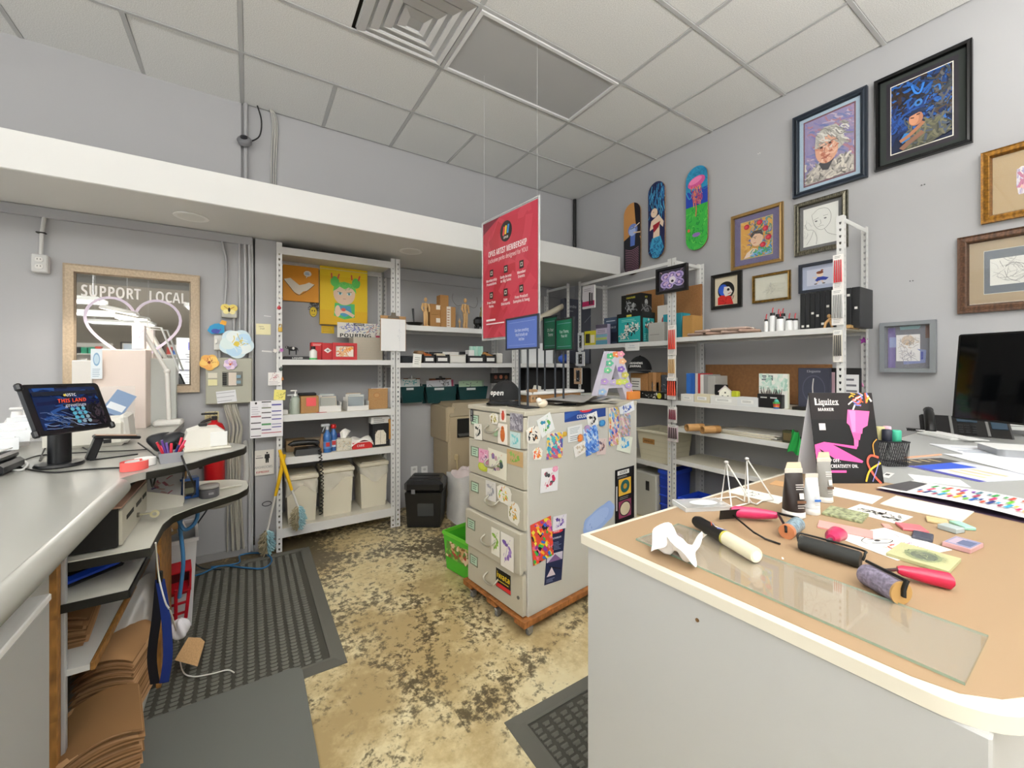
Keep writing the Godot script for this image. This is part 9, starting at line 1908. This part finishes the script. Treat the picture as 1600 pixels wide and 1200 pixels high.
	card("cream_board", "blank cream board lying beside the colour chart", "board", [1400, 776, 1522, 801, 1373, 788], 0.003, mt("e9e2d2", 0.6))
	card("printed_card", "white card block-printed with black lettering", "card", [1344, 788, 1427, 808, 1316, 797], 0.0008, mt("f0ede6", 0.6), func(k2: Ink) -> void: k2.dab(0.1, 0.35, 0.55, 0.65, 40, ["1c1c1c", "2c2c2c"], 0.01, 0.003, 3, 0.3).dab(0.6, 0.3, 0.9, 0.5, 16, ["1c1c1c"], 0.008, 0.002, 6).dab(0.6, 0.6, 0.92, 0.8, 20, ["1c1c1c"], 0.01, 0.003, 8, 0.2))
	card("lino_block", "pale green carved lino block beside the paint tubes", "lino block", [1298, 793, 1358, 806, 1283, 804], 0.006, mt("a9b088", 0.6, 0, "blotch", 20.0), func(k2: Ink) -> void: k2.dab(0.05, 0.1, 0.95, 0.9, 26, ["c4caa6", "8a9070"], 0.012, 0.0015, 3))
	card("pink_lino", "pink soft carving sheet behind the black brayer", "lino sheet", [1280, 815, 1364, 832, 1272, 824], 0.004, mt("d99a94", 0.6))
	card("block_print", "white card printed with a red and black design", "card", [1382, 825, 1488, 860, 1328, 848], 0.0008, mt("f3efe8", 0.6), func(k2: Ink) -> void: k2.l([0.1, 0.25, 0.25, 0.15, 0.4, 0.2], 0.0016, "b85a6a").l([0.3, 0.7, 0.35, 0.5, 0.45, 0.4, 0.5, 0.55, 0.42, 0.75], 0.002, "2a2628").e(0.38, 0.6, 0.03, 0.05, "2a2628").l([0.2, 0.55, 0.3, 0.8, 0.45, 0.85], 0.0016, "2a2628").dab(0.5, 0.25, 0.85, 0.55, 24, ["d84a7a", "c83a5a"], 0.01, 0.0016, 5, 1.5).dab(0.6, 0.6, 0.9, 0.8, 14, ["d8583a", "e87a6a"], 0.01, 0.003, 6))
	card("lino_block", "green carved lino block with dark oval design", "lino block", [1408, 852, 1502, 878, 1384, 869], 0.007, mt("b9b98c", 0.6, 0, "mottle", 12.0), func(k2: Ink) -> void: k2.e(0.5, 0.52, 0.3, 0.36, "8c9470").e(0.52, 0.52, 0.22, 0.26, "6a7262").dab(0.2, 0.2, 0.85, 0.85, 50, ["7a8268", "a8ae86", "565e50"], 0.012, 0.0014, 4, 99, true))
	for e in [[[1446, 809, 1480, 815, 1441, 815], "cfb98a", "small tan carving block lying past the stamps", 0.006], [[1398, 819, 1438, 824, 1394, 827], "c86a72", "small pink carved stamp beside the printed card", 0.006], [[1376, 819, 1390, 821, 1370, 824], "cf9a90", "tiny pink rubber scrap beside a pink stamp", 0.003], [[1427, 833, 1459, 840, 1421, 841], "3f4250", "dark inked stamp block on the block print's edge", 0.008], [[1478, 824, 1508, 833, 1474, 829], "a9b4b4", "grey blue eraser block on kraft paper", 0.012], [[1500, 819, 1526, 830, 1496, 824], "9ed0bc", "mint green eraser wedge behind the grey one", 0.008]]:
		card("carving_block", e[2], "eraser", e[0], e[3], mt(e[1], 0.5), null, WT, "", 0.0015)
	card("clear_stamp", "clear pink mounted stamp block with blue ink print", "stamp", [1493, 844, 1537, 856, 1481, 856], 0.01, mt("c79a9a", 0.3), func(k2: Ink) -> void: k2.r(0.04, 0.06, 0.96, 0.94, "8a8ca8").r(0.12, 0.15, 0.5, 0.85, "b4a4b4").r(0.4, 0.25, 0.9, 0.8, "5a6482"), WT, "", 0.001)
	solo("paper_crumb", "tiny white paper crumb on the kraft paper", "crumb", MB.new().box(Vector3.ZERO, Vector3(0.008, 0.001, 0.003)), mt("f0ece4", 0.7), ony(1223, 873, gy) + Vector3(0, 0.001, 0), Vector3(0, 30, 0))
	# wavy folded colour chart
	A = ony(1410, 748, WT); B = ony(1640, 793, WT); C = ony(1389, 769, WT)
	t = thing("colour_chart", "folded marker colour chart leaflet curling on the desk", "leaflet", (A + B) / 2 + (C - A) / 2, rad_to_deg(atan2(-(B - A).z, (B - A).x)))
	var cw := (B - A).length(); var cd := (C - A).length()
	var wave := func(x: float) -> float: return 0.006 + 0.005 * sin(x * 14.0 + 1.0)
	put(t, "sheet", MB.new().grid(func(u: float, v: float) -> Vector3: return Vector3((u - 0.5) * cw, wave.call((u - 0.5) * cw) + 0.006 * v, (v - 0.5) * cd), 30, 2), mt("f2f0ee", 0.5))
	put(t, "under_sheet", MB.new().grid(func(u: float, v: float) -> Vector3: return Vector3((u - 0.5) * cw, 0.001 + 0.001 * sin(u * 7.0), (v - 0.5) * cd * 1.06), 12, 2), mt("4a3a52", 0.5))
	k = Ink.new(cw, cd)
	k.p([0.0, 0.1, 0.14, 0.1, 0.2, 0.9, 0.0, 0.9], "4c4a4c")
	var sc := ["3a9a4a", "d83a6a", "2a3a7a", "c84a3a", "6ab83a", "3aa0c8", "8a4ab0", "e8503a", "e8b83a", "5a8a9a", "a03a5a", "2a6ab8"]
	for i in 22: k.r(0.22 + i * 0.034, [0.15, 0.38, 0.6][i % 3], 0.245 + i * 0.034, [0.34, 0.58, 0.82][i % 3], sc[i % 12]).r(0.22 + i * 0.034, [0.6, 0.7, 0.2][i % 3], 0.24 + i * 0.034, [0.7, 0.84, 0.3][i % 3], sc[(i * 5 + 2) % 12])
	for i in k.b.v.size():
		var p: Vector3 = k.b.v[i]
		k.b.v[i] = Vector3(p.x, wave.call(p.x) + 0.006 * (0.5 - p.y / cd) + 0.0008 + p.z, -p.y); k.b.n[i] = Vector3.UP
	for i in range(0, k.b.v.size(), 3):
		if (k.b.v[i + 2] - k.b.v[i]).cross(k.b.v[i + 1] - k.b.v[i]).y < 0.0:
			var p: Vector3 = k.b.v[i + 1]; k.b.v[i + 1] = k.b.v[i + 2]; k.b.v[i + 2] = p
	put(t, "print", k, ink_mat())
	# papers on the grey desk
	card("envelope", "white envelope lying behind the colour chart", "envelope", [1418, 741, 1500, 750, 1430, 752], 0.001, mt("f0f0f2", 0.6))
	card("flyer", "long grey and blue flyer under loose white sheets", "flyer", [1470, 716, 1640, 748, 1431, 732], 0.001, mt("d8dae6", 0.6), func(k2: Ink) -> void: k2.p([0, 0, 0.22, 0, 0.32, 1, 0, 1], "4a4848").lines(0.04, 0.2, 0.2, 0.8, 4, "c8b48a", 0.3).p([0.24, 0.2, 0.5, 0.2, 0.5, 1, 0.33, 1], "3a5ac8").lines(0.55, 0.3, 0.95, 0.8, 3, "e8d8a8", 0.4).r(0.3, 0.9, 1, 1, "4a4aa0"))
	card("paper_sheet", "white paper sheet lying over the flyer", "paper", [1472, 709, 1556, 712, 1500, 738], 0.0008, mt("f2f2f4", 0.6), null, WT + 0.002)
	card("paper_sheet", "white paper sheet lying behind the grey box", "paper", [1452, 695, 1548, 700, 1445, 707], 0.006, mt("eef0f4", 0.6), func(k2: Ink) -> void: k2.l([0.2, 0.3, 0.5, 0.5, 0.9, 0.6], 0.004, "6a96d0").lines(0.1, 0.6, 0.6, 0.9, 2, "8a96b0"))
	card("paper_sheet", "white paper sheet at the desk's right end", "paper", [1560, 708, 1640, 720, 1575, 728], 0.002, mt("eceef2", 0.6), null, WT + 0.003)
	card("small_note", "small white note beside the mesh cup", "note", [1385, 738, 1398, 740, 1382, 746], 0.0006, mt("eceae6", 0.6), func(k2: Ink) -> void: k2.r(0.2, 0.3, 0.7, 0.6, "3a3a3a"))
	card("pencil", "long pencil with coloured bands on the grey desk", "pencil", [1412, 716, 1468, 711, 1412, 717], 0.006, mt("d8a88a", 0.5))
	t = card("keyboard", "slim white computer keyboard on the grey desk", "keyboard", [1478, 679, 1536, 690, 1462, 684], 0.012, mt("d9d9d6", 0.4), null, WT, "", 0.003)
	var kb := MB.new()
	for i in 14:
		for j in 4: kb.box(Vector3(-0.16 + i * 0.0245, 0.0145, -0.045 + j * 0.024), Vector3(0.021, 0.003, 0.02), 0.0008)
	put(t, "keys", kb, mt("f2f2f0", 0.4))
	# desk telephone
	t = thing("desk_phone", "black office telephone with a screen by the wall", "telephone", Vector3(3.50, WT, -0.56), -75)
	put(t, "base", MB.new().at(Vector3(0, 0.03, 0), Vector3(34, 0, 0)).box(Vector3(0, 0.01, 0), Vector3(0.36, 0.03, 0.19), 0.01).box(Vector3(0, -0.02, -0.05), Vector3(0.3, 0.04, 0.06), 0.006), mt("131314", 0.35))
	for e in [[-0.05, 0.1], [0.09, 0.02]]: put(t, "keypad_strip", MB.new().at(Vector3(0, 0.03, 0), Vector3(34, 0, 0)).box(Vector3(e[0], 0.027, 0.0), Vector3(0.012, 0.004, 0.16), 0.001), mt("8a8a88", 0.4))
	for i in 12: put(t, "key", MB.new().at(Vector3(0, 0.03, 0), Vector3(34, 0, 0)).box(Vector3(-0.015 + (i % 3) * 0.026, 0.027, -0.0 + (i / 3) * 0.02), Vector3(0.019, 0.006, 0.013), 0.002), mt("2c2c2e", 0.4))
	put(t, "display", MB.new().at(Vector3(0, 0.03, 0), Vector3(34, 0, 0)).box(Vector3(0.015, 0.027, -0.055), Vector3(0.08, 0.004, 0.045), 0.001), mt("44586a", 0.2))
	put(t, "second_display", MB.new().at(Vector3(0, 0.03, 0), Vector3(34, 0, 0)).box(Vector3(0.135, 0.027, -0.03), Vector3(0.06, 0.004, 0.09), 0.001), mt("3c5468", 0.2))
	put(t, "handset", MB.new().at(Vector3(0, 0.03, 0), Vector3(34, 0, 0)).tube([Vector3(-0.14, 0.045, -0.1), Vector3(-0.14, 0.06, -0.05), Vector3(-0.14, 0.06, 0.05), Vector3(-0.14, 0.045, 0.1)], [0.024, 0.02, 0.02, 0.024], 12, false, 1, 3), mt("0e0e0f", 0.3))
	var cord := []
	for i in 60: cord.append(Vector3(-0.17 - 0.0012 * i, 0.012 + 0.008 * sin(i * 1.1), 0.07 + 0.008 * cos(i * 1.1)))
	put(t, "coiled_cord", MB.new().tube(cord, 0.0025, 5), mt("111112", 0.5))
	# monitor
	t = thing("computer_monitor", "large black all-in-one computer screen on the grey desk", "computer", Vector3(3.20, WT, -0.26), -112)
	put(t, "screen_slab", MB.new().at(Vector3(0, 0.34, 0), Vector3(-6, 0, 0)).prism(rr(0.65, 0.47, 0.012), -0.025, 0.0), mt("08090a", 0.3))
	put(t, "glass", MB.new().at(Vector3(0, 0.34, 0.0006), Vector3(-6, 0, 0)).box(Vector3(0, 0, 0), Vector3(0.63, 0.45, 0.001)), mt("040506", 0.05))
	put(t, "neck", MB.new().at(Vector3(0, 0.08, -0.07), Vector3(-14, 0, 0)).box(Vector3.ZERO, Vector3(0.16, 0.18, 0.008), 0.002), mt("b4b6b8", 0.35, 0.6))
	put(t, "foot", MB.new().box(Vector3(0, 0.005, -0.02), Vector3(0.18, 0.01, 0.18), 0.003), mt("b4b6b8", 0.35, 0.6))
	# grey box with papers, standing sheet
	t = thing("mini_computer", "flat silver box computer under loose papers", "computer", ony(1592, 712, WT), -60)
	put(t, "case", MB.new().at(Vector3.ZERO, Vector3(-90, 0, 0)).prism(rr(0.2, 0.2, 0.03), 0.002, 0.036), mt("a4a6aa", 0.35, 0.5))
	put(t, "paper", MB.new().box(Vector3(0.0, 0.038, 0.01), Vector3(0.22, 0.002, 0.18)), mt("e6e6e4", 0.6))
	t = thing("memo_sheet", "upright white memo with a yellow marked line", "memo", ony(1604, 677, WT) + Vector3(-0.2, 0.036, 0.03), -62)
	put(t, "sheet", MB.new().at(Vector3(0, 0.07, 0), Vector3(-12, 0, 0)).box(Vector3.ZERO, Vector3(0.2, 0.14, 0.001)), mt("eef0ec", 0.6))
	put(t, "print", Ink.new(0.2, 0.14, "eef0ec").r(0.1, 0.25, 0.9, 0.32, "d8e03a").lines(0.1, 0.45, 0.9, 0.9, 4, "9a9a98", 0.3), ink_mat(), Vector3(0, 0.07, 0.001), Vector3(-12, 0, 0))

# ---------- the shop behind the camera, seen in the mirror and the glossy glass
func shop_behind() -> void:
	var n := 0
	for e in [[-1.1, 5.2, 1.5, 0], [-2.4, 6.2, 1.4, 0], [-4.2, 5.4, 1.7, 0], [1.2, 6.5, 1.5, 0], [-1.35, 7.3, 2.1, 0], [-3.7, 7.3, 2.1, 0]]:
		var t := thing("shop_shelf", ["white shop shelf of coloured paints near the counter", "white shop shelf with mixed art supplies mid-shop", "white shop shelf along the shop's window side", "low white shop shelf behind the work table", "tall white shop shelf far back under ceiling lights", "tall white shop shelf in the far shop corner"][n], "shelf", Vector3(e[0], 0, e[1]), 180)
		put(t, "back", MB.new().box(Vector3(0, e[2] / 2, -0.2), Vector3(1.2, e[2], 0.03)), mt("d8d4cc", 0.6))
		for i in 5:
			var sh := put(t, "shelf", MB.new().box(Vector3(0, 0.2 + i * (e[2] - 0.3) / 4.5, 0), Vector3(1.2, 0.02, 0.4)), mt("e4e0d8", 0.6))
			var g := RandomNumberGenerator.new(); g.seed = n * 10 + i
			var m := MB.new()
			for j in 9:
				var hh := g.randf_range(0.12, 0.28)
				m.ink(["b8433a", "3a6ab0", "e0b03a", "2a8a6a", "e8e4dc", "4a3a5a", "d88a9a", "1c1c20"][g.randi() % 8]).box(Vector3(-0.52 + j * 0.13, 0.21 + i * (e[2] - 0.3) / 4.5 + hh / 2, 0.05), Vector3(0.11, hh, 0.2))
			put(sh, "stock", m, ink_mat())
		n += 1
	var R := {"p": Vector3(-2.5, 1.35, 7.54), "w": 0.9, "h": 0.8, "turn": 180.0}
	framed("blue landscape painting on the added partition", R, [0, 0, 0, 0.03, 0.03, 0.03, 0.035, 0.01], mt("2a2420", 0.5), "e8e4da", 0.02, func(k: Ink) -> void: k.r(0, 0, 1, 1, "c8d4e0").p([0, 0.6, 0.3, 0.3, 0.6, 0.55, 1, 0.2, 1, 1, 0, 1], "3a5a8a").p([0, 0.8, 0.5, 0.65, 1, 0.8, 1, 1, 0, 1], "6a8a4a"))
	R = {"p": Vector3(-1.05, 1.0, 3.6), "w": 0.5, "h": 1.1, "turn": 180.0}
	flat("shop_poster", "tall white and blue shop poster facing the mirror", "poster", R, Ink.new(0.5, 1.1, "eef0f4").r(0.1, 0.08, 0.6, 0.24, "4a4ab0").lines(0.1, 0.3, 0.9, 0.5, 4, "5a5a6a").r(0, 0.62, 1, 0.66, "7a7a8a").lines(0.1, 0.7, 0.8, 0.95, 5, "a8a8b4"), 0.03)
